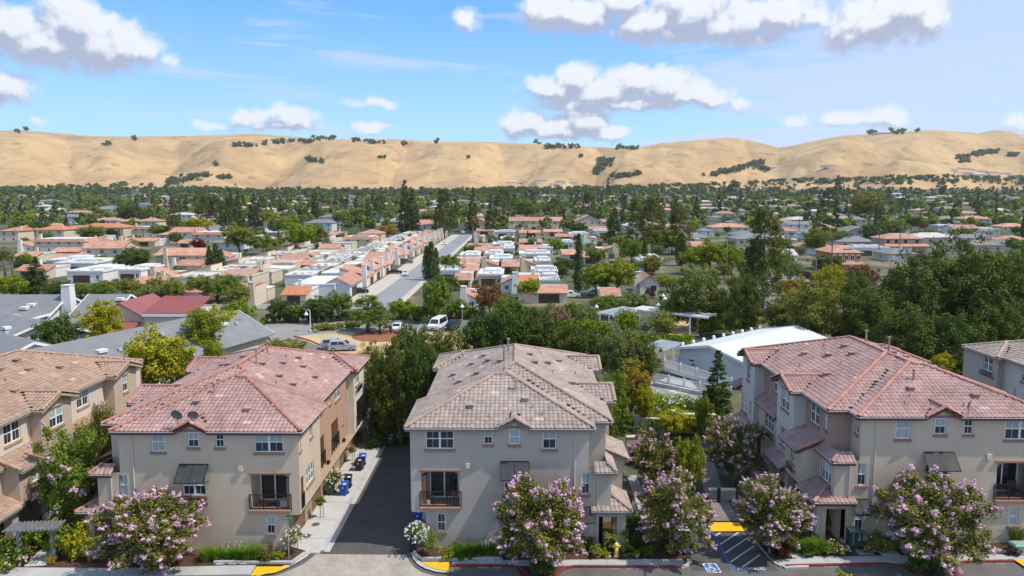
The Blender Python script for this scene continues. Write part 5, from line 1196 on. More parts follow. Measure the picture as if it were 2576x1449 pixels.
for k, (x, y) in enumerate(((560,1398),(575,1398),(590,1397),(603,1397))): p = at(x, y); o = root('curved_pipe', p, ['leftmost', 'second', 'third', 'rightmost'][k]+' pale bent pipe standing in the grass before the tan wall', 'pipe', 'bent pipes before the tan wall'); m = MB(); m.tube([(0,0,-.1),(0,0,.8),(.05,0,.95),(.16,0,1.0)], .03, 6); m.build('pipe', ventm, o, local=True)
for k, (x, y) in enumerate(((1213,1395),(1222,1395),(1230,1395),(1239,1395))): p = at(x, y); o = root('white_pipe', p, ['leftmost', 'second', 'third', 'rightmost'][k]+' short white pipe in the grass before the grey wall', 'pipe', 'white pipes before the grey wall'); m = MB(); m.tube([(0,0,-.1),(0,0,1.0)], .035, 6); m.build('pipe', white, o, local=True)
# --- street name sign
o = root('street_name_sign', at(727, 1405), 'street name sign with green blades on a grey pole at the alley corner', 'sign'); gp = material('galvanised', (.36,.38,.40), .45, .08, metal=.3); sg = material('sign_green', (.012,.22,.15), .5, .05)
m = MB(); m.tube([(0,0,-.1),(0,0,2.72)], .035, 8); m.build('pole', gp, o, local=True)
m = MB(); m.box(-.44,.32,-.012,.012,2.80,3.0); b = m.build('sign_blade', sg, o, local=True); m = MB(); m.box(-.012,.012,-.35,.35,2.60,2.78); m.build('sign_blade', sg, o, local=True)
lettering('ARCOS', o.location+Vector((-.18,-.02,2.90)), .38, .11, paintw, b, False); lettering('TERR', o.location+Vector((.17,-.02,2.91)), .20, .07, paintw, b, False)
# --- arbor
wood = material('weathered_wood', (.20,.20,.215), .9, .22, 2.5, bump=.4, bscale=18)
o = root('arbor', at(88, 1420), 'weathered grey wooden arbor over the path at lower left', 'arbor'); pl, pr_ = at(52, 1420), at(136, 1414)
for q in (pl, pr_): m = MB(); m.box(q.x-.11, q.x+.11, q.y-.11, q.y+.11, 0, 2.75); m.build('post', wood, o)
for dy in (-.14, .14): m = MB(); m.bar((pl.x-.7, pl.y+dy, 2.62), (pr_.x+.6, pr_.y+dy, 2.62), .06, .2); m.build('beam', wood, o)
for k in range(13):
    x = pl.x-.55+k*(pr_.x-pl.x+1.05)/12; y = pl.y+(pr_.y-pl.y)*k/12; m = MB(); m.bar((x, y-.7, 2.79), (x, y+.7, 2.79), .06, .13); m.build('slat', wood, o)
flat('footpath', [(60,1431),(118,1428),(150,1360),(128,1360)], .165, concrete)
o = root('wall_lantern', TL_.T(16.0, 4.4, 2.2), 'dark lantern on the wall of the brown roofed block above the arbor', 'lamp'); m = MB(); m.lathe([(.02,.3),(.2,.16),(.1,.14),(.09,-.1),(.02,-.15)], n=10); m.build('lantern', iron, o, local=True)
# --- satellite dishes
def dish(town, u, v, z, lb, tilt, az, d=.42):
    p = town.T(u, v, z); o = root('satellite_dish', p, lb, 'satellite dish', 'satellite dishes'); dm = material('dish_grey', (.17,.175,.19), .55, .06)
    R_ = (Matrix.Rotation(az, 4, 'Z') @ Matrix.Rotation(tilt, 4, 'X')); m = MB(); st = len(m.v); n = 20
    for (r, y) in ((.001, .10), (.2, .08), (.34, .035), (d, 0), (d, .015), (.001, .13)):
        for j in range(n): t = 2*math.pi*j/n; q = R_ @ Vector((r*math.cos(t), y, r*.92*math.sin(t))); m.v.append(tuple(q+Vector((0, 0, .75))))
    for k in range(5):
        for j in range(n): m.f.append((k*n+j, k*n+(j+1) % n, (k+1)*n+(j+1) % n, (k+1)*n+j)); m.mi.append(0)
    m.build('reflector', dm, o, local=True, smooth=True)
    m = MB(); m.tube([(0,.12,-.1),(0,.10,.5),(0,.08,.75)], .025, 6); m.tube([(0,.05,.55), R_ @ Vector((0,-.5,-.12))+Vector((0,0,.55))], .02, 6); m.build('arm', dm, o, local=True)
    m = MB(); e = R_ @ Vector((0,-.52,-.08))+Vector((0,0,.58)); m.box(e.x-.09, e.x+.09, e.y-.06, e.y+.06, e.z-.05, e.z+.1); m.build('receiver', material('lnb', (.6,.62,.66), .5), o, local=True)
dish(TA, 8.75, .0, 9.0, 'left of the two grey satellite dishes over the tan front', .35, -.1); dish(TA, 7.6, .0, 9.0, 'right of the two grey satellite dishes over the tan front', .35, .25, .36); dish(TC, 6.2, .05, 8.75, 'lone satellite dish at the eave of the right block', .35, 1.0, .4)
# --- things on the balconies
def bbq(p, lb):
    o = root('kettle_grill', p, lb, 'grill'); rd = material('grill_red', (.25,.012,.018), .3, .05, spec=.6); m = MB(); m.lathe([(.001,.55),(.2,.6),(.28,.72),(.29,.75),(.28,.8),(.2,.93),(.03,.98),(.03,1.03),(.001,1.03)], n=16); m.build('kettle', rd, o, local=True)
    for a in (0, 2.1, 4.2): m = MB(); m.tube([(math.cos(a)*.15, math.sin(a)*.15, .6), (math.cos(a)*.28, math.sin(a)*.28, 0)], .015, 5); m.build('leg', gp, o, local=True)
bbq(TB.T(3.45, .8, 3.08), 'red kettle grill on the balcony of the grey block')
def pot(p, lb, mt, pm, h=.8):
    o = root('potted_plant', p, lb, 'potted plant'); m = MB(); m.lathe([(.001,0),(.12,0),(.17,.3),(.15,.3),(.001,.27)], n=12); m.build('pot', pm, o, local=True); v, f = leaf_mesh([(0,0,.55),(.1,0,.7),(-.12,.05,.6)], [.22,.2,.2], 40, .12, int(h*100), .5); link('leaves', npmesh('leaves', v, f, LM[mt]), o)
pot(TB.T(1.55, .75, 3.08), 'bright leafy plant in a white pot on the grey block balcony', 'bright', white)
pot(TA.T(11.6, 1.0, 3.08), 'unseen', 'mid', iron) if False else None
o = root('patio_bench', TC.T(2.2, 1.0, 3.08), 'dark patio chair on the balcony at the right edge', 'chair'); m = MB(); m.box(-.35,.35,-.3,.3,.38,.45); m.hexa([(-.35,.24,.45),(.35,.24,.45),(.35,.3,.45),(-.35,.3,.45),(-.35,.36,1.0),(.35,.36,1.0),(.35,.42,1.0),(-.35,.42,1.0)]); m.build('seat', iron, o, local=True)
for sx in (-.32,.32):
    for sy in (-.27,.27): m = MB(); m.tube([(sx,sy,0),(sx,sy,.4)], .02, 5); m.build('leg', iron, o, local=True)
o = root('patio_table', TC.T(3.2, 1.0, 3.08), 'small dark round table on the balcony at the right edge', 'table'); m = MB(); m.lathe([(.001,.7),(.42,.7),(.42,.74),(.001,.74)], n=16); m.build('tabletop', iron, o, local=True); m = MB(); m.tube([(0,0,0),(0,0,.7)], .04, 6); m.build('leg', iron, o, local=True)
pot(TA.T(1.5, .8, 3.08), 'small plant at the right end of the tan block balcony', 'olive', bark) if False else None
o = root('door_mat', TA.T(2.6, 1.1, 3.085), 'rusty red mat on the balcony of the tan block', 'mat'); m = MB(); m.box(-.38,.38,-.22,.22,0,.03); m.build('mat', material('mat_red', (.16,.035,.02), .95, .2, 6), o, local=True)
o = root('storage_box', TA.T(1.5, 1.0, 3.08), 'low beige box on the tan block balcony', 'box'); m = MB(); m.box(-.4,.4,-.3,.3,0,.38); m.box(-.42,.42,-.32,.32,.382,.43); m.build('body', ventm, o, local=True)
# --- low walls, bollard and court
def gwall(x0, y0, x1, y1, h, lb, piers=(), th=.3):
    a, b = G(x0, y0, h), G(x1, y1, h); o = root('garden_wall', (a+b)/2*1, lb, 'wall'); o.location.z = 0; wl = material('wall_stucco', (.40,.36,.30), .9, .08); cp = material('wall_cap', (.62,.55,.44), .8, .06)
    m = MB(); m.bar((a.x, a.y, h/2), (b.x, b.y, h/2), th, h); m.build('wall', wl, o); m = MB(); m.bar((a.x, a.y, h+.052), (b.x, b.y, h+.052), th+.14, .1); m.build('cap', cp, o)
    for t in piers: p = a.lerp(b, t); m = MB(); m.box(p.x-.3, p.x+.3, p.y-.3, p.y+.3, 0, h+.3); m.build('pier', wl, o); m = MB(); m.box(p.x-.38, p.x+.38, p.y-.38, p.y+.38, h+.302, h+.42); m.build('cap', cp, o)
gwall(1600, 1052, 1700, 1056, 1.5, 'cream garden wall in front of the white flowers, left length', (.0,)); gwall(1698, 1042, 1800, 1044, 1.9, 'cream garden wall in front of the conical tree, higher right length', (.0,)); gwall(1575, 1100, 1612, 1098, 1.3, 'short cream wall beside the grey block'); gwall(1783, 1232, 1850, 1233, .8, 'low capped wall across the court path')
o = root('bollard', at(1808, 1262, .1), 'dark bollard in the court before the low capped wall', 'bollard'); m = MB(); m.lathe([(.16,0),(.14,.1),(.14,1.1),(.12,1.2),(.001,1.24)], n=12); m.build('post', iron, o, local=True)
flat('court_path', [(1775,1256),(1828,1256),(1790,1150),(1750,1150)], .05, paver2); flat('lawn', [(1590,1140),(1720,1140),(1720,1098),(1590,1098)], .03, material('lawn', (.10,.125,.05), 1.0, .2, 1.0, bump=.4, bscale=12))
flat('court_path', [(1740,1150),(1850,1170),(1870,1140),(1760,1128)], .045, concrete)
# ------------------------------------------------------------------ houses beyond
terra = material('terracotta_tiles', (.40,.195,.135), .85, .20, .55, bump=.3, bscale=5, obr=.14, col2=(.47,.25,.175))
terra2 = material('pinkish_tiles', (.42,.23,.165), .85, .14, .5, bump=.25, bscale=5, obr=.10)
orange_t = material('orange_tiles', (.46,.19,.09), .85, .22, .8, bump=.3, bscale=6)
flatw = material('white_roof_coating', (.60,.60,.59), .8, .16, .22, bump=.05, obr=.16)
flatg = material('pale_grey_roof', (.46,.45,.43), .85, .12, .15, obr=.08)
shing = material('grey_shingle', (.195,.20,.21), .95, .10, .5, bump=.35, bscale=7, obr=.05)
shing2 = material('brown_shingle', (.22,.185,.16), .95, .12, .5, bump=.3, bscale=7, obr=.12)
cream = material('cream_render', (.58,.50,.39), .9, .06, .3, obr=.08)
whiter = material('white_render', (.68,.67,.645), .9, .05, .3, obr=.05)
bluew = material('bluish_white_render', (.56,.60,.65), .9, .05, .3)
pinkt = material('pink_tan_render', (.47,.34,.255), .9, .06, .3)
orangew = material('orange_render', (.56,.22,.085), .9, .06, .3)
greyw = material('grey_siding', (.35,.37,.40), .9, .06, .3)
mint = material('mint_clapboard', (.34,.47,.38), .85, .05, .3)
redw = material('red_clapboard', (.42,.075,.03), .85, .08, .3)
metalr = material('red_metal_roof', (.27,.08,.075), .55, .08, .2, spec=.5)
darkdoor = material('dark_brown_door', (.07,.045,.035), .7, .15, 1.0)
solar = material('solar_panel', (.02,.028,.05), .25, .1, .5, spec=.6)
whited = material('white_garage_door', (.68,.68,.67), .6, .04)
FOOT = []; AUTO = []
class House:
    def __init__(s, name, x, y, label=None, cat='house', group=None, rz=0.0, desc=None, z=0.0):
        s.r = root(name, (x, y, z), label or desc or name, cat, group, rz); s.n = 0
        if desc and not label: AUTO.append((s.r, desc))
    def p(s, name, m, mat, parent=None, **k): return m.build(name, mat, parent or s.r, local=True, **k)
    def box(s, name, mat, x0, x1, y0, y1, z0, z1, parent=None): m = MB(); m.box(x0, x1, y0, y1, z0, z1); return s.p(name, m, mat, parent)
    def gable(s, mat, wmat, x0, x1, y0, y1, z, rise, axis='x', ov=.45):
        m = MB(); t = .16
        if axis == 'x':
            ym = (y0+y1)/2; k = rise/((y1-y0)/2); a, b = x0-ov, x1+ov
            for sg, ye in ((-1, y0-ov), (1, y1+ov)):
                zz = z-ov*k; m.hexa([(a,ye,zz-t),(b,ye,zz-t),(b,ym,z+rise-t),(a,ym,z+rise-t),(a,ye,zz),(b,ye,zz),(b,ym,z+rise),(a,ym,z+rise)])
            w_ = MB(); w_.face([(x0,y0,z-.01),(x0,y1,z-.01),(x0,ym,z+rise-t-.02)]); w_.face([(x1,y0,z-.01),(x1,y1,z-.01),(x1,ym,z+rise-t-.02)])
        else:
            xm = (x0+x1)/2; k = rise/((x1-x0)/2); a, b = y0-ov, y1+ov
            for sg, xe in ((-1, x0-ov), (1, x1+ov)):
                zz = z-ov*k; m.hexa([(xe,a,zz-t),(xe,b,zz-t),(xm,b,z+rise-t),(xm,a,z+rise-t),(xe,a,zz),(xe,b,zz),(xm,b,z+rise),(xm,a,z+rise)])
            w_ = MB(); w_.face([(x0,y0,z-.01),(x1,y0,z-.01),(xm,y0,z+rise-t-.02)]); w_.face([(x0,y1,z-.01),(x1,y1,z-.01),(xm,y1,z+rise-t-.02)])
        s.p('gable_wall', w_, wmat); return s.p('roof', m, mat)
    def hip(s, mat, x0, x1, y0, y1, z, rise, ov=.5):
        x0 -= ov; x1 += ov; y0 -= ov; y1 += ov; m = MB(); w_, d = x1-x0, y1-y0; q = min(w_, d)/2*.98
        a, b = ((x0+q, (y0+y1)/2), (x1-q, (y0+y1)/2)) if w_ >= d else (((x0+x1)/2, y0+q), ((x0+x1)/2, y1-q)); t = z+rise
        A, B = (*a, t), (*b, t); c = [(x0,y0,z),(x1,y0,z),(x1,y1,z),(x0,y1,z)]
        if w_ >= d: m.face([c[0],c[1],B,A]); m.face([c[2],c[3],A,B]); m.face([c[3],c[0],A]); m.face([c[1],c[2],B])
        else: m.face([c[0],c[1],A]); m.face([c[1],c[2],B,A]); m.face([c[2],c[3],B]); m.face([c[3],c[0],A,B])
        lo = [(p[0],p[1],z-.16) for p in c]
        for k in range(4): m.quad(lo[k], lo[(k+1)%4], c[(k+1)%4], c[k])
        m.face(lo[::-1]); return s.p('roof', m, mat)
    def shed(s, mat, x0, x1, y0, y1, z0, z1, axis='y', ov=.3, wmat=None, zb=0):
        """single slope rising from z0 at the low side to z1"""
        t = .16; m = MB()
        if axis == 'y': P = [(x0-ov,y0-ov,z0),(x1+ov,y0-ov,z0),(x1+ov,y1,z1),(x0-ov,y1,z1)]
        elif axis == '-x': P = [(x1+ov,y0-ov,z0),(x1+ov,y1+ov,z0),(x0,y1+ov,z1),(x0,y0-ov,z1)]
        else: P = [(x0-ov,y1+ov,z0),(x0-ov,y0-ov,z0),(x1,y0-ov,z1),(x1,y1+ov,z1)]
        m.hexa([(a,b,c-t) for a,b,c in P]+P)
        if wmat:
            w_ = MB()
            if axis == 'y': w_.hexa([(x0,y0,zb),(x1,y0,zb),(x1,y1,zb),(x0,y1,zb),(x0,y0,z0-t),(x1,y0,z0-t),(x1,y1,z1-t-.03),(x0,y1,z1-t-.03)])
            elif axis == '-x': w_.hexa([(x0,y0,zb),(x1,y0,zb),(x1,y1,zb),(x0,y1,zb),(x0,y0,z1-t-.03),(x1,y0,z0-t),(x1,y1,z0-t),(x0,y1,z1-t-.03)])
            else: w_.hexa([(x0,y0,zb),(x1,y0,zb),(x1,y1,zb),(x0,y1,zb),(x0,y0,z0-t),(x1,y0,z1-t-.03),(x1,y1,z1-t-.03),(x0,y1,z0-t)])
            s.p('wall', w_, wmat)
        return s.p('roof', m, mat)
    def chimney(s, mat, x, y, z0, z1, w_=.8, roof=None):
        m = MB(); m.hexa([(x-w_*.7,y-w_*.6,z0),(x+w_*.7,y-w_*.6,z0),(x+w_*.7,y+w_*.6,z0),(x-w_*.7,y+w_*.6,z0),(x-w_*.45,y-w_*.45,z1),(x+w_*.45,y-w_*.45,z1),(x+w_*.45,y+w_*.45,z1),(x-w_*.45,y+w_*.45,z1)])
        c = s.p('chimney', m, mat, roof); m = MB(); m.box(x-w_*.5, x+w_*.5, y-w_*.5, y+w_*.5, z1+.003, z1+.14); s.p('chimney_cap', m, mat, None); return c
    def win(s, x, y, w_, z0, z1, side='f', fr=None, arch=False):
        m = MB(); g_ = MB(); e = .07
        def B(mb, a0, a1, c0, c1, d0, d1):
            if side == 'f': mb.box(x+a0, x+a1, y-d1, y-d0, c0, c1)
            elif side == 'r': mb.box(x+d0, x+d1, y+a0, y+a1, c0, c1)
            else: mb.box(x-d1, x-d0, y+a0, y+a1, c0, c1)
        h = w_/2
        B(m,-h,h,z0-e,z0,.0,.08); B(m,-h,h,z1,z1+e,.0,.08); B(m,-h-e,-h,z0-e,z1+e,.0,.08); B(m,h,h+e,z0-e,z1+e,.0,.08); B(m,-.035,.035,z0,z1,.0,.06)
        if arch:
            n = 8; pts = [(x+h*1.15*math.cos(math.pi*k/n), y-.05, z1+h*math.sin(math.pi*k/n)) for k in range(n+1)]; m.face(pts)
        f = s.p('window', m, fr or white); B(g_,-h,h,z0,z1,.005,.03); s.p('pane', g_, pane_dark, f)
    def door(s, x, y, w_, h, mat=None, side='f'):
        m = MB()
        if side == 'f': m.box(x-w_/2, x+w_/2, y-.05, y-.004, 0, h)
        elif side == 'r': m.box(x+.004, x+.05, y-w_/2, y+w_/2, 0, h)
        else: m.box(x-.05, x-.004, y-w_/2, y+w_/2, 0, h)
        return s.p('garage_door', m, mat or darkdoor)
    def parapet(s, mat, x0, x1, y0, y1, z, t=.25, h=.28):
        m = MB(); m.box(x0,x1,y0,y0+t,z+.002,z+h); m.box(x0,x1,y1-t,y1,z+.002,z+h); m.box(x0,x0+t,y0+t+.002,y1-t-.002,z+.002,z+h); m.box(x1-t,x1,y0+t+.002,y1-t-.002,z+.002,z+h); s.p('parapet', m, mat)
rd = random.Random(5)
def unit_T(x, y, w_, d, tm, desc, z=2.7):
    """patio house: tiled slope over a dark garage, white flat roof behind"""
    h = House('patio_house', x, y, None, 'house', 'patio houses with tiles and flat roofs', 0, desc); hw = w_/2
    sl = min(4.2, d*.4); h.shed(tm, -hw, hw, 0, sl, z-.25, z+1.15, 'y', .35, cream)
    h.box('wall', rd.choice((cream, whiter)), -hw+.02, hw-.02, sl+.02, d, 0, z); h.box('flat_roof', rd.choice((flatw, flatw, flatg)), -hw-.1, hw+.1, sl+.03, d+.1, z+.002, z+.2); h.parapet(whiter, -hw-.1, hw+.1, sl+.03, d+.1, z+.2)
    h.door(rd.uniform(-.15, .15)*w_, 0, min(4.8, w_*.55), 2.1)
    if rd.random() < .6: h.chimney(rd.choice((cream, whiter)), hw*rd.uniform(-.8, .8), sl+.8, z, z+2.4)
    u = h.box('roof_hatch', flatg, -.7, .7, sl+d*.3, sl+d*.3+1.2, z+.202, z+.55)
    if rd.random() < .35: h.box('solar_array', solar, -hw*.6, hw*.5, d*.6, d*.6+2.2, z+.35, z+.42)
    FOOT.append((x-hw, x+hw, y-2, y+d)); return h
def unit_F(x, y, w_, d, desc, z=3.0):
    h = House('patio_house', x, y, None, 'house', 'patio houses with tiles and flat roofs', 0, desc); hw = w_/2
    h.box('wall', rd.choice((cream, whiter, whiter)), -hw, hw, 0, d, 0, z); h.box('flat_roof', flatw, -hw-.25, hw+.25, -.25, d+.25, z+.002, z+.25); h.parapet(whiter, -hw-.25, hw+.25, -.25, d+.25, z+.25)
    k = d*rd.uniform(.45, .6); h.box('upper_roof', flatw, -hw*.6, hw*.85, k, d-.5, z+.252, z+.95)
    h.door(-hw*.2, 0, min(4.8, w_*.6), 2.1); h.win(hw*.7, 0, .9, 1.0, 2.1)
    for q in range(3): h.box('roof_hatch', rd.choice((flatg, whiter)), (q-1)*hw*.6-.4, (q-1)*hw*.6+.4, 2+q*1.3, 3+q*1.3, z+.253, z+.6)
    FOOT.append((x-hw, x+hw, y-2, y+d)); return h
def unit_G(x, y, w_, d, tm, desc, side=1, z=3.2, wm=None):
    """tall render end wall towards the viewer, tiles sloping to one side, tapering chimney"""
    h = House('patio_house', x, y, None, 'house', 'patio houses with tiles and flat roofs', 0, desc); hw = w_/2; wm = wm or rd.choice((cream, cream, whiter))
    h.shed(tm, -hw, hw, 0, d*.55, z-.7, z+1.4, '-x' if side > 0 else 'x', .25, wm)
    h.box('wall', wm, -hw+.02, hw-.02, d*.55+.4, d, 0, z-.4); h.box('flat_roof', flatw, -hw-.1, hw+.1, d*.55+.42, d+.1, z-.398, z-.2)
    h.chimney(wm, -side*hw*.55, -.4, 0, z+2.1, 1.3); h.win(side*hw*.35, 0, .9, 1.0, 2.0)
    FOOT.append((x-hw, x+hw, y-2, y+d)); return h
def house_H(x, y, w_, d, rm, wm, desc, floors=1, label=None, cat='house', dm=None, garage=True, rise=None, z0=0.0, nm='hip_roofed_house'):
    h = House(nm, x, y, label, cat, 'suburban houses' if not label else None, 0, desc, z0); hw = w_/2; z = 2.8*floors+.1
    h.box('wall', wm, -hw, hw, 0, d, -1.0, z); rf = h.hip(rm, -hw, hw, 0, d, z+.02, rise or min(w_, d)*.17)
    if garage: h.door(-hw*.45, 0, min(5, w_*.35), 2.2, dm or whited)
    for fl in range(floors):
        n = max(1, int(w_/4.5))
        for k in range(n):
            xx = -hw+w_*(k+.5)/n
            if fl == 0 and garage and xx < -hw*.05: continue
            h.win(xx, 0, 1.3, .9+fl*2.8, 2.1+fl*2.8)
    h.win(-hw, d*.5, 1.3, .9+(floors-1)*2.8, 2.1+(floors-1)*2.8, 'l')
    if rd.random() < .5: h.chimney(wm, hw*.4, d*.5, z, z+2.2, .8, None)
    FOOT.append((x-hw, x+hw, y-2, y+d)); return h
def house_G(x, y, w_, d, rm, wm, desc, floors=1, axis='x', label=None, rise=1.8, garage=False, nm='gabled_house', band=None):
    h = House(nm, x, y, label, 'house', None if label else 'suburban houses', 0, desc); hw = w_/2; z = 2.8*floors+.1
    h.box('wall', wm, -hw, hw, 0, d, 0, z); h.gable(rm, wm, -hw, hw, 0, d, z, rise, axis)
    for fl in range(floors):
        for k in range(max(1, int(w_/4))): h.win(-hw+w_*(k+.5)/max(1, int(w_/4)), 0, 1.3, .9+fl*2.8, 2.1+fl*2.8)
    if garage: h.door(0, 0, 4.6, 2.1)
    if rd.random() < .6: h.chimney(wm, -hw-.5, d*.3, 0, z+2.4, 1.0)
    FOOT.append((x-hw, x+hw, y-2, y+d)); return h
def house_2F(x, y, w_, d, desc, wm=None, band=None, floors=2):
    """two storeys, flat roof hidden behind a band of tiles"""
    h = House('flat_roofed_house', x, y, None, 'house', 'patio houses with tiles and flat roofs', 0, desc); hw = w_/2; z = 2.8*floors; wm = wm or cream
    h.box('wall', wm, -hw, hw, 0, d, 0, z); h.box('flat_roof', flatw, -hw+.3, hw-.3, .3, d-.3, z+.002, z+.35); b = MB()
    for P in ([(-hw-.4,-.4,z-.9),(hw+.4,-.4,z-.9),(hw,0.2,z+.45),(-hw,.2,z+.45)], [(hw+.4,-.4,z-.9),(hw+.4,d+.4,z-.9),(hw-.2,d,z+.45),(hw-.2,0,z+.45)], [(-hw-.4,d+.4,z-.9),(-hw-.4,-.4,z-.9),(-hw+.2,0,z+.45),(-hw+.2,d,z+.45)]): b.face(P)
    h.p('tile_band', b, band or terra)
    for fl in range(floors):
        for k in range(max(2, int(w_/4))): h.win(-hw+w_*(k+.5)/max(2, int(w_/4)), 0, 1.2, .9+fl*2.8, 1.9+fl*2.7)
    h.chimney(wm, -hw-.3, d*.4, 0, z+2, 1.0); FOOT.append((x-hw, x+hw, y-2, y+d)); return h
def span(px0, px1, py): a, b = G(px0, py), G(px1, py); return (a.x+b.x)/2, a.y, b.x-a.x
def K1(cx0, cx1, cy): return span((1700+cx0/1.6178)/1.5652, (1700+cx1/1.6178)/1.5652, (850+cy/1.6178)/1.5652)
def K2(cx0, cx1, cy): return span((cx0/1.6178)/1.5652, (cx1/1.6178)/1.5652, (860+cy/1.6178)/1.5652)
def K3(cx0, cx1, cy): return span((950+cx0/1.82)/1.5652, (950+cx1/1.82)/1.5652, (850+cy/1.82)/1.5652)
def K4(cx0, cx1, cy): return span((2700+cx0/2.08)/1.5652, (2700+cx1/2.08)/1.5652, (750+cy/2.08)/1.5652)
def K5(cx0, cx1, cy): return span((3350+cx0/2.135)/1.5652, (3350+cx1/2.135)/1.5652, (780+cy/2.135)/1.5652)
dT, dF, dG = 'low house with tiled front slope', 'white flat roofed low house', 'rendered end wall house with side tiles'
for q in ((552,860,556),(1085,1200,580),(555,690,480),(150,245,465),(160,290,398),(450,555,372),(140,310,348),(275,345,264),(345,450,264),(560,740,252),(835,960,287),(955,1115,305),(230,380,238),(560,700,202),(560,690,134),(715,830,128),(790,900,162),(1000,1120,108),(285,395,122)):
    x, y, w_ = K1(*q); unit_T(x, y, w_, 15 if q[2] < 500 else 9, rd.choice((terra, terra, terra, orange_t if w_ < 9 else terra)), dT)
for q in ((690,810,492),(300,450,450),(660,755,352),(370,510,335),(440,525,260),(690,770,257),(440,520,187),(400,530,138),(880,1000,152),(1040,1180,132),(560,755,300),(340,450,300),(390,520,230),(800,900,215),(640,800,430),(60,165,420),(1365,1470,335),(1340,1460,360),(180,300,310)):
    x, y, w_ = K1(*q); unit_F(x, y, w_, 13, dF)
for q, sd in (((440,556,492),-1),((180,290,604),1),((310,420,367),1),((560,660,358),1),((1060,1190,262),-1),((260,330,168),1),((950,1060,178),1)):
    x, y, w_ = K1(*q); unit_G(x, y, w_, 14, terra, dG, sd)
x, y, w_ = K1(1325,1445,500); h = House('cottage', x, y, 'white cottage with terracotta roof and sloping chimney right of the bright green tree', 'house'); hw = w_/2
h.box('wall', whiter, -hw, hw, 0, 10, 0, 3.0); h.gable(terra, whiter, -hw, hw, 0, 10, 3.0, 1.9, 'y'); h.chimney(whiter, -hw-.3, 2, 0, 5.4, 1.6); h.win(hw*.45, 0, 1.2, .9, 2.1, fr=iron); h.win(-hw*.15, 0, .6, .9, 1.9, arch=True); FOOT.append((x-hw, x+hw, y-2, y+10))
x, y, w_ = K1(490,835,82); h = House('tiled_row', x, y, 'long two storey tiled row across the head of the court', 'houses'); hw = w_/2; h.box('wall', cream, -hw, hw, 0, 12, 0, 5.6)
for k in range(5): a = -hw+w_*k/5; h.gable(terra2 if k % 2 else terra, cream, a+.2, a+w_/5-.2, -.6*(k % 2), 12, 5.6, 2.6, 'x', .3); h.win(a+w_*.06, 0, 1.3, 3.4, 4.6); h.win(a+w_*.14, 0, 1.3, .8, 2.1)
FOOT.append((x-hw, x+hw, y-2, y+12))
for q, lb in (((175,250,104),'left'),((225,375,106),'middle'),((915,1085,84),'right'),((690,830,38),'rear')):
    x, y, w_ = K1(*q); house_G(x, y, w_, 16, terra, cream, 'two storey cream house with broad tiled gable', 2, 'y', rise=w_*.22)
# left of the street
for q in ((400,540,345),(325,515,405),(160,330,415),(295,465,640)): x, y, w_ = K3(*q); unit_T(x, y, w_, 12, orange_t if q[0] == 295 else terra, dT)
for q in ((60,160,455),(0,110,645)): x, y, w_ = K3(*q); unit_G(x, y, w_, 12, terra, dG, -1)
x, y, w_ = K3(735,940,246); house_2F(x, y, w_, 14, 'two storey flat house with solar panels').box('solar_array', solar, -w_*.3, w_*.3, 3, 9, 6.0, 6.08)
x, y, w_ = K3(835,1000,212); house_H(x, y, w_, 12, terra, cream, 'two storey terracotta hipped house', 2)
x, y, w_ = K3(1120,1400,132); house_G(x, y, w_, 16, terra, whiter, 'long two storey white gabled house', 2, 'x', rise=3)
x, y, w_ = K3(630,750,165); unit_T(x, y, w_, 10, terra, dT); x, y, w_ = K3(235,330,135); unit_T(x, y, w_, 10, terra, dT); x, y, w_ = K3(0,175,65); house_G(x, y, w_, 10, terra, cream, 'long low terracotta roofed house', 1, 'x')
x, y, w_ = K3(380,640,592); h = House('corner_house', x, y, 'bluish white walled corner house with flat roof at the street mouth', 'house'); hw = w_/2
h.box('wall', bluew, -hw, hw*1.25, 0, 17, 0, 3.3); h.box('flat_roof', flatw, -hw-.1, hw*1.25+.1, -.1, 17.1, 3.302, 3.5); h.win(0, 0, 1.3, 1.2, 2.3, fr=iron); h.gable(terra, bluew, hw*.55, hw*2.0, 1.5, 15, 3.3, 1.7, 'y'); h.box('wall', bluew, hw*1.27, hw*2.0, 1.5, 15, 0, 3.28); h.door(hw*2.0, 6, 5, 2.2, None, 'r'); FOOT.append((x-hw, x+w_, y-2, y+17))
Y = 186.0; k = 0
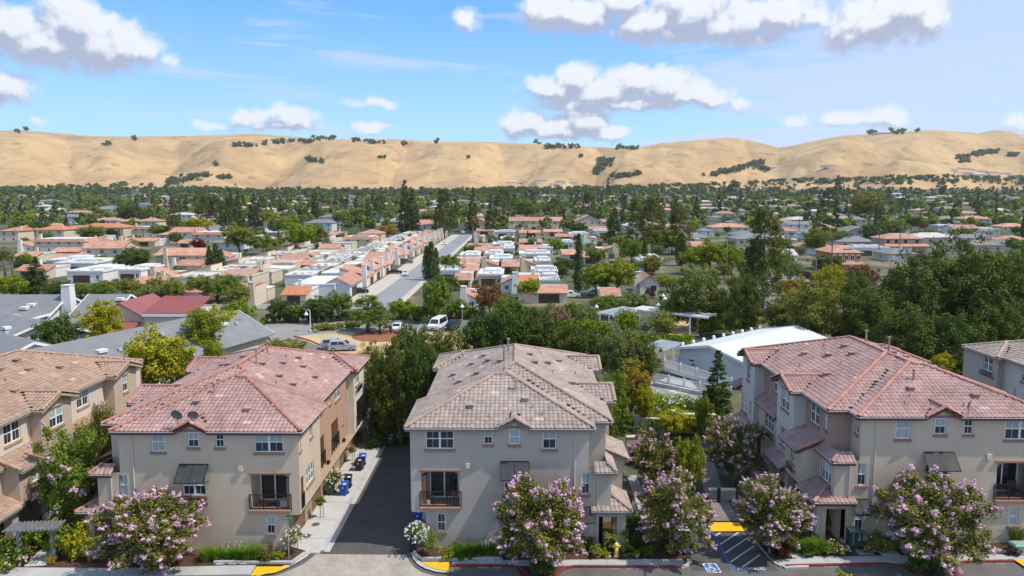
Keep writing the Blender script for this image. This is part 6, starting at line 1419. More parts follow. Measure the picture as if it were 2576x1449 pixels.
while Y < 395:
    d = rd.uniform(9.5, 12.5); zz = 3.0; dx = rd.uniform(-1.2, 1.0); fl = rd.choice((flatw, flatw, flatg)); wl = rd.choice((cream, whiter))
    h = House('row_house', -51.5+dx, Y, None, 'house', 'row houses along the street', 0, 'row house with street side tiles'); v = rd.choice((0, 0, 1, 2)); g0 = rd.uniform(2.5, 4.5); x1 = rd.uniform(-6.5, -4)
    h.box('wall', wl, x1+g0, 4.2, 0, d-.3, 0, zz+.4); h.box('flat_roof', fl, x1+g0-.1, 4.3, -.1, d-.2, zz+.402, zz+.55); h.parapet(wl, x1+g0-.1, 4.3, -.1, d-.2, zz+.55)
    h.box('wall', wl, -12.5, x1, .6, d-.3, 0, zz-.2); h.box('flat_roof', rd.choice((flatw, flatg, shing)), -12.6, x1+.1, .5, d-.2, zz-.198, zz); h.parapet(wl, -12.6, x1+.1, .5, d-.2, zz)
    h.box('garden_wall', wl, x1+.11, x1+g0-.11, .2, .4, 0, 2.0)
    if v == 0: h.gable(terra, cream, 1.5, 10.0, .5, d*.9, zz+.45, 1.6, 'y'); h.box('wall', cream, 4.22, 10.0, .5, d*.9, 0, zz+.44)
    elif v == 1: h.shed(terra, 2.5, 10.0, .3, d*.8, zz-.2, zz+2.2, '-x', .25, cream)
    else: h.shed(terra2, 1.0, 9.5, .3, d*.75, zz, zz+2.0, 'y', .25, cream)
    h.chimney(whiter, 9.2, .1, 0, zz+3.0, 1.2); h.door(10.0 if v != 2 else 9.5, d*.5, 4.2, 2.1, None, 'r')
    for q in range(3): h.box('roof_hatch', rd.choice((flatg, whiter)), -11+q*1.8, -10+q*1.8, 2.5+q*1.5, 3.7+q*1.5, zz+.002, zz+.5)
    p = (-51.5+dx+x1+g0/2, Y+d*.55, 0); o = plant('shrub%d' % (k % 2), p, rd.uniform(2.6, 4.4), g0*1.1, 'x', 'shrub', 'courtyard shrubs', LM[rd.choice(('mid', 'dark', 'bright', 'olive'))]); AUTO.append((o, 'courtyard shrub between flat roofs'))
    FOOT.append((-65, -41, Y-1, Y+d)); Y += d+.4; k += 1
Y = 178.0; k = 0
while Y < 330:
    d = rd.uniform(9.5, 13); zz = 2.9+rd.uniform(0, .5); X = -80-(Y-178)*.02+rd.uniform(-1.5, 1); g0 = rd.uniform(2, 4); wl = rd.choice((cream, whiter, cream))
    h = House('row_house', X, Y, None, 'house', 'row houses behind the street', 0, 'flat roofed row house of rear row')
    for (a_, b_, dz) in ((-9, -.5, 0), (-.5+g0, 12, rd.choice((-.3, .4)))):
        h.box('wall', wl, a_, b_, 0, d-.6, 0, zz+dz); h.box('flat_roof', rd.choice((flatw, flatw, flatg)), a_-.1, b_+.1, -.1, d-.5, zz+dz+.002, zz+dz+.2); h.parapet(wl, a_-.1, b_+.1, -.1, d-.5, zz+dz+.2)
    if k % 2 == 1: h.shed(terra, -14, -5, .3, d*.8, zz-.1, zz+2.0, 'x', .25, cream)
    if k % 4 == 0: h.gable(terra2, cream, 4, 11.5, .4, d*.8, zz+.5, 1.4, 'x')
    if k % 3 == 2: h.box('solar_array', solar, -7, -1.5, 3, 6, zz+.35, zz+.43)
    for q in range(3): h.box('roof_hatch', rd.choice((flatg, whiter)), -8+q*2, -7+q*2, 2+q*2, 3.2+q*2, zz+.202, zz+.55)
    p = (X-.5+g0/2, Y+d*.5, 0); o = plant('shrub%d' % (k % 2), p, rd.uniform(2.6, 4.8), g0*1.2, 'x', 'shrub', 'courtyard shrubs', LM[rd.choice(('mid', 'dark', 'bright', 'olive'))]); AUTO.append((o, 'courtyard shrub between flat roofs'))
    FOOT.append((X-14, X+12, Y-1, Y+d)); Y += d+.6; k += 1
# far left group
x, y, w_ = K2(995,1310,338); h = House('cream_house', x, y, 'large cream two storey house with terracotta gable and stepped lower roofs', 'house'); hw = w_/2
h.box('wall', cream, -hw, hw, 0, 11, 0, 5.4); h.gable(terra, cream, -hw, hw, 0, 11, 5.4, 1.9, 'x'); h.chimney(cream, -hw*.55, -.5, 0, 7.6, 1.1); h.win(hw*.1, 0, 1.8, 3.6, 4.7); h.win(hw*.7, 0, .9, 3.6, 4.7); h.shed(terra, hw*.1, hw*1.15, -6, -.05, 2.5, 4.1, 'y', .3, cream); h.chimney(whiter, hw*.15, -6.4, 0, 4.9, .9); FOOT.append((x-hw, x+hw, y-9, y+11))
for q, f in (((850,1025,478),'T'),((755,900,400),'F'),((1130,940,440),'x'),((330,505,252),'T'),((90,230,284),'T'),((320,520,300),'T'),((780,990,178),'T'),((510,660,154),'T'),((1130,1220,192),'T'),((700,800,188),'G'),((115,215,218),'G'),((350,600,352),'F'),((430,660,410),'F'),((300,520,330),'F'),((100,300,385),'T'),((945,1130,430),'G'),((1340,1430,60),'T'),((640,760,200),'T'),((1370,1456,290),'G'),((560,700,225),'F'),((1440,1500,330),'T')):
    if f == 'x': continue
    x, y, w_ = K2(*q)
    if f == 'T': unit_T(x, y, w_, 11, rd.choice((terra, terra2, terra)), dT)
    elif f == 'F': unit_F(x, y, w_, 13, dF)
    else: unit_G(x, y, w_, 12, terra, dG, rd.choice((1, -1)))
for q, f, ds in (((530,780,288),'G','two storey cream house with ridge across'),((220,540,220),'2','two storey house with terracotta roof band'),((1225,1430,165),'2','two storey house with terracotta roof band'),((845,1030,120),'2','two storey house with terracotta roof band'),((1085,1275,158),'G','two storey white house with ridge across'),((490,790,122),'H','two storey terracotta apartment row'),((80,250,132),'H','two storey terracotta apartment row'),((230,410,140),'H','two storey terracotta apartment row'),((760,860,72),'H','terracotta hipped house'),((870,1000,70),'H','terracotta hipped house'),((0,120,150),'H','two storey terracotta apartment row'),((1090,1270,548),'h','low terracotta hipped house')):
    x, y, w_ = K2(*q)
    if f == 'G': house_G(x, y, w_, 12, terra, cream if q[0] < 900 else whiter, ds, 2, 'x', rise=2.2)
    elif f == '2': house_2F(x, y, w_, 12, ds)
    elif f == 'H': house_H(x, y, w_, 13, orange_t if q[2] < 145 and q[0] < 700 else terra, cream, ds, 2, garage=False)
    else: house_H(x, y, w_, 11, terra, cream, ds, 1, garage=False)
x, y, w_ = K2(1440,1560,520); house_H(x, y, w_, 10, terra, cream, 'low terracotta hipped house', 1, garage=False)
# right-hand suburb
def apart(q, w2, fl, lb, wm=whiter):
    x, y, w_ = q; h = House('apartment_block', x, y, lb, 'apartments'); hw = w_/2; z = fl*3.0; h.box('wall', wm, -hw, hw, 0, w2, 0, z); h.hip(flatg, -hw, hw, 0, w2, z+.02, 1.4, .8)
    for f in range(fl):
        for k in range(5): h.win(-hw+w_*(k+.5)/5, 0, 2.2, .9+f*3, 2.3+f*3)
        h.box('balcony', whiter, -hw*.1, hw*.25, -1.2, -.02, f*3+.1, f*3+1.0)
    h.box('solar_array', solar, -hw*.5, hw*.8, w2*.3, w2*.7, z+1.5, z+1.6); FOOT.append((x-hw, x+hw, y-2, y+w2))
apart(K4(115,360,216), 16, 3, 'white three storey apartment block behind the grey suburban roofs'); apart(K4(20,112,194), 12, 2, 'low white annex left of the three storey apartment block'); apart(K4(690,1020,188), 18, 3, 'second white block with tall glazed stair right of the big pine', whiter); apart(K4(580,690,160), 10, 2, 'white annex just behind the top of the big pine')
tH, gH, pH = 'terracotta hip roofed house', 'grey shingle roofed house', 'pinkish tiled house'
for q, f, n, d in (((210,520,338),terra,1,tH),((730,905,293),terra,1,tH),((955,1230,525),terra2,1,pH),((700,850,222),terra2,1,pH)): x, y, w_ = K4(*q); house_H(x, y, w_, 14, f, cream, d, n)
for q in ((210,300,248),(300,400,252),(350,410,290),(440,535,322),(810,1005,262),(1030,1130,250),(1200,1280,235),(1360,1456,265),(1250,1300,215),(130,230,370),(480,530,250)): x, y, w_ = K4(*q); house_H(x, y, w_, 12, rd.choice((shing, shing, shing2)), rd.choice((cream, greyw, whiter, bluew)), gH, 1)
x, y, w_ = K4(830,1015,352); house_G(x, y, w_, 12, shing, whiter, None, 2, 'x', 'white two storey house with grey gabled roof and dark windows'); x, y, w_ = K4(860,1080,395); house_H(x, y, w_, 9, shing, whiter, None, 1, 'white garage wing with grey roof in front of the white two storey house')
x, y, w_ = K4(1235,1365,278); house_2F(x, y, w_, 12, 'cream flat roofed two storey house', cream, flatg); x, y, w_ = K4(1325,1456,425); house_G(x, y, w_, 12, shing, greyw, None, 2, 'y', 'grey two storey gabled house at the right of the grey suburb'); x, y, w_ = K4(785,910,592); house_G(x, y, w_, 10, flatg, whiter, None, 1, 'x', 'small white house with pale gabled roof behind the long brown fence'); x, y, w_ = K4(430,525,470); unit_F(x, y, w_, 10, dF); x, y, w_ = K4(910,1130,300); unit_F(x, y, w_, 12, dF)
x, y, w_ = K4(1190,1430,665); h = House('orange_house', x, y, 'orange two storey house with white arched windows and solar panels', 'house'); hw = w_/2
h.box('wall', orangew, -hw, hw, 0, 12, 0, 6.2); h.hip(terra2, -hw, hw, 0, 12, 6.22, 2.0, .7); h.box('solar_array', solar, -hw*.1, hw*.5, 1.2, 3.4, 7.2, 7.26)
for k in range(5): h.win(-hw+w_*(k+.5)/5, 0, 1.1, 3.9, 5.2, arch=True)
h.box('balcony', whiter, -hw*.05, hw*.5, -1.0, -.02, 3.0, 3.5); h.shed(terra2, -hw, hw, -2.2, -.03, 2.6, 3.3, 'y', .3, orangew); h.win(hw*.2, -2.2, 1.4, .4, 1.8, arch=True); FOOT.append((x-hw, x+hw, y-4, y+12))
x, y, w_ = K5(295,640,462); h = House('pink_tan_house', x, y, 'pink tan two storey house with hipped tiles and white garage door', 'house'); hw = w_/2
h.box('wall', pinkt, -hw, hw*.9, 2, 13, 0, 6.0); h.hip(terra2, -hw, hw*.9, 2, 13, 6.02, 2.0, .6); h.box('wall', pinkt, -hw*.95, hw, 0, 1.98, 0, 2.9); h.shed(terra2, -hw, hw+.3, -.2, 1.97, 2.9, 3.8, 'y', .4)
for xx in (-.8,-.4,.05,.6): h.win(hw*xx, 2, 1.2, 4.2, 5.3, fr=iron)
h.door(-hw*.05, 0, 5.0, 2.4, whited); h.box('pillar', redw, hw*.3, hw*.36, -.3, -.01, 0, 2.6); FOOT.append((x-hw, x+hw, y-2, y+13))
for q, rm, wm, n, d in (((320,560,535),shing,cream,1,gH),((680,920,405),shing,greyw,1,gH),((265,370,235),shing,bluew,1,gH),((0,100,290),shing2,cream,1,gH),((425,640,190),terra,cream,1,tH),((590,720,152),shing2,cream,1,'tan roofed house'),((1270,1456,435),shing,whiter,1,gH),((930,1120,160),shing,bluew,1,gH),((900,985,238),shing2,cream,1,'brown roofed house'),((1260,1440,142),shing2,cream,1,'brown roofed house'),((650,740,90),shing,whiter,1,gH),((200,330,180),shing2,cream,1,'brown roofed house'),((780,880,195),shing2,whiter,1,'brown roofed house')):
    x, y, w_ = K5(*q); house_H(x, y, w_, 12, rm, wm, d, n)
for q, rm in (((565,735,250),terra),((945,1180,238),terra),((1190,1440,210),terra2)): x, y, w_ = K5(*q); house_H(x, y, w_, 13, rm, pinkt if rm == terra2 else cream, 'two storey terracotta suburban house', 2)
x, y, w_ = K5(860,1075,340); house_G(x, y, w_, 12, terra, whiter, None, 2, 'x', 'big white two storey house with terracotta gabled roof and white porch'); x, y, w_ = K5(735,930,275); unit_F(x, y, w_, 12, dF); x, y, w_ = K5(1100,1250,305); unit_F(x, y, w_, 12, dF); x, y, w_ = K5(0,320,485); unit_F(x, y, w_, 9, dF)
# scattered houses over the far plain
def clear(x, y, r_=0.0): return all(not (a-r_ < x < b+r_ and c-r_ < y < d+r_) for a, b, c, d in FOOT) and not (-46-r_ < x < -24+r_ and 150 < y < 425)
k = 0; tries = 0
while k < 270 and tries < 9000:
    tries += 1; y = 290+900*rd.random()**1.35; x = rd.uniform(-.74, .74)*y
    if y < 470 and -120 < x < 75: continue
    if not clear(x, y, 9): continue
    c_ = rd.random(); zt = float(terr(x, y)); w_ = rd.uniform(13, 20)
    (house_H(x, y, w_, rd.uniform(10, 13), rd.choice((terra, terra2)) if c_ < .38 else rd.choice((shing, shing2, flatg)), rd.choice((cream, whiter, cream, bluew)), 'distant '+('terracotta' if c_ < .38 else 'grey')+' roofed house', 2 if rd.random() < .2 else 1, garage=False, z0=zt)) ; k += 1
# houses on the foot of the hills
for (x, y, n) in ((1290,462,1),(1320,460,1),(1360,458,1),(1410,462,1),(1440,466,1),(1395,468,1),(1470,470,1),(1340,470,1),(2395,432,1),(2420,428,1),(2445,431,1),(2470,434,1),(2500,437,1),(2435,440,1),(2465,443,1),(2530,440,1),(2550,446,1),(1945,426,1),(2080,421,1),(2095,421,1)):
    p = HIT(x, y, 900)
    if p: house_H(p.x, p.y, rd.uniform(20, 34), 16, rd.choice((shing2, flatg, terra2)), whiter, 'pale house at the foot of the hills', 2, garage=False, z0=p.z)
p = HIT(2222, 338, 2000)
if p: house_H(p.x, p.y, 70, 20, shing, cream, None, 2, 'long dark villa on the right hand hill crest', garage=False, z0=p.z)
# --- the grey roofed homes at the left
def gab(name, x0, x1, y0, y1, z, rise, axis, wm, lb, rm=shing, extra=None):
    h = House(name, (x0+x1)/2, y0, lb, 'building'); hw = (x1-x0)/2; d = y1-y0; h.box('wall', wm, -hw, hw, 0, d, 0, z); h.gable(rm, wm, -hw, hw, 0, d, z, rise, axis, .6)
    FOOT.append((x0-1, x1+1, y0-1, y1+1)); f = MB(); k = rise/(d/2 if axis == 'x' else hw)
    if axis == 'x':
        for q in (-.66, d+.66): f.box(-hw-.6, hw+.6, q-.05, q+.05, z-.6*k-.3, z-.6*k+.06)
        for q in (-hw-.64, hw+.64): f.bar((q, -.6, z-.6*k-.12), (q, d/2, z+rise-.12), .08, .34); f.bar((q, d+.6, z-.6*k-.12), (q, d/2, z+rise-.12), .08, .34)
    else:
        for q in (-hw-.66, hw+.66): f.box(q-.05, q+.05, -.6, d+.6, z-.6*k-.3, z-.6*k+.06)
        f.bar((-hw-.6, -.64, z-.6*k-.12), (0, -.64, z+rise-.12), .08, .34); f.bar((hw+.6, -.64, z-.6*k-.12), (0, -.64, z+rise-.12), .08, .34)
    h.p('fascia', f, white)
    if extra: extra(h, hw, d)
    return h
def sky_lights(h, pts, z):
    for (x, y, dz) in pts: h.box('skylight', whited, x-.6, x+.6, y-.5, y+.5, z+dz, z+dz+.45)
gab('grey_roofed_home', -94.5, -81, 116.5, 128.5, 4.2, 3.0, 'x', whiter, 'white gabled home with grey roof and round white chimney', extra=lambda h, w_, d: (h.chimney(whiter, w_+1.2, d*.4, 0, 9.0, 1.6), sky_lights(h, ((2, 2, 1.0), (2.6, 3, 1.4)), 4.2)))
gab('grey_roofed_home', -76.6, -70.2, 117.0, 129.0, 4.2, 3.0, 'x', whiter, 'white gabled home with grey roof right of the chimney', extra=lambda h, w_, d: (sky_lights(h, ((3, 4, 2.2),), 4.2), h.win(-w_*.3, 0, 2.0, 1.5, 2.8)))
h = gab('mint_clapboard_home', -99.5, -93.0, 113.5, 123, 6.4, 1.6, 'y', mint, 'mint green clapboard home with white trim at the left edge'); h.win(-1.2, 0, 1.6, 4.6, 5.6); h.win(1.3, 0, 1.6, 4.6, 5.6)
gab('porch_tower', -83.8, -80.6, 112.0, 116, 5.0, .6, 'y', mint, 'mint porch with grey roof between the two white gables')
h = gab('red_clapboard_shed', -76.5, -69.0, 110.5, 116.0, 3.6, 1.2, 'x', redw, 'red clapboard shed with brown roof between the two green trees', shing2)
def hall(cx, cy, L_, w_, rz, z, rise, lb, sk, rm=shing, wm=whiter):
    h = House('grey_roofed_hall', cx, cy, lb, 'building', None, R(rz)); h.box('wall', wm, -L_/2, L_/2, -w_/2, w_/2, 0, z); h.gable(rm, wm, -L_/2, L_/2, -w_/2, w_/2, z, rise, 'x', .7); m = MB(); k = rise/(w_/2)
    for sx in (-1, 1):
        for sy in (-1, 1): m.bar((sx*(L_/2+.72), sy*(w_/2+.6), z-.6*k-.05), (sx*(L_/2+.72), 0, z+rise-.05), .08, .3)
    h.p('fascia', m, white); f = MB()
    for (x, q) in sk: y0 = -w_/2*(1-q); zz = z+rise*q; h.box('skylight', whited, x-.6, x+.6, y0-.45, y0+.45, zz+.05, zz+.42)
    for (x, q) in [(p+2.2, q*.7+.1) for p, q in sk]: y0 = -w_/2*(1-q); zz = z+rise*q; h.box('roof_vent', flatg, x-.25, x+.25, y0-.2, y0+.2, zz+.02, zz+.4)
    FOOT.append((cx-L_*.45, cx+L_*.45, cy-L_*.4, cy+L_*.4)); return h
hall(-81.5, 108.5, 26, 17, -35, 3.2, 3.0, 'rear grey shingle roof at the left edge with small white skylights', ((2, .45), (5, .6), (7.5, .4), (9, .65), (-4, .5)))
hall(-73.5, 94.5, 26, 16, -33, 3.0, 3.2, 'middle grey shingle roof at the left edge left of the dark green maple', ((-5, .35), (1, .5), (6, .35), (-9, .45)))
hall(-55.0, 94.5, 25, 17, 68, 3.0, 3.3, 'large grey shingle roof between the two maples with two diamond skylights', ((-6, .55), (1, .45), (6, .7)))
hall(-62.8, 85.5, 11, 9, -40, 3.0, 2.0, 'small grey gable just behind the brown tiled ridge', ())
hall(-48.5, 104.0, 15, 13, 70, 3.2, 3.0, 'grey shingle roof with a white gable left of the yellow green trees', ((2, .6), (-2, .5)), wm=cream)
h = House('red_roofed_hall', -63, 112.5, 'hall with ribbed red metal roofs and cream walls behind the grey roofs', 'building'); h.box('wall', cream, -6.5, 9.5, 0, 10, 0, 5.0); h.gable(metalr, cream, -6.5, 1.5, 0, 10, 5.0, 2.4, 'y'); m = MB(); m.hexa([(1.7,-1,5.6),(10,-1,5.6),(10,6,7.4),(1.7,6,7.4),(1.7,-1,5.75),(10,-1,5.75),(10,6,7.55),(1.7,6,7.55)]); h.p('roof', m, metalr)
for k in range(17): m = MB(); x0 = 1.9+k*.5; m.hexa([(x0,-1,5.76),(x0+.07,-1,5.76),(x0+.07,6,7.56),(x0,6,7.56),(x0,-1,5.84),(x0+.07,-1,5.84),(x0+.07,6,7.64),(x0,6,7.64)]); h.p('rib', m, metalr)
h.box('fascia', white, 1.6, 10.1, -1.15, -1.02, 5.2, 5.62); h.box('wall', cream, 1.8, 9.8, -.8, -.02, 0, 5.2); h.shed(metalr, -9.5, -6.6, -1, 7, 3.6, 4.8, 'x', .3, cream); h.shed(metalr, -5.5, .5, -4.5, -.04, 2.9, 4.2, 'y', .3, cream); FOOT.append((-74, -52, 107, 124))
o = root('entrance_porch', (-72.9, 110.0, 0), 'white posts and beam of a porch by the red shed', 'porch'); 
for dx in (-1.6, 1.6): m = MB(); m.box(dx-.15, dx+.15, -.15, .15, 0, 2.7); m.build('post', white, o, local=True)
m = MB(); m.box(-2.1, 2.1, -.2, .2, 2.702, 3.05); m.build('beam', white, o, local=True); m = MB(); m.hexa([(-2.3,-.5,3.06),(2.3,-.5,3.06),(2.3,2.5,3.7),(-2.3,2.5,3.7),(-2.3,-.5,3.16),(2.3,-.5,3.16),(2.3,2.5,3.8),(-2.3,2.5,3.8)]); m.build('roof', shing, o, local=True)
# --- white hall with ramp on the right
h = House('white_hall', 0, 0, 'long white shingled hall with pale low pitched roof and ramp', 'building'); h.r.location = (0, 0, 0); wshm = material('white_shingle_wall', (.62,.63,.65), .9, .05, .4)
A, B, C_, D = Vector((22.6, 96.2, 0)), Vector((29.2, 87.6, 0)), Vector((45.5, 101.5, 0)), Vector((39.5, 110.0, 0))
m = MB()
for p, q in ((A, B), (B, C_), (C_, D), (D, A)): m.quad(p, q, q+Vector((0,0,3.75)), p+Vector((0,0,3.75)))
MA, MB_ = (A+B)/2, (C_+D)/2; m.face([A+Vector((0,0,3.75)), B+Vector((0,0,3.75)), MA+Vector((0,0,4.85))]); h.p('wall', m, wshm)
sh = MB(); dn = (B-A).normalized(); no = Vector((dn.y, -dn.x, 0)); L_ = (B-A).length
for r_ in range(15):
    n = 30
    for k in range(n):
        t0 = (k+.5*(r_ % 2))/n; t1 = min(1, t0+.94/n); p, q = A.lerp(B, t0)+no*.02, A.lerp(B, t1)+no*.02; z0 = r_*.25+.02
        sh.hexa([p+Vector((0,0,z0))+no*.03, q+Vector((0,0,z0))+no*.03, q+Vector((0,0,z0)), p+Vector((0,0,z0)), p+Vector((0,0,z0+.25))+no*.006, q+Vector((0,0,z0+.25))+no*.006, q+Vector((0,0,z0+.25)), p+Vector((0,0,z0+.25))])
h.p('wall_shingles', sh, wshm, kind='stuff')
ex = lambda p, c, f: c+(p-c)*f
cc = (A+B+C_+D)/4; a, b, c, d = [ex(p, cc, 1.07)+Vector((0,0,3.72)) for p in (A,B,C_,D)]; r0, r1 = ex(MA, cc, 1.05)+Vector((0,0,5.0)), ex(MB_, cc, 1.05)+Vector((0,0,5.0)); rw = material('white_membrane_roof', (.56,.565,.575), .75, .06, .15)
for P in ((a, r0, r1, d), (r0, b, c, r1)):
    m = MB(); P = [Vector(p) for p in P]; m.hexa([p-Vector((0,0,.18)) for p in P]+P); h.p('roof', m, rw)
m = MB(); 
for p, q in ((a, r0), (r0, b), (b, c)): m.bar(p-Vector((0,0,.1)), q-Vector((0,0,.1)), .14, .34)
h.p('fascia', m, white)
for k in range(2): m = MB(); p = A.lerp(B, .2+k*.03)+no*.08+Vector((0,0,2.2-k*.5)); e = dn*(.9-.25*k); m.hexa([p-e*.5, p+e*.5, p+e*.5+no*.03, p-e*.5+no*.03, p-e*.5+Vector((0,0,.16)), p+e*.5+Vector((0,0,.16)), p+e*.5+no*.03+Vector((0,0,.16)), p-e*.5+no*.03+Vector((0,0,.16))]); h.p('name_board', m, iron)
for k in range(9): p = (a.lerp(d, .08+k*.105)+Vector((0,0,.25))); m = MB(); m.lathe([(.22,-.2),(.26,0),(.2,.22),(.001,.3)], p, 10); h.p('roof_ventilator', m, white)
FOOT.append((20, 47, 85, 112))
def picket(p0, p1, z0, z1, lb, posts=4):
    o = root('picket_railing', ((p0[0]+p1[0])/2, (p0[1]+p1[1])/2, 0), lb, 'railing', 'white picket railings of the ramp'); A, B = Vector((p0[0], p0[1], z0)), Vector((p1[0], p1[1], z1)); u = Vector((0,0,1)); n = int((B-A).length/.16)
    m = MB()
    for z in (.15, 1.05): m.bar(A+u*z, B+u*z, .06, .1)
    m.build('rail', white, o); 
    for k in range(n): q = A.lerp(B, (k+.5)/n); m = MB(); m.box(q.x-.035, q.x+.035, q.y-.02, q.y+.02, q.z+.16, q.z+1.04); m.build('picket', white, o)
    for k in range(posts+1): q = A.lerp(B, k/posts); m = MB(); m.box(q.x-.1, q.x+.1, q.y-.1, q.y+.1, q.z-.1, q.z+1.25); m.build('post', white, o)
    m = MB(); m.bar(A-u*.2, B-u*.2, .2, .55); m.build('ramp_edge', whiter, o)
picket((17.9, 90.4), (24.6, 84.8), .5, .3, 'front white picket railing of the ramp beside the conical tree', 4); picket((20.0, 93.6), (27.2, 87.2), 1.5, .6, 'rear white picket railing of the ramp along the shingled wall', 4); picket((21.8, 95.2), (23.8, 98.2), 1.0, 2.0, 'short sloping railing at the top of the ramp by the porch', 2)
pslab('ramp', [(1645,962),(1760,985),(1740,960),(1690,945)], 0, .5, concrete)
# pergolas
def pergola(p0, p1, w_, h_, lb, n, npost):
    p0, p1 = Vector((p0[0], p0[1], 0)), Vector((p1[0], p1[1], 0)); o = root('pergola', (p0+p1)/2, lb, 'pergola', None); d = (p1-p0).normalized(); s_ = Vector((-d.y, d.x, 0)); z = Vector((0,0,1))
    for sg in (-1, 1):
        m = MB(); m.bar(p0+s_*sg*w_/2+z*h_, p1+s_*sg*w_/2+z*h_, .14, .28); m.build('beam', white, o)
        for k in range(npost): q = p0.lerp(p1, (k+.3)/npost)+s_*sg*w_/2; m = MB(); m.box(q.x-.14, q.x+.14, q.y-.14, q.y+.14, 0, h_-.15); m.build('post', white, o)
    for k in range(n): q = p0.lerp(p1, (k+.5)/n)+z*(h_+.24); m = MB(); m.bar(q-s_*(w_/2+.5), q+s_*(w_/2+.5), .09, .18); m.build('slat', white, o)
pergola((15.5, 124), (21.6, 131), 3.4, 3.3, 'left arm of the white slatted pergola above the dry lawn', 22, 3); pergola((22.6, 131.6), (34.5, 122.5), 3.4, 3.3, 'right arm of the white slatted pergola above the dry lawn', 36, 3); pergola((19.3, 97.6), (22.6, 101.5), 2.6, 3.2, 'white porch pergola at the corner of the shingled hall', 9, 2)
# lamps of the car park, street lights, poles
def lamp(x, y, h_, lb, kind='bell', z=0.0, d=1):
    o = root('street_lamp', G(x, y, z), lb, 'lamp', 'white bell lamps' if kind == 'bell' else 'street lights'); m = MB(); m.tube([(0,0,-.1),(0,0,h_)], [.10,.07], 8); m.lathe([(.2,0),(.2,.15),(.1,.2)], n=10); m.build('pole', white if kind == 'bell' else gp, o, local=True)
    if kind == 'bell':
        m = MB(); m.tube([(0,0,h_)]+[(d*(-.35+.35*math.cos(t)), 0, h_+.35*math.sin(t)) for t in np.linspace(0, math.pi, 7)]+[(-.7*d,0,h_-.15)], .05, 6); m.build('arm', white, o, local=True); m = MB(); m.lathe([(.05,.1),(.12,.0),(.34,-.35),(.38,-.45),(.30,-.40)], (-.7*d,0,h_-.15), 12); m.build('lamp_shade', white, o, local=True)
    elif kind == 'cone': m = MB(); m.lathe([(.04,.5),(.1,.3),(.42,-.1),(.3,-.15)], (0,0,h_), 12); m.build('lamp_shade', white, o, local=True)
    else:
        for s_ in (-1, 1): m = MB(); m.tube([(0,0,h_),(s_*.8,0,h_+.35),(s_*1.9,0,h_+.45)], .05, 6); m.build('arm', gp, o, local=True); m = MB(); m.box(s_*1.9-.35, s_*1.9+.35, -.12, .12, h_+.36, h_+.5); m.build('lamp_head', gp, o, local=True)
lamp(781, 834, 3.7, 'white bell lamp at the turning of the car park', 'bell'); lamp(1163, 828, 4.3, 'white cone lamp behind the dark car in the car park', 'cone'); lamp(1500, 818, 3.6, 'white cone lamp left of the tiled garage roof', 'cone'); lamp(1655, 815, 3.8, 'white cone lamp above the left pergola arm', 'cone'); lamp(1667, 800, 4.6, 'pale lamp post in front of the white cottage', 'cone'); lamp(1671, 815, 5.0, 'pole with small white box above the right pergola arm', 'cone')
lamp(1827, 700, 11, 'twin armed street light left of the big pine', 'twin'); lamp(1713, 640, 12, 'twin armed street light behind the thick cypress', 'twin'); lamp(2050, 745, 9, 'twin armed street light beside the orange house', 'twin')
def pole(x, yb, h_, lb): 
    o = root('utility_pole', G(x, yb), lb, 'utility pole', 'wooden utility poles'); m = MB(); m.tube([(0,0,-.2),(0,0,h_)], [.2,.13], 7); m.build('pole', bark, o, local=True)
    for z in (h_-.6, h_-1.8): m = MB(); m.box(-1.4,1.4,-.07,.07,z,z+.14); m.build('crossarm', bark, o, local=True)
PL = ((1983,722,15,'leaning wooden pole at the brown fence'),(1933,640,12,'wooden pole before the grey roofs left of the big pine'),(2090,705,14,'wooden pole in front of the orange house'),(2262,640,13,'wooden pole in front of the pink tan house'),(2210,650,11,'wooden pole left of the pink tan house'),(2558,790,14,'wooden pole with crossarms at the right edge'),(2440,610,10,'wooden pole by the big white house'),(2010,600,11,'wooden pole by the white two storey house'))
for q in PL: pole(*q)
wr = material('wire', (.03,.03,.03), .6)
for (a, b) in (((1983,722,15,'fence pole'),(2090,705,14,'orange house pole')), ((2090,705,14,'orange house pole'),(2262,640,13,'pink house pole')), ((2262,640,13,'pink house pole'),(2440,610,10,'white house pole')), ((2210,650,11,'left pink house pole'),(2558,790,14,'right edge pole'))):
    for dx in (-1.1, 1.1):
        p, q = G(a[0], a[1])+Vector((dx,0,a[2]-.4)), G(b[0], b[1])+Vector((dx,0,b[2]-.4)); m = MB(); m.tube([p.lerp(q, t)-Vector((0,0,1.6*4*t*(1-t))) for t in np.linspace(0, 1, 10)], .025, 4, cap=False); tag(m.build('power_line', wr), ('left' if dx < 0 else 'right')+' of two power lines from the '+a[3]+' to the '+b[3].replace('wooden ', ''), 'wire', 'power lines')
o = root('fence', G(2040, 712), 'long dark brown board fence along the road by the orange house', 'fence'); a, b = G(1990, 688), G(2150, 735); fm = material('fence_brown', (.10,.06,.045), .9, .2, 1.0, obr=.15)
for k in range(26): m = MB(); p, q = a.lerp(b, k/26), a.lerp(b, (k+.97)/26); m.bar((p.x,p.y,1.0),(q.x,q.y,1.0),.08,2.0); m.build('panel', fm, o)
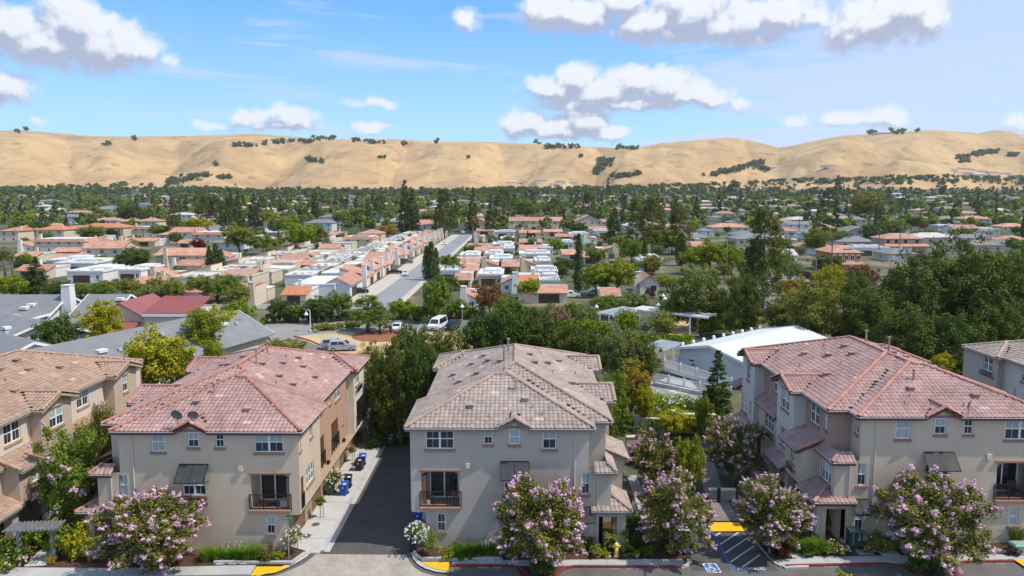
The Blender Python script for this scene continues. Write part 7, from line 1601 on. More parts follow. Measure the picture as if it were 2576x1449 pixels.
# --- cars
def car(x, y, rz, col, kind, lb, z=.02, L_=4.5):
    p = G(x, y, z); o = root('parked_car', p, lb, 'car', 'parked cars', rz); cm = material('car_'+col, dict(white=(.72,.73,.74), black=(.015,.015,.018), silver=(.36,.38,.41), blue=(.02,.04,.13), grey=(.12,.125,.135), dgrey=(.06,.06,.065), red=(.3,.02,.02), yellow=(.6,.42,.03))[col], .25, .03, spec=.6)
    H_ = dict(sedan=1.42, suv=1.68, van=2.1)[kind]; W2 = .9 if kind != 'van' else .98; hl = L_/2; bz = .78 if kind == 'sedan' else .95
    prof = {'sedan': [(-hl,.55),(-hl+.1,.85),(-hl+1.3,.98),(-hl+2.0,H_-.02),(-hl+3.0,H_),(hl-.75,1.05),(hl-.05,.95),(hl,.5)], 'suv': [(-hl,.55),(-hl+.08,.98),(-hl+1.2,1.1),(-hl+1.9,H_-.05),(-hl+3.0,H_),(hl-.35,H_-.1),(hl-.05,1.1),(hl,.5)], 'van': [(-hl,.5),(-hl+.05,.95),(-hl+.8,1.15),(-hl+1.5,H_-.1),(-hl+2.2,H_),(hl-.15,H_),(hl,1.2),(hl,.5)]}[kind]
    m = MB(); n = len(prof)
    for sg in (-1, 1): pass
    wv = lambda z: W2*(1 if z < bz+.12 else 1-.22*(z-bz-.12)/(H_-bz-.12))
    Lf = [(q[0], -wv(q[1]), q[1]) for q in prof]; Rt = [(q[0], wv(q[1]), q[1]) for q in prof]
    lo = [(-hl,.28),(hl,.28)]; m.face([(lo[0][0],-W2,.28)]+Lf+[(lo[1][0],-W2,.28)]); m.face([(lo[0][0],W2,.28)]+Rt+[(lo[1][0],W2,.28)])
    for k in range(n-1): m.quad(Lf[k], Lf[k+1], Rt[k+1], Rt[k])
    m.quad((-hl,-W2,.28), Lf[0], Rt[0], (-hl,W2,.28)); m.quad((hl,-W2,.28), Lf[-1], Rt[-1], (hl,W2,.28)); m.build('body', cm, o, local=True)
    gl = material('car_glass', (.015,.018,.022), .06, .1, spec=.7); e = .012
    def lerp(a, b, t): return tuple(a[i]+(b[i]-a[i])*t for i in range(3))
    ws = 2; a, b, c, d = Lf[ws], Lf[ws+1], Rt[ws+1], Rt[ws]; q = [lerp(lerp(a,d,.07),lerp(b,c,.07),.08), lerp(lerp(a,d,.07),lerp(b,c,.07),.93), lerp(lerp(a,d,.93),lerp(b,c,.93),.93), lerp(lerp(a,d,.93),lerp(b,c,.93),.08)]; g_ = MB(); g_.face([(p_[0]-e,p_[1],p_[2]+e) for p_ in q]); g_.build('windscreen', gl, o, local=True)
    rw_ = (4, 5) if kind == 'sedan' else (5, 6); a, b, c, d = Lf[rw_[0]], Lf[rw_[1]], Rt[rw_[1]], Rt[rw_[0]]; q = [lerp(lerp(a,d,.08),lerp(b,c,.08),.1), lerp(lerp(a,d,.08),lerp(b,c,.08),.85), lerp(lerp(a,d,.92),lerp(b,c,.92),.85), lerp(lerp(a,d,.92),lerp(b,c,.92),.1)]; g_ = MB(); g_.face([(p_[0]+e,p_[1],p_[2]+e) for p_ in q]); g_.build('rear_window', gl, o, local=True)
    x0, x1 = prof[2][0]+.55, (prof[5][0]-.15 if kind == 'sedan' else prof[5][0]-.12); zt = H_-.12
    for sg in (-1, 1):
        for (u0, u1) in ((x0, (x0+x1)/2-.05), ((x0+x1)/2+.05, x1)):
            g_ = MB(); zb = bz+.16; y0, y1 = sg*(wv(zb)+e), sg*(wv(zt)+e); t0 = u0+(.45 if u0 == x0 else 0); t1 = u1-(.35 if u1 == x1 and kind == 'sedan' else .05 if u1 == x1 else 0); g_.quad((u0,y0,zb),(u1,y0,zb),(t1,y1,zt),(t0,y1,zt)); g_.build('side_window', gl, o, local=True)
        for xw in (-hl+.85, hl-.85):
            m = MB(); m.tube([(xw,sg*(W2-.2),.32),(xw,sg*(W2+.02),.32)], .32, 12); w_ = m.build('wheel', iron, o, local=True); m = MB(); m.tube([(xw,sg*(W2+.015),.32),(xw,sg*(W2+.03),.32)], .19, 10); m.build('rim', gp, w_, local=True)
        m = MB(); m.box(-hl-.02,-hl+.08,sg*.62-.2,sg*.62+.2,.62,.78); m.build('headlight', material('headlight', (.7,.72,.74), .2), o, local=True); m = MB(); m.box(hl-.06,hl+.02,sg*.66-.16,sg*.66+.16,.75,.98); m.build('tail_light', material('tail_light', (.35,.01,.012), .3), o, local=True)
        m = MB(); m.box(x0-.05,x0+.12,sg*(W2+.02)-.09,sg*(W2+.02)+.09,bz+.1,bz+.26); m.build('mirror', cm, o, local=True)
    m = MB(); m.box(-hl-.025,-hl+.02,-.35,.35,.42,.6); m.build('grille', iron, o, local=True)
    return o
car(1000, 832, R(78), 'white', 'sedan', 'white sedan parked facing the viewer in the car park'); car(1101, 826, R(76), 'white', 'van', 'white passenger van in the car park', L_=5.6); car(1139, 828, R(76), 'black', 'suv', 'black car parked right of the white van')
car(842, 876, R(190), 'silver', 'suv', 'farther of the two silver cars behind the tan block'); car(862, 881, R(188), 'silver', 'suv', 'nearer of the two silver cars behind the tan block')
for k, (x, y, c_, kd, lb) in enumerate(((583,893,'dgrey','sedan','nearest dark car in the row behind the mauve roof'),(603,884,'white','suv','white hatchback in the row behind the mauve roof'),(622,876,'silver','suv','silver wagon with rear rack in the row behind the mauve roof'),(634,868,'white','suv','white car beyond the silver wagon'),(645,864,'blue','sedan','dark blue car at the end of the row'))): car(x, y, R(208), c_, kd, lb)
car(357, 752, R(190), 'black', 'sedan', 'black car by the tiled garage beyond the grey roofs'); car(905, 737, R(195), 'black', 'sedan', 'black car in the drive at the street mouth'); car(712, 667, R(180), 'white', 'sedan', 'white car on the back street near the domed tree'); car(734, 662, R(200), 'blue', 'sedan', 'blue car behind the white one on the back street'); car(690, 684, R(170), 'white', 'suv', 'white car nearest on the back street')
car(1020, 693, R(95), 'white', 'sedan', 'white car parked along the middle street'); car(995, 688, R(180), 'black', 'sedan', 'black car in a drive of the middle street'); car(1024, 662, R(180), 'grey', 'suv', 'grey car in a drive farther up the street'); car(1118, 616, R(95), 'white', 'sedan', 'white car far up the middle street'); car(1165, 587, R(95), 'white', 'suv', 'white car at the far end of the street'); car(1082, 632, R(90), 'blue', 'sedan', 'blue car past the cypress trio')
car(1437, 748, R(180), 'white', 'suv', 'white car right of the long near tiled roof'); car(1497, 742, R(175), 'silver', 'sedan', 'silver car under the bright green tree'); car(1435, 640, R(185), 'silver', 'suv', 'silver car in the court behind the cypress'); car(1350, 648, R(180), 'yellow', 'sedan', 'yellow car between the flat roofs'); car(1948, 735, R(110), 'white', 'van', 'white van on the road left of the big oaks', L_=5.2); car(1905, 605, R(180), 'white', 'sedan', 'white car by the grey roofs left of the pine'); car(1440, 665, R(180), 'dgrey', 'suv', 'dark grey car at the foot of the lone cypress')
# --- person with a dog in the car park
def person(x, y):
    o = root('person', G(x, y, .02), 'person in dark clothes walking a dog along the dry lawn', 'person'); me = bpy.data.meshes.new('body'); V = [(0,0,.95),(0,0,1.2),(0,0,1.42),(0,-.01,1.55),(0,-.02,1.68),(.10,0,.92),(.13,-.12,.5),(.13,-.08,.06),(.13,-.2,.03),(-.10,0,.92),(-.12,.14,.5),(-.12,.22,.08),(-.12,.12,.03),(.2,0,1.42),(.26,.05,1.15),(.24,-.1,.92),(-.2,0,1.42),(-.26,-.06,1.15),(-.24,-.18,.95)]
    E = [(0,1),(1,2),(2,3),(3,4),(0,5),(5,6),(6,7),(7,8),(0,9),(9,10),(10,11),(11,12),(2,13),(13,14),(14,15),(2,16),(16,17),(17,18)]; me.from_pydata(V, E, []); b = bpy.data.objects.new('body', me); COL.objects.link(b); b.parent = o
    sk = b.modifiers.new('skin', 'SKIN'); b.modifiers.new('sub', 'SUBSURF').levels = 1; rr = [.14,.15,.14,.06,.105,.10,.07,.045,.04,.10,.07,.045,.04,.07,.05,.04,.07,.05,.04]
    for k, r_ in enumerate(rr): me.skin_vertices[0].data[k].radius = (r_, r_)
    me.skin_vertices[0].data[0].use_root = True; me.materials.append(material('dark_clothes', (.025,.028,.035), .9))
    m = MB(); m.lathe([(.001,1.83),(.07,1.80),(.11,1.70),(.115,1.64),(.09,1.62)], (0,.0,0), 10); m.build('hair', material('hair', (.04,.025,.018), .8), o, local=True)
    d = root('dog', G(x+14, y+1, .02), 'small dark dog on the lead beside the walking person', 'dog', None, R(10)); me = bpy.data.meshes.new('body'); V = [(-.28,0,.36),(0,0,.37),(.25,0,.38),(.36,0,.48),(.50,0,.47),(-.42,0,.46),(.22,.07,.3),(.23,.07,.03),(.22,-.07,.3),(.25,-.07,.03),(-.26,.07,.3),(-.22,.07,.18),(-.28,.07,.03),(-.26,-.07,.3),(-.22,-.07,.18),(-.25,-.07,.03)]; E = [(0,1),(1,2),(2,3),(3,4),(0,5),(2,6),(6,7),(2,8),(8,9),(0,10),(10,11),(11,12),(0,13),(13,14),(14,15)]
    me.from_pydata(V, E, []); b = bpy.data.objects.new('body', me); COL.objects.link(b); b.parent = d; b.modifiers.new('skin', 'SKIN'); b.modifiers.new('sub', 'SUBSURF').levels = 1
    for k, r_ in enumerate([.09,.09,.11,.07,.045,.02,.045,.03,.045,.03,.05,.035,.03,.05,.035,.03]): me.skin_vertices[0].data[k].radius = (r_, r_)
    me.skin_vertices[0].data[1].use_root = True; me.materials.append(material('dog_coat', (.03,.022,.018), .9))
person(983, 842)
# ------------------------------------------------------------------ trees
def tree(x, yb, yt, wpx, key, mat, label=None, desc=None, group=None, hit=None):
    """tree whose foot, top and width are read off the photograph"""
    p = G(x, yb) if hit is None else hit
    r_ = ray(x, yt); top = CPOS+r_*(p.y/r_.y); dep = (p-CPOS).dot(_fwd); w_ = wpx*dep/CAM_F; h = max(.5, top.z-p.z)
    if key[:3] == 'oak' and h/w_ > 1.12: key = 'otall'+key[-1]
    if key[:5] == 'broad' and h/w_ > 1.4: key = 'tall'+key[-1]
    o = plant(key, p, h, w_, label or desc, 'tree', group or 'trees of the neighbourhood', LM[mat] if mat else None, rz=x*.731)
    if label is None: AUTO.append((o, desc))
    FOOT.append((p.x-w_*.3, p.x+w_*.3, p.y-w_*.3, p.y+w_*.3)); return o
NEAR = [
 (145,925,795,112,'broad0','dark','dark green maple in front of the grey roofs'), (262,915,752,106,'broad1','yellow','bright yellow green maple before the red clapboard shed'), (398,1010,825,168,'broad2','yellow','big yellow green tree right behind the brown tiled block'), (440,1005,850,110,'broad0','lime','lower yellow green tree touching the big one beside the mauve roof'),
 (515,925,770,105,'broad1','lime','bright green tree left of the cars behind the mauve roof'), (562,885,768,108,'broad2','yellow','bright yellow green tree next to the row of parked cars'), (600,858,752,84,'broad0','bright','green tree rising behind the row of parked cars'), (637,868,800,58,'broad1','mid','small dark tree at the entrance of the car park'), (540,1000,850,60,'broad0','lime','green tree at the white rail behind the mauve roof'),
 (718,915,850,122,'broad2','olive','flat topped yellow green tree behind the mauve ridge'), (350,1005,905,75,'broad1','gold','small golden tree beside the brown tiled gable'), (375,1010,925,60,'broad0','yellow','low yellow shrub like tree by the brown tiled gable'),
 (925,836,742,112,'pine0','mid','loose dark green pine in the dry lawn of the car park'), (955,838,765,75,'pine1','grey','leaning grey green pine beside the loose dark one'),
 (960,1118,905,110,'oak0','oak','dark oak at the left corner of the alley end'), (1010,1120,840,120,'oak1','oak','tall dark oak closing the alley'), (1070,1125,850,110,'oak2','dark','dark oak at the right of the alley end against the grey block'), (1120,1010,830,120,'oak0','oak','dark oak behind the rear left corner of the grey roof'), (935,1000,865,95,'oak1','olive','lighter oak just behind the cream rear wing of the mauve block'), (1045,1010,815,110,'oak2','oak','upper dark oak behind the alley end'), (970,1108,1020,85,'broad0','mid','small bright bush like tree in the dark alley end'), (1000,1060,905,100,'oak2','dark','dark oak in the middle of the trees closing the alley'),
 (1210,930,795,130,'oak0','dark','dark oak behind the left half of the grey roof'), (1290,930,765,160,'oak1','dark','large dark green oak right behind the grey ridge'), (1370,935,780,130,'oak2','oak','dark oak right of the large one behind the grey ridge'), (1440,945,815,125,'oak0','oak','dark oak behind the right slope of the grey roof'), (1500,960,835,110,'oak1','oak','dark oak beside the rear right wing of the grey roof'), (1555,985,825,120,'oak2','grey','grey brown oak left of the white hall'), (1610,985,850,105,'oak0','oak','dark oak at the ramp of the white hall'),
 (1540,1095,930,85,'broad1','mid','green tree close to the right wall of the grey block'), (1592,1075,905,95,'broad2','gold','golden green tree between the grey block and the white hall'), (1560,1090,900,70,'conifer0','mid','slim green conifer behind the golden green tree'), (1620,1085,960,60,'broad0','yellow','yellow green bush like tree at the lot of the white hall'), (1530,1140,1010,60,'broad0','mid','dark bush like tree at the right rear of the grey block'),
 (1802,1060,878,95,'conifer1','dark','dark conical tree in front of the white shingled hall'), (1790,1058,980,70,'oak1','dark','dark low tree at the foot of the conical tree'),
 (1100,812,700,85,'broad0','mid','green tree behind the red kerb left of the white van'), (1010,800,752,80,'broad1','bright','bright green tree by the red kerb behind the white sedan'), (855,806,730,75,'broad2','mid','green tree behind the white bell lamp'), (800,812,748,80,'broad0','dark','dark green tree behind the turning of the car park'), (703,812,752,62,'broad1','dark','round dark tree on a pale trunk at the left of the car park'), (745,812,762,50,'broad2','mid','small dark tree at the red kerb'), (1055,808,770,70,'broad0','mid','low green tree behind the red kerb near the street mouth'), (1150,806,752,70,'broad2','mid','green tree behind the black car in the car park'),
 (1232,800,712,85,'broad1','rust','brown leaved tree left of the cream end wall'), (1280,830,745,85,'oak2','mid','green tree below the brown leaved one'), (1330,850,770,110,'oak0','dark','dark rounded tree above the grey ridge'), (1395,835,768,90,'oak1','dry','brownish tree above the grey roof'), (1440,820,760,70,'broad0','mid','green tree below the long near tiled roof'), (1530,800,742,100,'oak0','mid','green tree in front of the lower tiled garage'), (1600,800,735,90,'broad1','grey','grey green tree left of the white cottage'), (1310,815,765,60,'broad2','bright','bright green tree above the centre of the grey roof'), (1475,835,768,80,'oak2','grey','olive tree at the white cone lamp'),
 (1735,830,672,130,'oak1','grey','tall grey green tree right of the white cottage'), (1695,830,745,80,'oak0','mid','dark tree behind the right pergola arm'), (1800,830,715,90,'oak2','oak','dark tree behind the grey house roof'), (1870,850,690,110,'oak0','oak','dark oak below the big pine'), (1850,850,770,95,'oak1','mid','mid green oak beside the vine hedge'), (1960,860,745,100,'oak2','olive','olive oak left of the yellow green oak'), (2035,890,700,150,'oak1','olive','yellow green oak right of the big pine'), (2080,820,665,90,'broad1','yellow','bright yellow green tree below the orange house'), (2165,740,668,95,'oak2','brown','dark brown leaved tree below the orange house'), (2105,885,785,55,'broad2','rust','rust coloured small tree at the white hall roof'), (2000,760,700,80,'broad0','gold','golden tree beside the road and the white van'),
 (2195,910,720,170,'oak0','oak','dark oak at the left of the great oak grove'), (2300,905,640,210,'oak1','oak','tallest oak left of centre in the great oak grove'), (2420,905,610,210,'oak2','oak','great dark oak in the middle of the oak grove'), (2530,905,640,190,'oak0','oak','dark oak at the right edge of the photo'), (2260,960,770,170,'oak2','oak','lower oak in front of the great oak grove'), (2380,960,790,190,'oak0','dark','deep green lower oak behind the right tiled ridge'), (2500,930,740,180,'oak1','oak','oak behind the grey tan block'), (2150,880,690,110,'oak1','oak','narrow dark oak between the olive oak and the grove'), (2545,860,600,130,'broad2','mid','lighter green tree above the oaks at the right edge'),
 (2365,985,885,70,'broad1','yellow','young yellow green tree behind the right mauve slope'), (2420,985,880,90,'oak1','oak','dark tree left of the grey tan block'), (2515,870,800,130,'broad0','mid','green trees above the grey tan roof'), (2570,880,790,110,'broad1','olive','olive green tree above the grey tan roof at the edge')]
for q in NEAR: tree(*q[:6], label=q[6], group='trees near the blocks' )
MID = [
 (95,745,645,78,'conifer2','conifer','dark broad cone tree at the left'), (55,745,700,110,'oak0','mid','oak row tree behind the mint home'), (30,760,690,80,'broad1','bright','bright tree at the left edge'), (150,760,705,90,'oak1','dark','dark oak behind the grey gables'), (205,750,712,80,'oak2','mid','green oak behind the grey gables'), (260,755,705,85,'oak0','mid','green oak behind the grey gables'), (320,745,700,80,'oak1','olive','olive oak behind the grey gables'), (395,765,715,90,'oak2','grey','grey green tree behind the grey gables'), (440,770,700,60,'broad0','olive','olive tree by the cream house'), (505,760,690,85,'broad1','olive','white flowering olive tree by the cream house'), (575,760,690,95,'oak1','mid','green oak right of the cream house'), (600,775,715,70,'broad2','olive','olive tree left of the orange tiled shed'),
 (545,692,612,34,'cypress0','cypress','cypress in the left pair'), (528,690,618,26,'cypress1','cypress','cypress in the left pair'), (558,695,625,26,'cypress2','cypress','cypress in the left pair'), (1085,705,606,34,'cypress0','cypress','tall narrow cypress of the trio'), (1073,705,618,26,'cypress1','cypress','tall narrow cypress of the trio'), (1097,700,622,24,'cypress2','cypress','tall narrow cypress of the trio'), (1455,735,586,30,'cypress1','cypress','lone tall cypress in the middle of the courts'), (1621,672,603,22,'cypress2','cypress','slim cypress left of the thick one'), (1713,668,584,38,'cypress0','cypress','thick dark cypress'), (2370,520,440,30,'conifer0','conifer','dark spire conifer at right'), (2202,590,520,12,'cypress1','cypress','thin cypress at right'), (2572,600,545,16,'cypress2','cypress','thin cypress at the right edge'),
 (340,690,622,88,'broad0','dark','rich dark green domed tree'), (300,685,640,60,'conifer1','blue','blue green conifer'), (255,672,640,60,'broad1','mid','mid green tree'), (440,665,626,50,'broad2','red','dark red leaved tree'), (500,640,600,42,'broad0','red','dark red leaved tree'), (330,570,512,76,'oak1','dark','wide dark oak'), (495,592,546,80,'broad1','yellow','yellow green spreading tree'), (605,640,562,95,'broad2','olive','olive green willow like tree'), (660,640,590,70,'broad0','mid','mid green tree'), (765,632,560,105,'oak2','bright','dark domed tree with flat crown'), (810,640,570,50,'pine1','pine','ragged dark pine'), (735,648,612,50,'broad1','rust','rust red round tree'), (790,640,618,45,'broad2','olive','flowering olive tree'), (690,650,618,55,'broad0','olive','olive tree'), (975,600,565,55,'broad1','gold','golden tree by the long white house'), (1140,700,660,60,'broad0','dark','dark tree right of the street'), (1115,735,690,75,'oak0','dark','dark tree at the street mouth'), (1145,730,700,50,'broad2','mid','green tree at the street mouth'), (1130,680,640,60,'broad1','mid','green tree right of the street'), (1195,640,615,50,'broad0','mid','green tree right of the street'),
 (1545,745,652,135,'broad2','lime','big bright yellow green tree'), (1500,745,665,85,'broad0','bright','bright green tree with dark underside'), (1420,690,650,60,'oak1','dark','dark tree left of the lone cypress'), (1385,720,690,45,'broad1','olive','white flowering bush tree'), (1330,760,700,70,'broad2','bright','ivy green bush tree'), (1400,640,600,45,'broad0','bright','bright green round tree'), (1455,590,560,50,'broad1','dark','dark green tree'), (1590,660,600,70,'oak2','mid','mid green tree'), (1660,640,570,85,'broad0','lime','bright green tree by the twin street light'), (1745,690,620,75,'broad1','lime','bright lime green tree'), (1790,690,600,85,'broad2','lime','bright lime green tree'), (1690,640,580,70,'broad0','lime','bright green tree'), (1840,690,618,90,'oak0','bright','bright green tree left of the big pine'), (1640,690,640,70,'oak1','olive','olive tree'), (1500,670,620,60,'broad2','mid','mid green tree'), (1560,640,590,60,'broad1','olive','olive tree'), (1680,735,690,70,'broad2','bright','bright green tree right of the cottage'), (1770,755,680,90,'oak2','oak','dark tree'),
 (1918,775,518,118,'pine0','pine','big tall pine'), (1895,775,600,80,'pine1','conifer','dark lower pine beside the big one'), (1640,640,488,85,'pine2','pine','tall dark pine of the pair'), (1600,630,495,60,'pine1','pine','tall dark pine of the pair'), (1710,640,520,80,'pine0','pine','broad olive pine'), (1545,610,520,60,'conifer2','conifer','dark conifer'), (1020,590,452,52,'conifer0','conifer','tallest dark redwood'), (1040,590,472,48,'conifer1','conifer','dark redwood beside the tallest'), (1118,600,470,60,'pine1','conifer','dark broad pine'), (1105,590,500,50,'conifer2','conifer','dark conifer'), (1190,585,470,40,'conifer0','conifer','dark spire conifer'), (1265,570,468,62,'pine2','pine','broad dark pine'), (1232,590,500,36,'conifer1','conifer','narrow dark conifer'), (1340,540,480,44,'conifer2','conifer','dark conifer'), (1395,560,498,60,'pine0','pine','dark pine'), (1320,560,498,70,'broad1','mid','big green tree behind the long row'), (795,565,478,38,'conifer0','conifer','tall narrow conifer'), (440,600,490,40,'pine1','pine','tall dark pine at left'), (520,575,488,60,'pine2','pine','clumped dark pines'), (545,575,490,45,'pine0','pine','clumped dark pines'), (580,575,470,40,'conifer1','conifer','dark conifer'), (600,580,478,40,'conifer2','conifer','dark conifer'), (640,575,485,45,'conifer0','conifer','dark conifer'), (660,570,490,40,'pine1','pine','dark pine'), (575,610,520,50,'pine0','conifer','dark layered cedar'), (955,575,490,44,'pine2','conifer','dark pine'), (925,560,500,30,'conifer1','conifer','dark conifer'), (1480,560,478,50,'pine1','pine','dark pine'), (1700,560,500,50,'conifer0','conifer','dark conifer'), (1845,520,455,50,'pine0','conifer','dark pine behind the white block'), (1940,500,445,40,'conifer1','conifer','dark conifer on the skyline'), (1970,500,450,34,'conifer2','conifer','dark conifer on the skyline'), (2180,560,480,95,'oak2','olive','olive domed tree'), (2105,520,440,40,'conifer0','conifer','dark conifer at right'), (2085,545,470,60,'pine1','conifer','dark pine at right'), (1530,520,445,24,'conifer1','conifer','dark spire conifer'), (1680,505,438,24,'conifer2','conifer','dark spire conifer'), (1790,500,460,28,'conifer0','conifer','dark spire conifer'), (2200,620,560,75,'oak1','dark','dark leafy tree left of the pink tan house'), (2330,610,575,80,'oak0','olive','olive tree right of the pink tan house'), (2250,600,552,70,'broad0','mid','green tree behind the pink tan house'), (2300,580,540,60,'broad1','mid','green tree'), (2420,610,570,60,'broad2','mid','green tree'), (2500,560,530,70,'broad0','bright','bright green tree at right'), (2110,620,580,80,'oak2','mid','green tree'), (2050,640,575,80,'oak0','mid','green tree near the white two storey house'), (1960,700,620,80,'oak1','mid','green oak right of the big pine'), (2080,690,640,90,'oak2','oak','dark oak before the pinkish tiles'), (2330,680,640,80,'broad1','dark','dark tree'), (2060,600,560,60,'pine1','conifer','dark pine'), (1960,640,590,60,'broad2','mid','green tree'), (100,600,556,60,'broad0','dark','dark tree'), (60,590,552,70,'broad1','mid','green tree'), (230,610,566,70,'broad2','mid','green tree'), (400,600,565,60,'broad0','mid','green tree'), (280,600,575,50,'cypress1','cypress','narrow dark conifer'), (700,600,545,60,'broad1','mid','green tree'), (730,590,540,60,'broad2','bright','bright green tree'), (860,570,530,60,'broad0','mid','green tree'), (900,560,520,60,'broad1','olive','olive tree'), (680,575,530,60,'broad0','lime','lime green tree'), (880,610,580,60,'oak0','olive','olive tree'), (1180,570,520,50,'broad2','mid','green tree'), (1500,560,530,60,'broad1','mid','green tree'), (1080,575,525,50,'broad2','olive','olive tree')]
for q in MID: tree(*q[:6], desc=q[6])
for (x, yb, yt, w_) in ((14,700,617,26),(33,705,625,24),(1352,545,505,12),(1480,560,482,14),(1190,610,540,20),(1385,540,500,12),(2175,560,490,14),(1805,535,478,10),(510,735,690,22),(1825,540,482,10),(870,560,520,22),(655,655,600,14)): tree(x, yb, yt, w_, 'palm', None, desc='fan palm with shaggy trunk')
# hedges and vines
r2 = np.random.default_rng(77)
def mass(name, pix, h, lf, mat, lb, cat, z=0.0, n=60, flowers=None):
    P = [G(x, y, z) for x, y in pix]; xs = np.array([p.x for p in P]); ys = np.array([p.y for p in P]); c = []
    t = np.linspace(0, 1, len(P)); tt = r2.random(n); c = np.stack([np.interp(tt, t, xs)+r2.normal(size=n)*.5, np.interp(tt, t, ys)+r2.normal(size=n)*1.1, z+h*(.35+.65*r2.random(n))], 1)
    o = root(name, P[len(P)//2], lb, cat); v, f = leaf_mesh(c-np.array(o.location), np.full(n, h*.42), 70, lf, n, .5, 1.6); link('leaves', npmesh('leaves', v, f, LM[mat]), o)
    if flowers: k = r2.choice(n, n//2); v, f = leaf_mesh(c[k]-np.array(o.location)+[0, -.2, h*.3], np.full(len(k), h*.35), 5, lf*1.1, n+1, .7, 1.2); link('blossoms', npmesh('blossoms', v, f, flowers), o)
    return o
mass('vine', [(1745,832),(1800,828),(1860,822),(1905,820)], 2.6, .36, 'vine', 'bright green flowering vine spilling over the arbour behind the white hall', 'vine', 0, 130, material('yellow_blossom', (.70,.52,.10), .7, .1, 2, trans=.2)); mass('vine', [(1420,838),(1480,842),(1530,850)], 2.2, .36, 'vine', 'green vine covered slope left of the pergola', 'vine', 0, 110); mass('vine', [(1560,842),(1575,838),(1590,842)], 3.6, .34, 'vine', 'vine wrapped round the left pergola post', 'vine', 0, 60); mass('vine', [(1655,845),(1668,843),(1680,846)], 3.4, .34, 'olive', 'vine hanging from the middle of the right pergola', 'vine', 0, 60); mass('hedge', [(1540,862),(1620,862),(1700,866),(1740,868)], 1.3, .32, 'vine', 'low yellow green hedge below the pergolas', 'hedge', 0, 110)
mass('flowering_shrub', [(1648,1040),(1690,1048),(1740,1046)], 1.8, .22, 'bright', 'white flowered oleander hedge behind the cream garden wall', 'hedge', 0, 110, wblossom); mass('hedge', [(795,832),(850,828),(905,826)], 1.0, .3, 'olive', 'low agave and shrub strip beside the white bell lamp', 'hedge', 0, 60); mass('hedge', [(670,812),(760,808),(860,806),(960,803)], 1.4, .34, 'dark', 'dark hedge along the red kerb', 'hedge', 0, 110); mass('hedge', [(1000,802),(1100,800),(1210,798)], 1.8, .34, 'mid', 'green hedge behind the car park bays', 'hedge', 0, 110)
mass('hedge', [(1590,1085),(1650,1072),(1700,1074)], 1.5, .22, 'mid', 'green shrubs between the garden wall and the grey block', 'hedge', 0, 70); mass('hedge', [(925,1112),(985,1106),(1040,1104)], 1.6, .24, 'dark', 'dark shrubs behind the bins at the alley end', 'hedge', 0, 90); mass('hedge', [(1660,1085),(1730,1088),(1800,1082)], 1.6, .22, 'olive', 'olive shrubs below the garden wall pier', 'hedge', 0, 70)
o = root('white_rail', G(455, 945), 'white metal rail beside the yellow green trees', 'railing'); a, b = G(425, 948), G(490, 942)
for z in (.5, 1.0): m = MB(); m.tube([a+Vector((0,0,z)), b+Vector((0,0,z))], .05, 6); m.build('rail', white, o)
for k in range(4): q = a.lerp(b, k/3); m = MB(); m.tube([q, q+Vector((0,0,1.05))], .05, 6); m.build('post', white, o)
# --- gardens of the near district: trees one by one
KM = [('broad', 'mid', 'green garden tree'), ('broad', 'dark', 'dark green garden tree'), ('oak', 'oak', 'dark oak'), ('broad', 'olive', 'olive garden tree'), ('broad', 'bright', 'bright green garden tree'), ('oak', 'grey', 'grey green tree'), ('pine', 'pine', 'dark pine'), ('conifer', 'conifer', 'dark conifer'), ('broad', 'lime', 'lime green tree'), ('broad', 'rust', 'rust coloured small tree'), ('cypress', 'cypress', 'narrow cypress')]
WT = [24, 10, 10, 18, 16, 10, 4, 3, 10, 4, 4]
rt = random.Random(21); k = 0; tries = 0; SP = []
def free(x, y, r_): return clear(x, y, r_) and all((x-a)**2+(y-b)**2 > (r_+c)**2*.6 for a, b, c in SP)
while k < 150 and tries < 20000:
    tries += 1; y = 160+340*rt.random()**1.15; x = rt.uniform(-.78, .78)*y
    if y < 260 and x > -30 and x < 60: s_ = rt.uniform(.35, .6)
    else: s_ = rt.uniform(.4, .85)
    kd, mt, ds = rt.choices(KM, WT)[0]; w_ = {'broad': 7, 'oak': 9, 'pine': 8, 'conifer': 7, 'cypress': 2.2}[kd]*s_; h = {'broad': 7.5, 'oak': 7.5, 'pine': 17, 'conifer': 17, 'cypress': 9}[kd]*s_
    if y < 300 and kd in ('pine', 'conifer'): continue
    if not free(x, y, w_*.38): continue
    o = plant('%s%d' % (kd, rt.randrange(3)), (x, y, float(terr(x, y))-.1), h, w_, ds, 'tree', 'garden trees', LM[mt]); AUTO.append((o, ds)); SP.append((x, y, w_*.45)); k += 1
# low shrubs between the patio houses
k = 0; tries = 0
while k < 190 and tries < 9000:
    tries += 1; y = rt.uniform(160, 400); x = rt.uniform(-120, 80); s_ = rt.uniform(1.6, 3.6)
    if not clear(x, y, s_*.3): continue
    mt = rt.choice(('mid', 'dark', 'olive', 'bright', 'grey', 'plum', 'oak')); o = plant('shrub%d' % (k % 2), (x, y, -.05), s_*.75, s_, 'x', 'shrub', 'garden shrubs', LM[mt]); AUTO.append((o, dict(mid='green', dark='dark green', olive='olive', bright='bright green', grey='grey green', plum='purple leaved', oak='dark olive')[mt]+' garden shrub')); k += 1
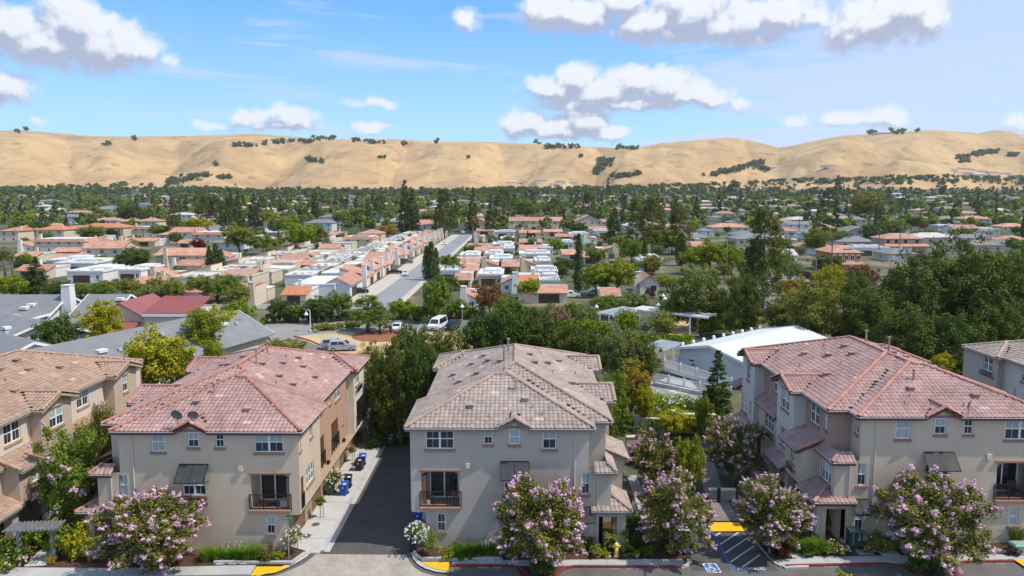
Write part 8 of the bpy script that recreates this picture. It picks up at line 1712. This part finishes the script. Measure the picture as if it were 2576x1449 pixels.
# --- the far plain: nearest trees one by one, the rest one wooded mass
FM = [('farbroad', 'mid'), ('farbroad', 'dark'), ('farbroad', 'oak'), ('farbroad', 'olive'), ('farbroad', 'grey'), ('farconifer', 'conifer'), ('farbroad', 'bright'), ('farconifer', 'blue')]
cand = []
for _ in range(3700):
    y = 450+1080*rt.random()**.75; x = rt.uniform(-.80, .80)*y; kd, mt = rt.choices(FM, [26, 16, 14, 20, 14, 9, 16, 5])[0]; s_ = rt.uniform(.6, 1.3)
    if y > 1200 and kd == 'farbroad': mt = rt.choice(('blue', 'dark', 'oak', 'dark'))
    if y > 1000 and kd == 'farconifer' and rt.random() < .8: kd, mt = 'farbroad', 'blue'
    if not clear(x, y, 3): continue
    cand.append((y, x, kd, mt, s_))
cand.sort(); cnt = {}; mass_ = []
for (y, x, kd, mt, s_) in cand:
    cnt[kd] = cnt.get(kd, 0)+1; z = float(terr(x, y))-.2; ph, pw, parts = PROTO[kd+'0']; h, w_ = ph*s_*(1.25 if kd == 'farbroad' else 1.0), pw*s_*1.2
    if cnt[kd] <= (70 if kd == 'farbroad' else 80): 
        ds = ('far conifer' if kd == 'farconifer' else 'far '+dict(mid='green', dark='dark green', oak='dark olive', olive='olive', grey='grey green', bright='bright green', blue='blue green')[mt]+' tree'); o = plant('%s%d' % (kd, rt.randrange(3)), (x, y, z), h, w_, ds, 'tree', 'trees of the far plain', LM[mt]); AUTO.append((o, ds))
    else: mass_.append((x, y, z, kd, mt, w_/pw, h/ph))
def merged(name, items, label=None):
    allv, allf, mi, mats, nv = [], [], [], [], 0
    for (x, y, z, kd, mt, sw, sh) in items:
        me = PROTO['%s%d' % (kd, rt.randrange(3))][2][0][1]; v = np.empty(len(me.vertices)*3, np.float32); me.vertices.foreach_get('co', v); v = v.reshape(-1, 3)
        if LM[mt] not in mats: mats.append(LM[mt])
        a = rt.random()*6.28; c, s = math.cos(a), math.sin(a); w3 = np.stack([(v[:, 0]*c-v[:, 1]*s)*sw+x, (v[:, 0]*s+v[:, 1]*c)*sw+y, v[:, 2]*sh+z], 1)
        keep = slice(0, (len(v)//4)*4 if y < 1000 else (len(v)//8)*4); w3 = w3[keep]; n = len(w3); allv.append(w3); allf.append(np.arange(n).reshape(-1, 4)+nv); mi.append(np.full(n//4, mats.index(LM[mt]))); nv += n
    o = link(name, npmesh(name, np.concatenate(allv), np.concatenate(allf), mats, np.concatenate(mi)), kind='stuff'); return o
merged('woodland', mass_)
# woods at the foot of the hills and clumps on the slopes
HILLW = [(1800,442,8,22),(1820,436,9,26),(1845,432,9,30),(1870,425,9,30),(1890,418,8,26),(1905,412,6,20),(1925,428,7,24),(1515,405,9,22),(1522,418,9,24),(1508,428,6,18),(1500,438,5,12),(1535,408,5,12),(1545,446,7,30),(1575,444,7,30),(1605,440,6,24),(2425,400,8,26),(2450,392,8,26),(2475,388,8,26),(2500,386,8,24),(2550,392,6,20),(2430,408,8,24),(490,446,9,26),(515,444,9,26),(470,455,8,26),(440,462,9,24),(560,450,4,14),(580,449,3,14),(435,456,5,12),(630,369,5,22),(600,368,5,22),(940,361,8,24),(893,357,4,10),(1018,365,4,12),(965,398,4,18),(790,406,5,18),(810,409,3,14),(690,360,3,14),(545,417,2,8),(770,360,5,24),(740,358,5,24),(710,362,4,22),(800,352,4,20),(830,352,3,18),(670,366,3,16),(1100,360,2,6),(1380,373,4,20),(1410,373,4,20),(1440,374,3,18),(1560,375,4,20),(1600,376,4,20),(1350,362,3,18),(45,334,2,8),(65,330,2,5),(270,365,2,10),(340,352,2,8),(2195,338,4,14),(2250,336,4,14),(2270,336,3,10),(2310,334,1,3),(1460,395,2,8),(1180,402,1,4)]
items = []
for (x, y, n, sp) in HILLW:
    for _ in range(n*2):
        p = HIT(x+rt.gauss(0, sp*.38), y+rt.gauss(0, 1.6), 900)
        if p: s_ = rt.uniform(.9, 1.9)*p.y/2100; items.append((p.x, p.y, p.z-1, 'farbroad', rt.choice(('dark', 'oak', 'oak', 'blue')), s_*1.6, s_*1.5))
merged('hillside_scrub', items)
items = []
for _ in range(900):
    x = rt.uniform(-60, 2640); lim = np.interp(x, [0, 300, 430, 620, 900, 1100, 1300, 1700, 1950, 2100, 2300, 2576], [462, 448, 455, 466, 467, 470, 462, 452, 440, 436, 430, 432]); y = lim+abs(rt.gauss(0, 9))+15
    p = HIT(x, y, 1000)
    if p: s_ = rt.uniform(1.0, 1.9); items.append((p.x, p.y, p.z-1, 'farbroad', rt.choice(('dark', 'oak', 'blue', 'blue')), s_*1.6, s_*1.0))
merged('foothill_woods', items)
# ------------------------------------------------------------------ labels that single each one out by neighbourhood
LMK = [(1455,680,'the lone tall cypress'),(765,605,'the flat domed tree'),(1018,520,'the tallest redwood'),(1918,660,'the big right pine'),(1795,535,'the white apartment block'),(2005,528,'the second white block'),(2280,610,'the pink tan house'),(2150,665,'the orange house'),(328,548,'the wide dark oak'),(470,640,'the dark red trees'),(50,775,'the mint home'),(2490,570,'the big white house'),(1350,572,'the long tiled row'),(605,610,'the willow like tree'),(1640,560,'the tall pine pair'),(1085,665,'the cypress trio'),(1545,705,'the lime green tree'),(960,750,'the street mouth'),(1160,600,'the far street end'),(545,660,'the left cypresses'),(22,660,'the two left palms'),(2180,525,'the olive domed tree'),(2370,490,'the dark right spire'),(1380,465,'the hillside houses'),(470,450,'the hill farm trees'),(1713,640,'the thick cypress'),(470,690,'the cream house'),(1640,720,'the white cottage'),(2025,575,'the white two storey house'),(100,560,'the left apartment row'),(640,530,'the left pine group'),(2470,440,'the hillside estate'),(1270,520,'the broad dark pine'),(870,520,'the middle treetops'),(240,520,'the left far roofs'),(1480,520,'the right palm'),(2440,760,'the oak grove'),(1960,470,'the skyline conifers')]
ORD = ['first', 'second', 'third', 'fourth', 'fifth', 'sixth', 'seventh', 'eighth', 'ninth', 'tenth', 'eleventh', 'twelfth', 'thirteenth', 'fourteenth', 'fifteenth', 'sixteenth', 'seventeenth', 'eighteenth', 'nineteenth', 'twentieth']
bk = {}
for o, ds in AUTO:
    x, y = PX(o.location); best = min(LMK, key=lambda l: (l[0]-x)**2+((l[1]-y)*2.2)**2); dx, dy = x-best[0], y-best[1]
    rel = ('left of ' if dx < 0 else 'right of ') if abs(dx) > abs(dy)*1.6+8 else ('in front of ' if dy > 0 else 'behind ')
    bk.setdefault((ds, rel+best[2]), []).append((x, o))
for (ds, rel), L in bk.items():
    L.sort(key=lambda q: q[0])
    for i, (x, o) in enumerate(L): o['label'] = ds+' '+rel if len(L) == 1 else ORD[min(i, 19)]+' '+ds+' '+rel
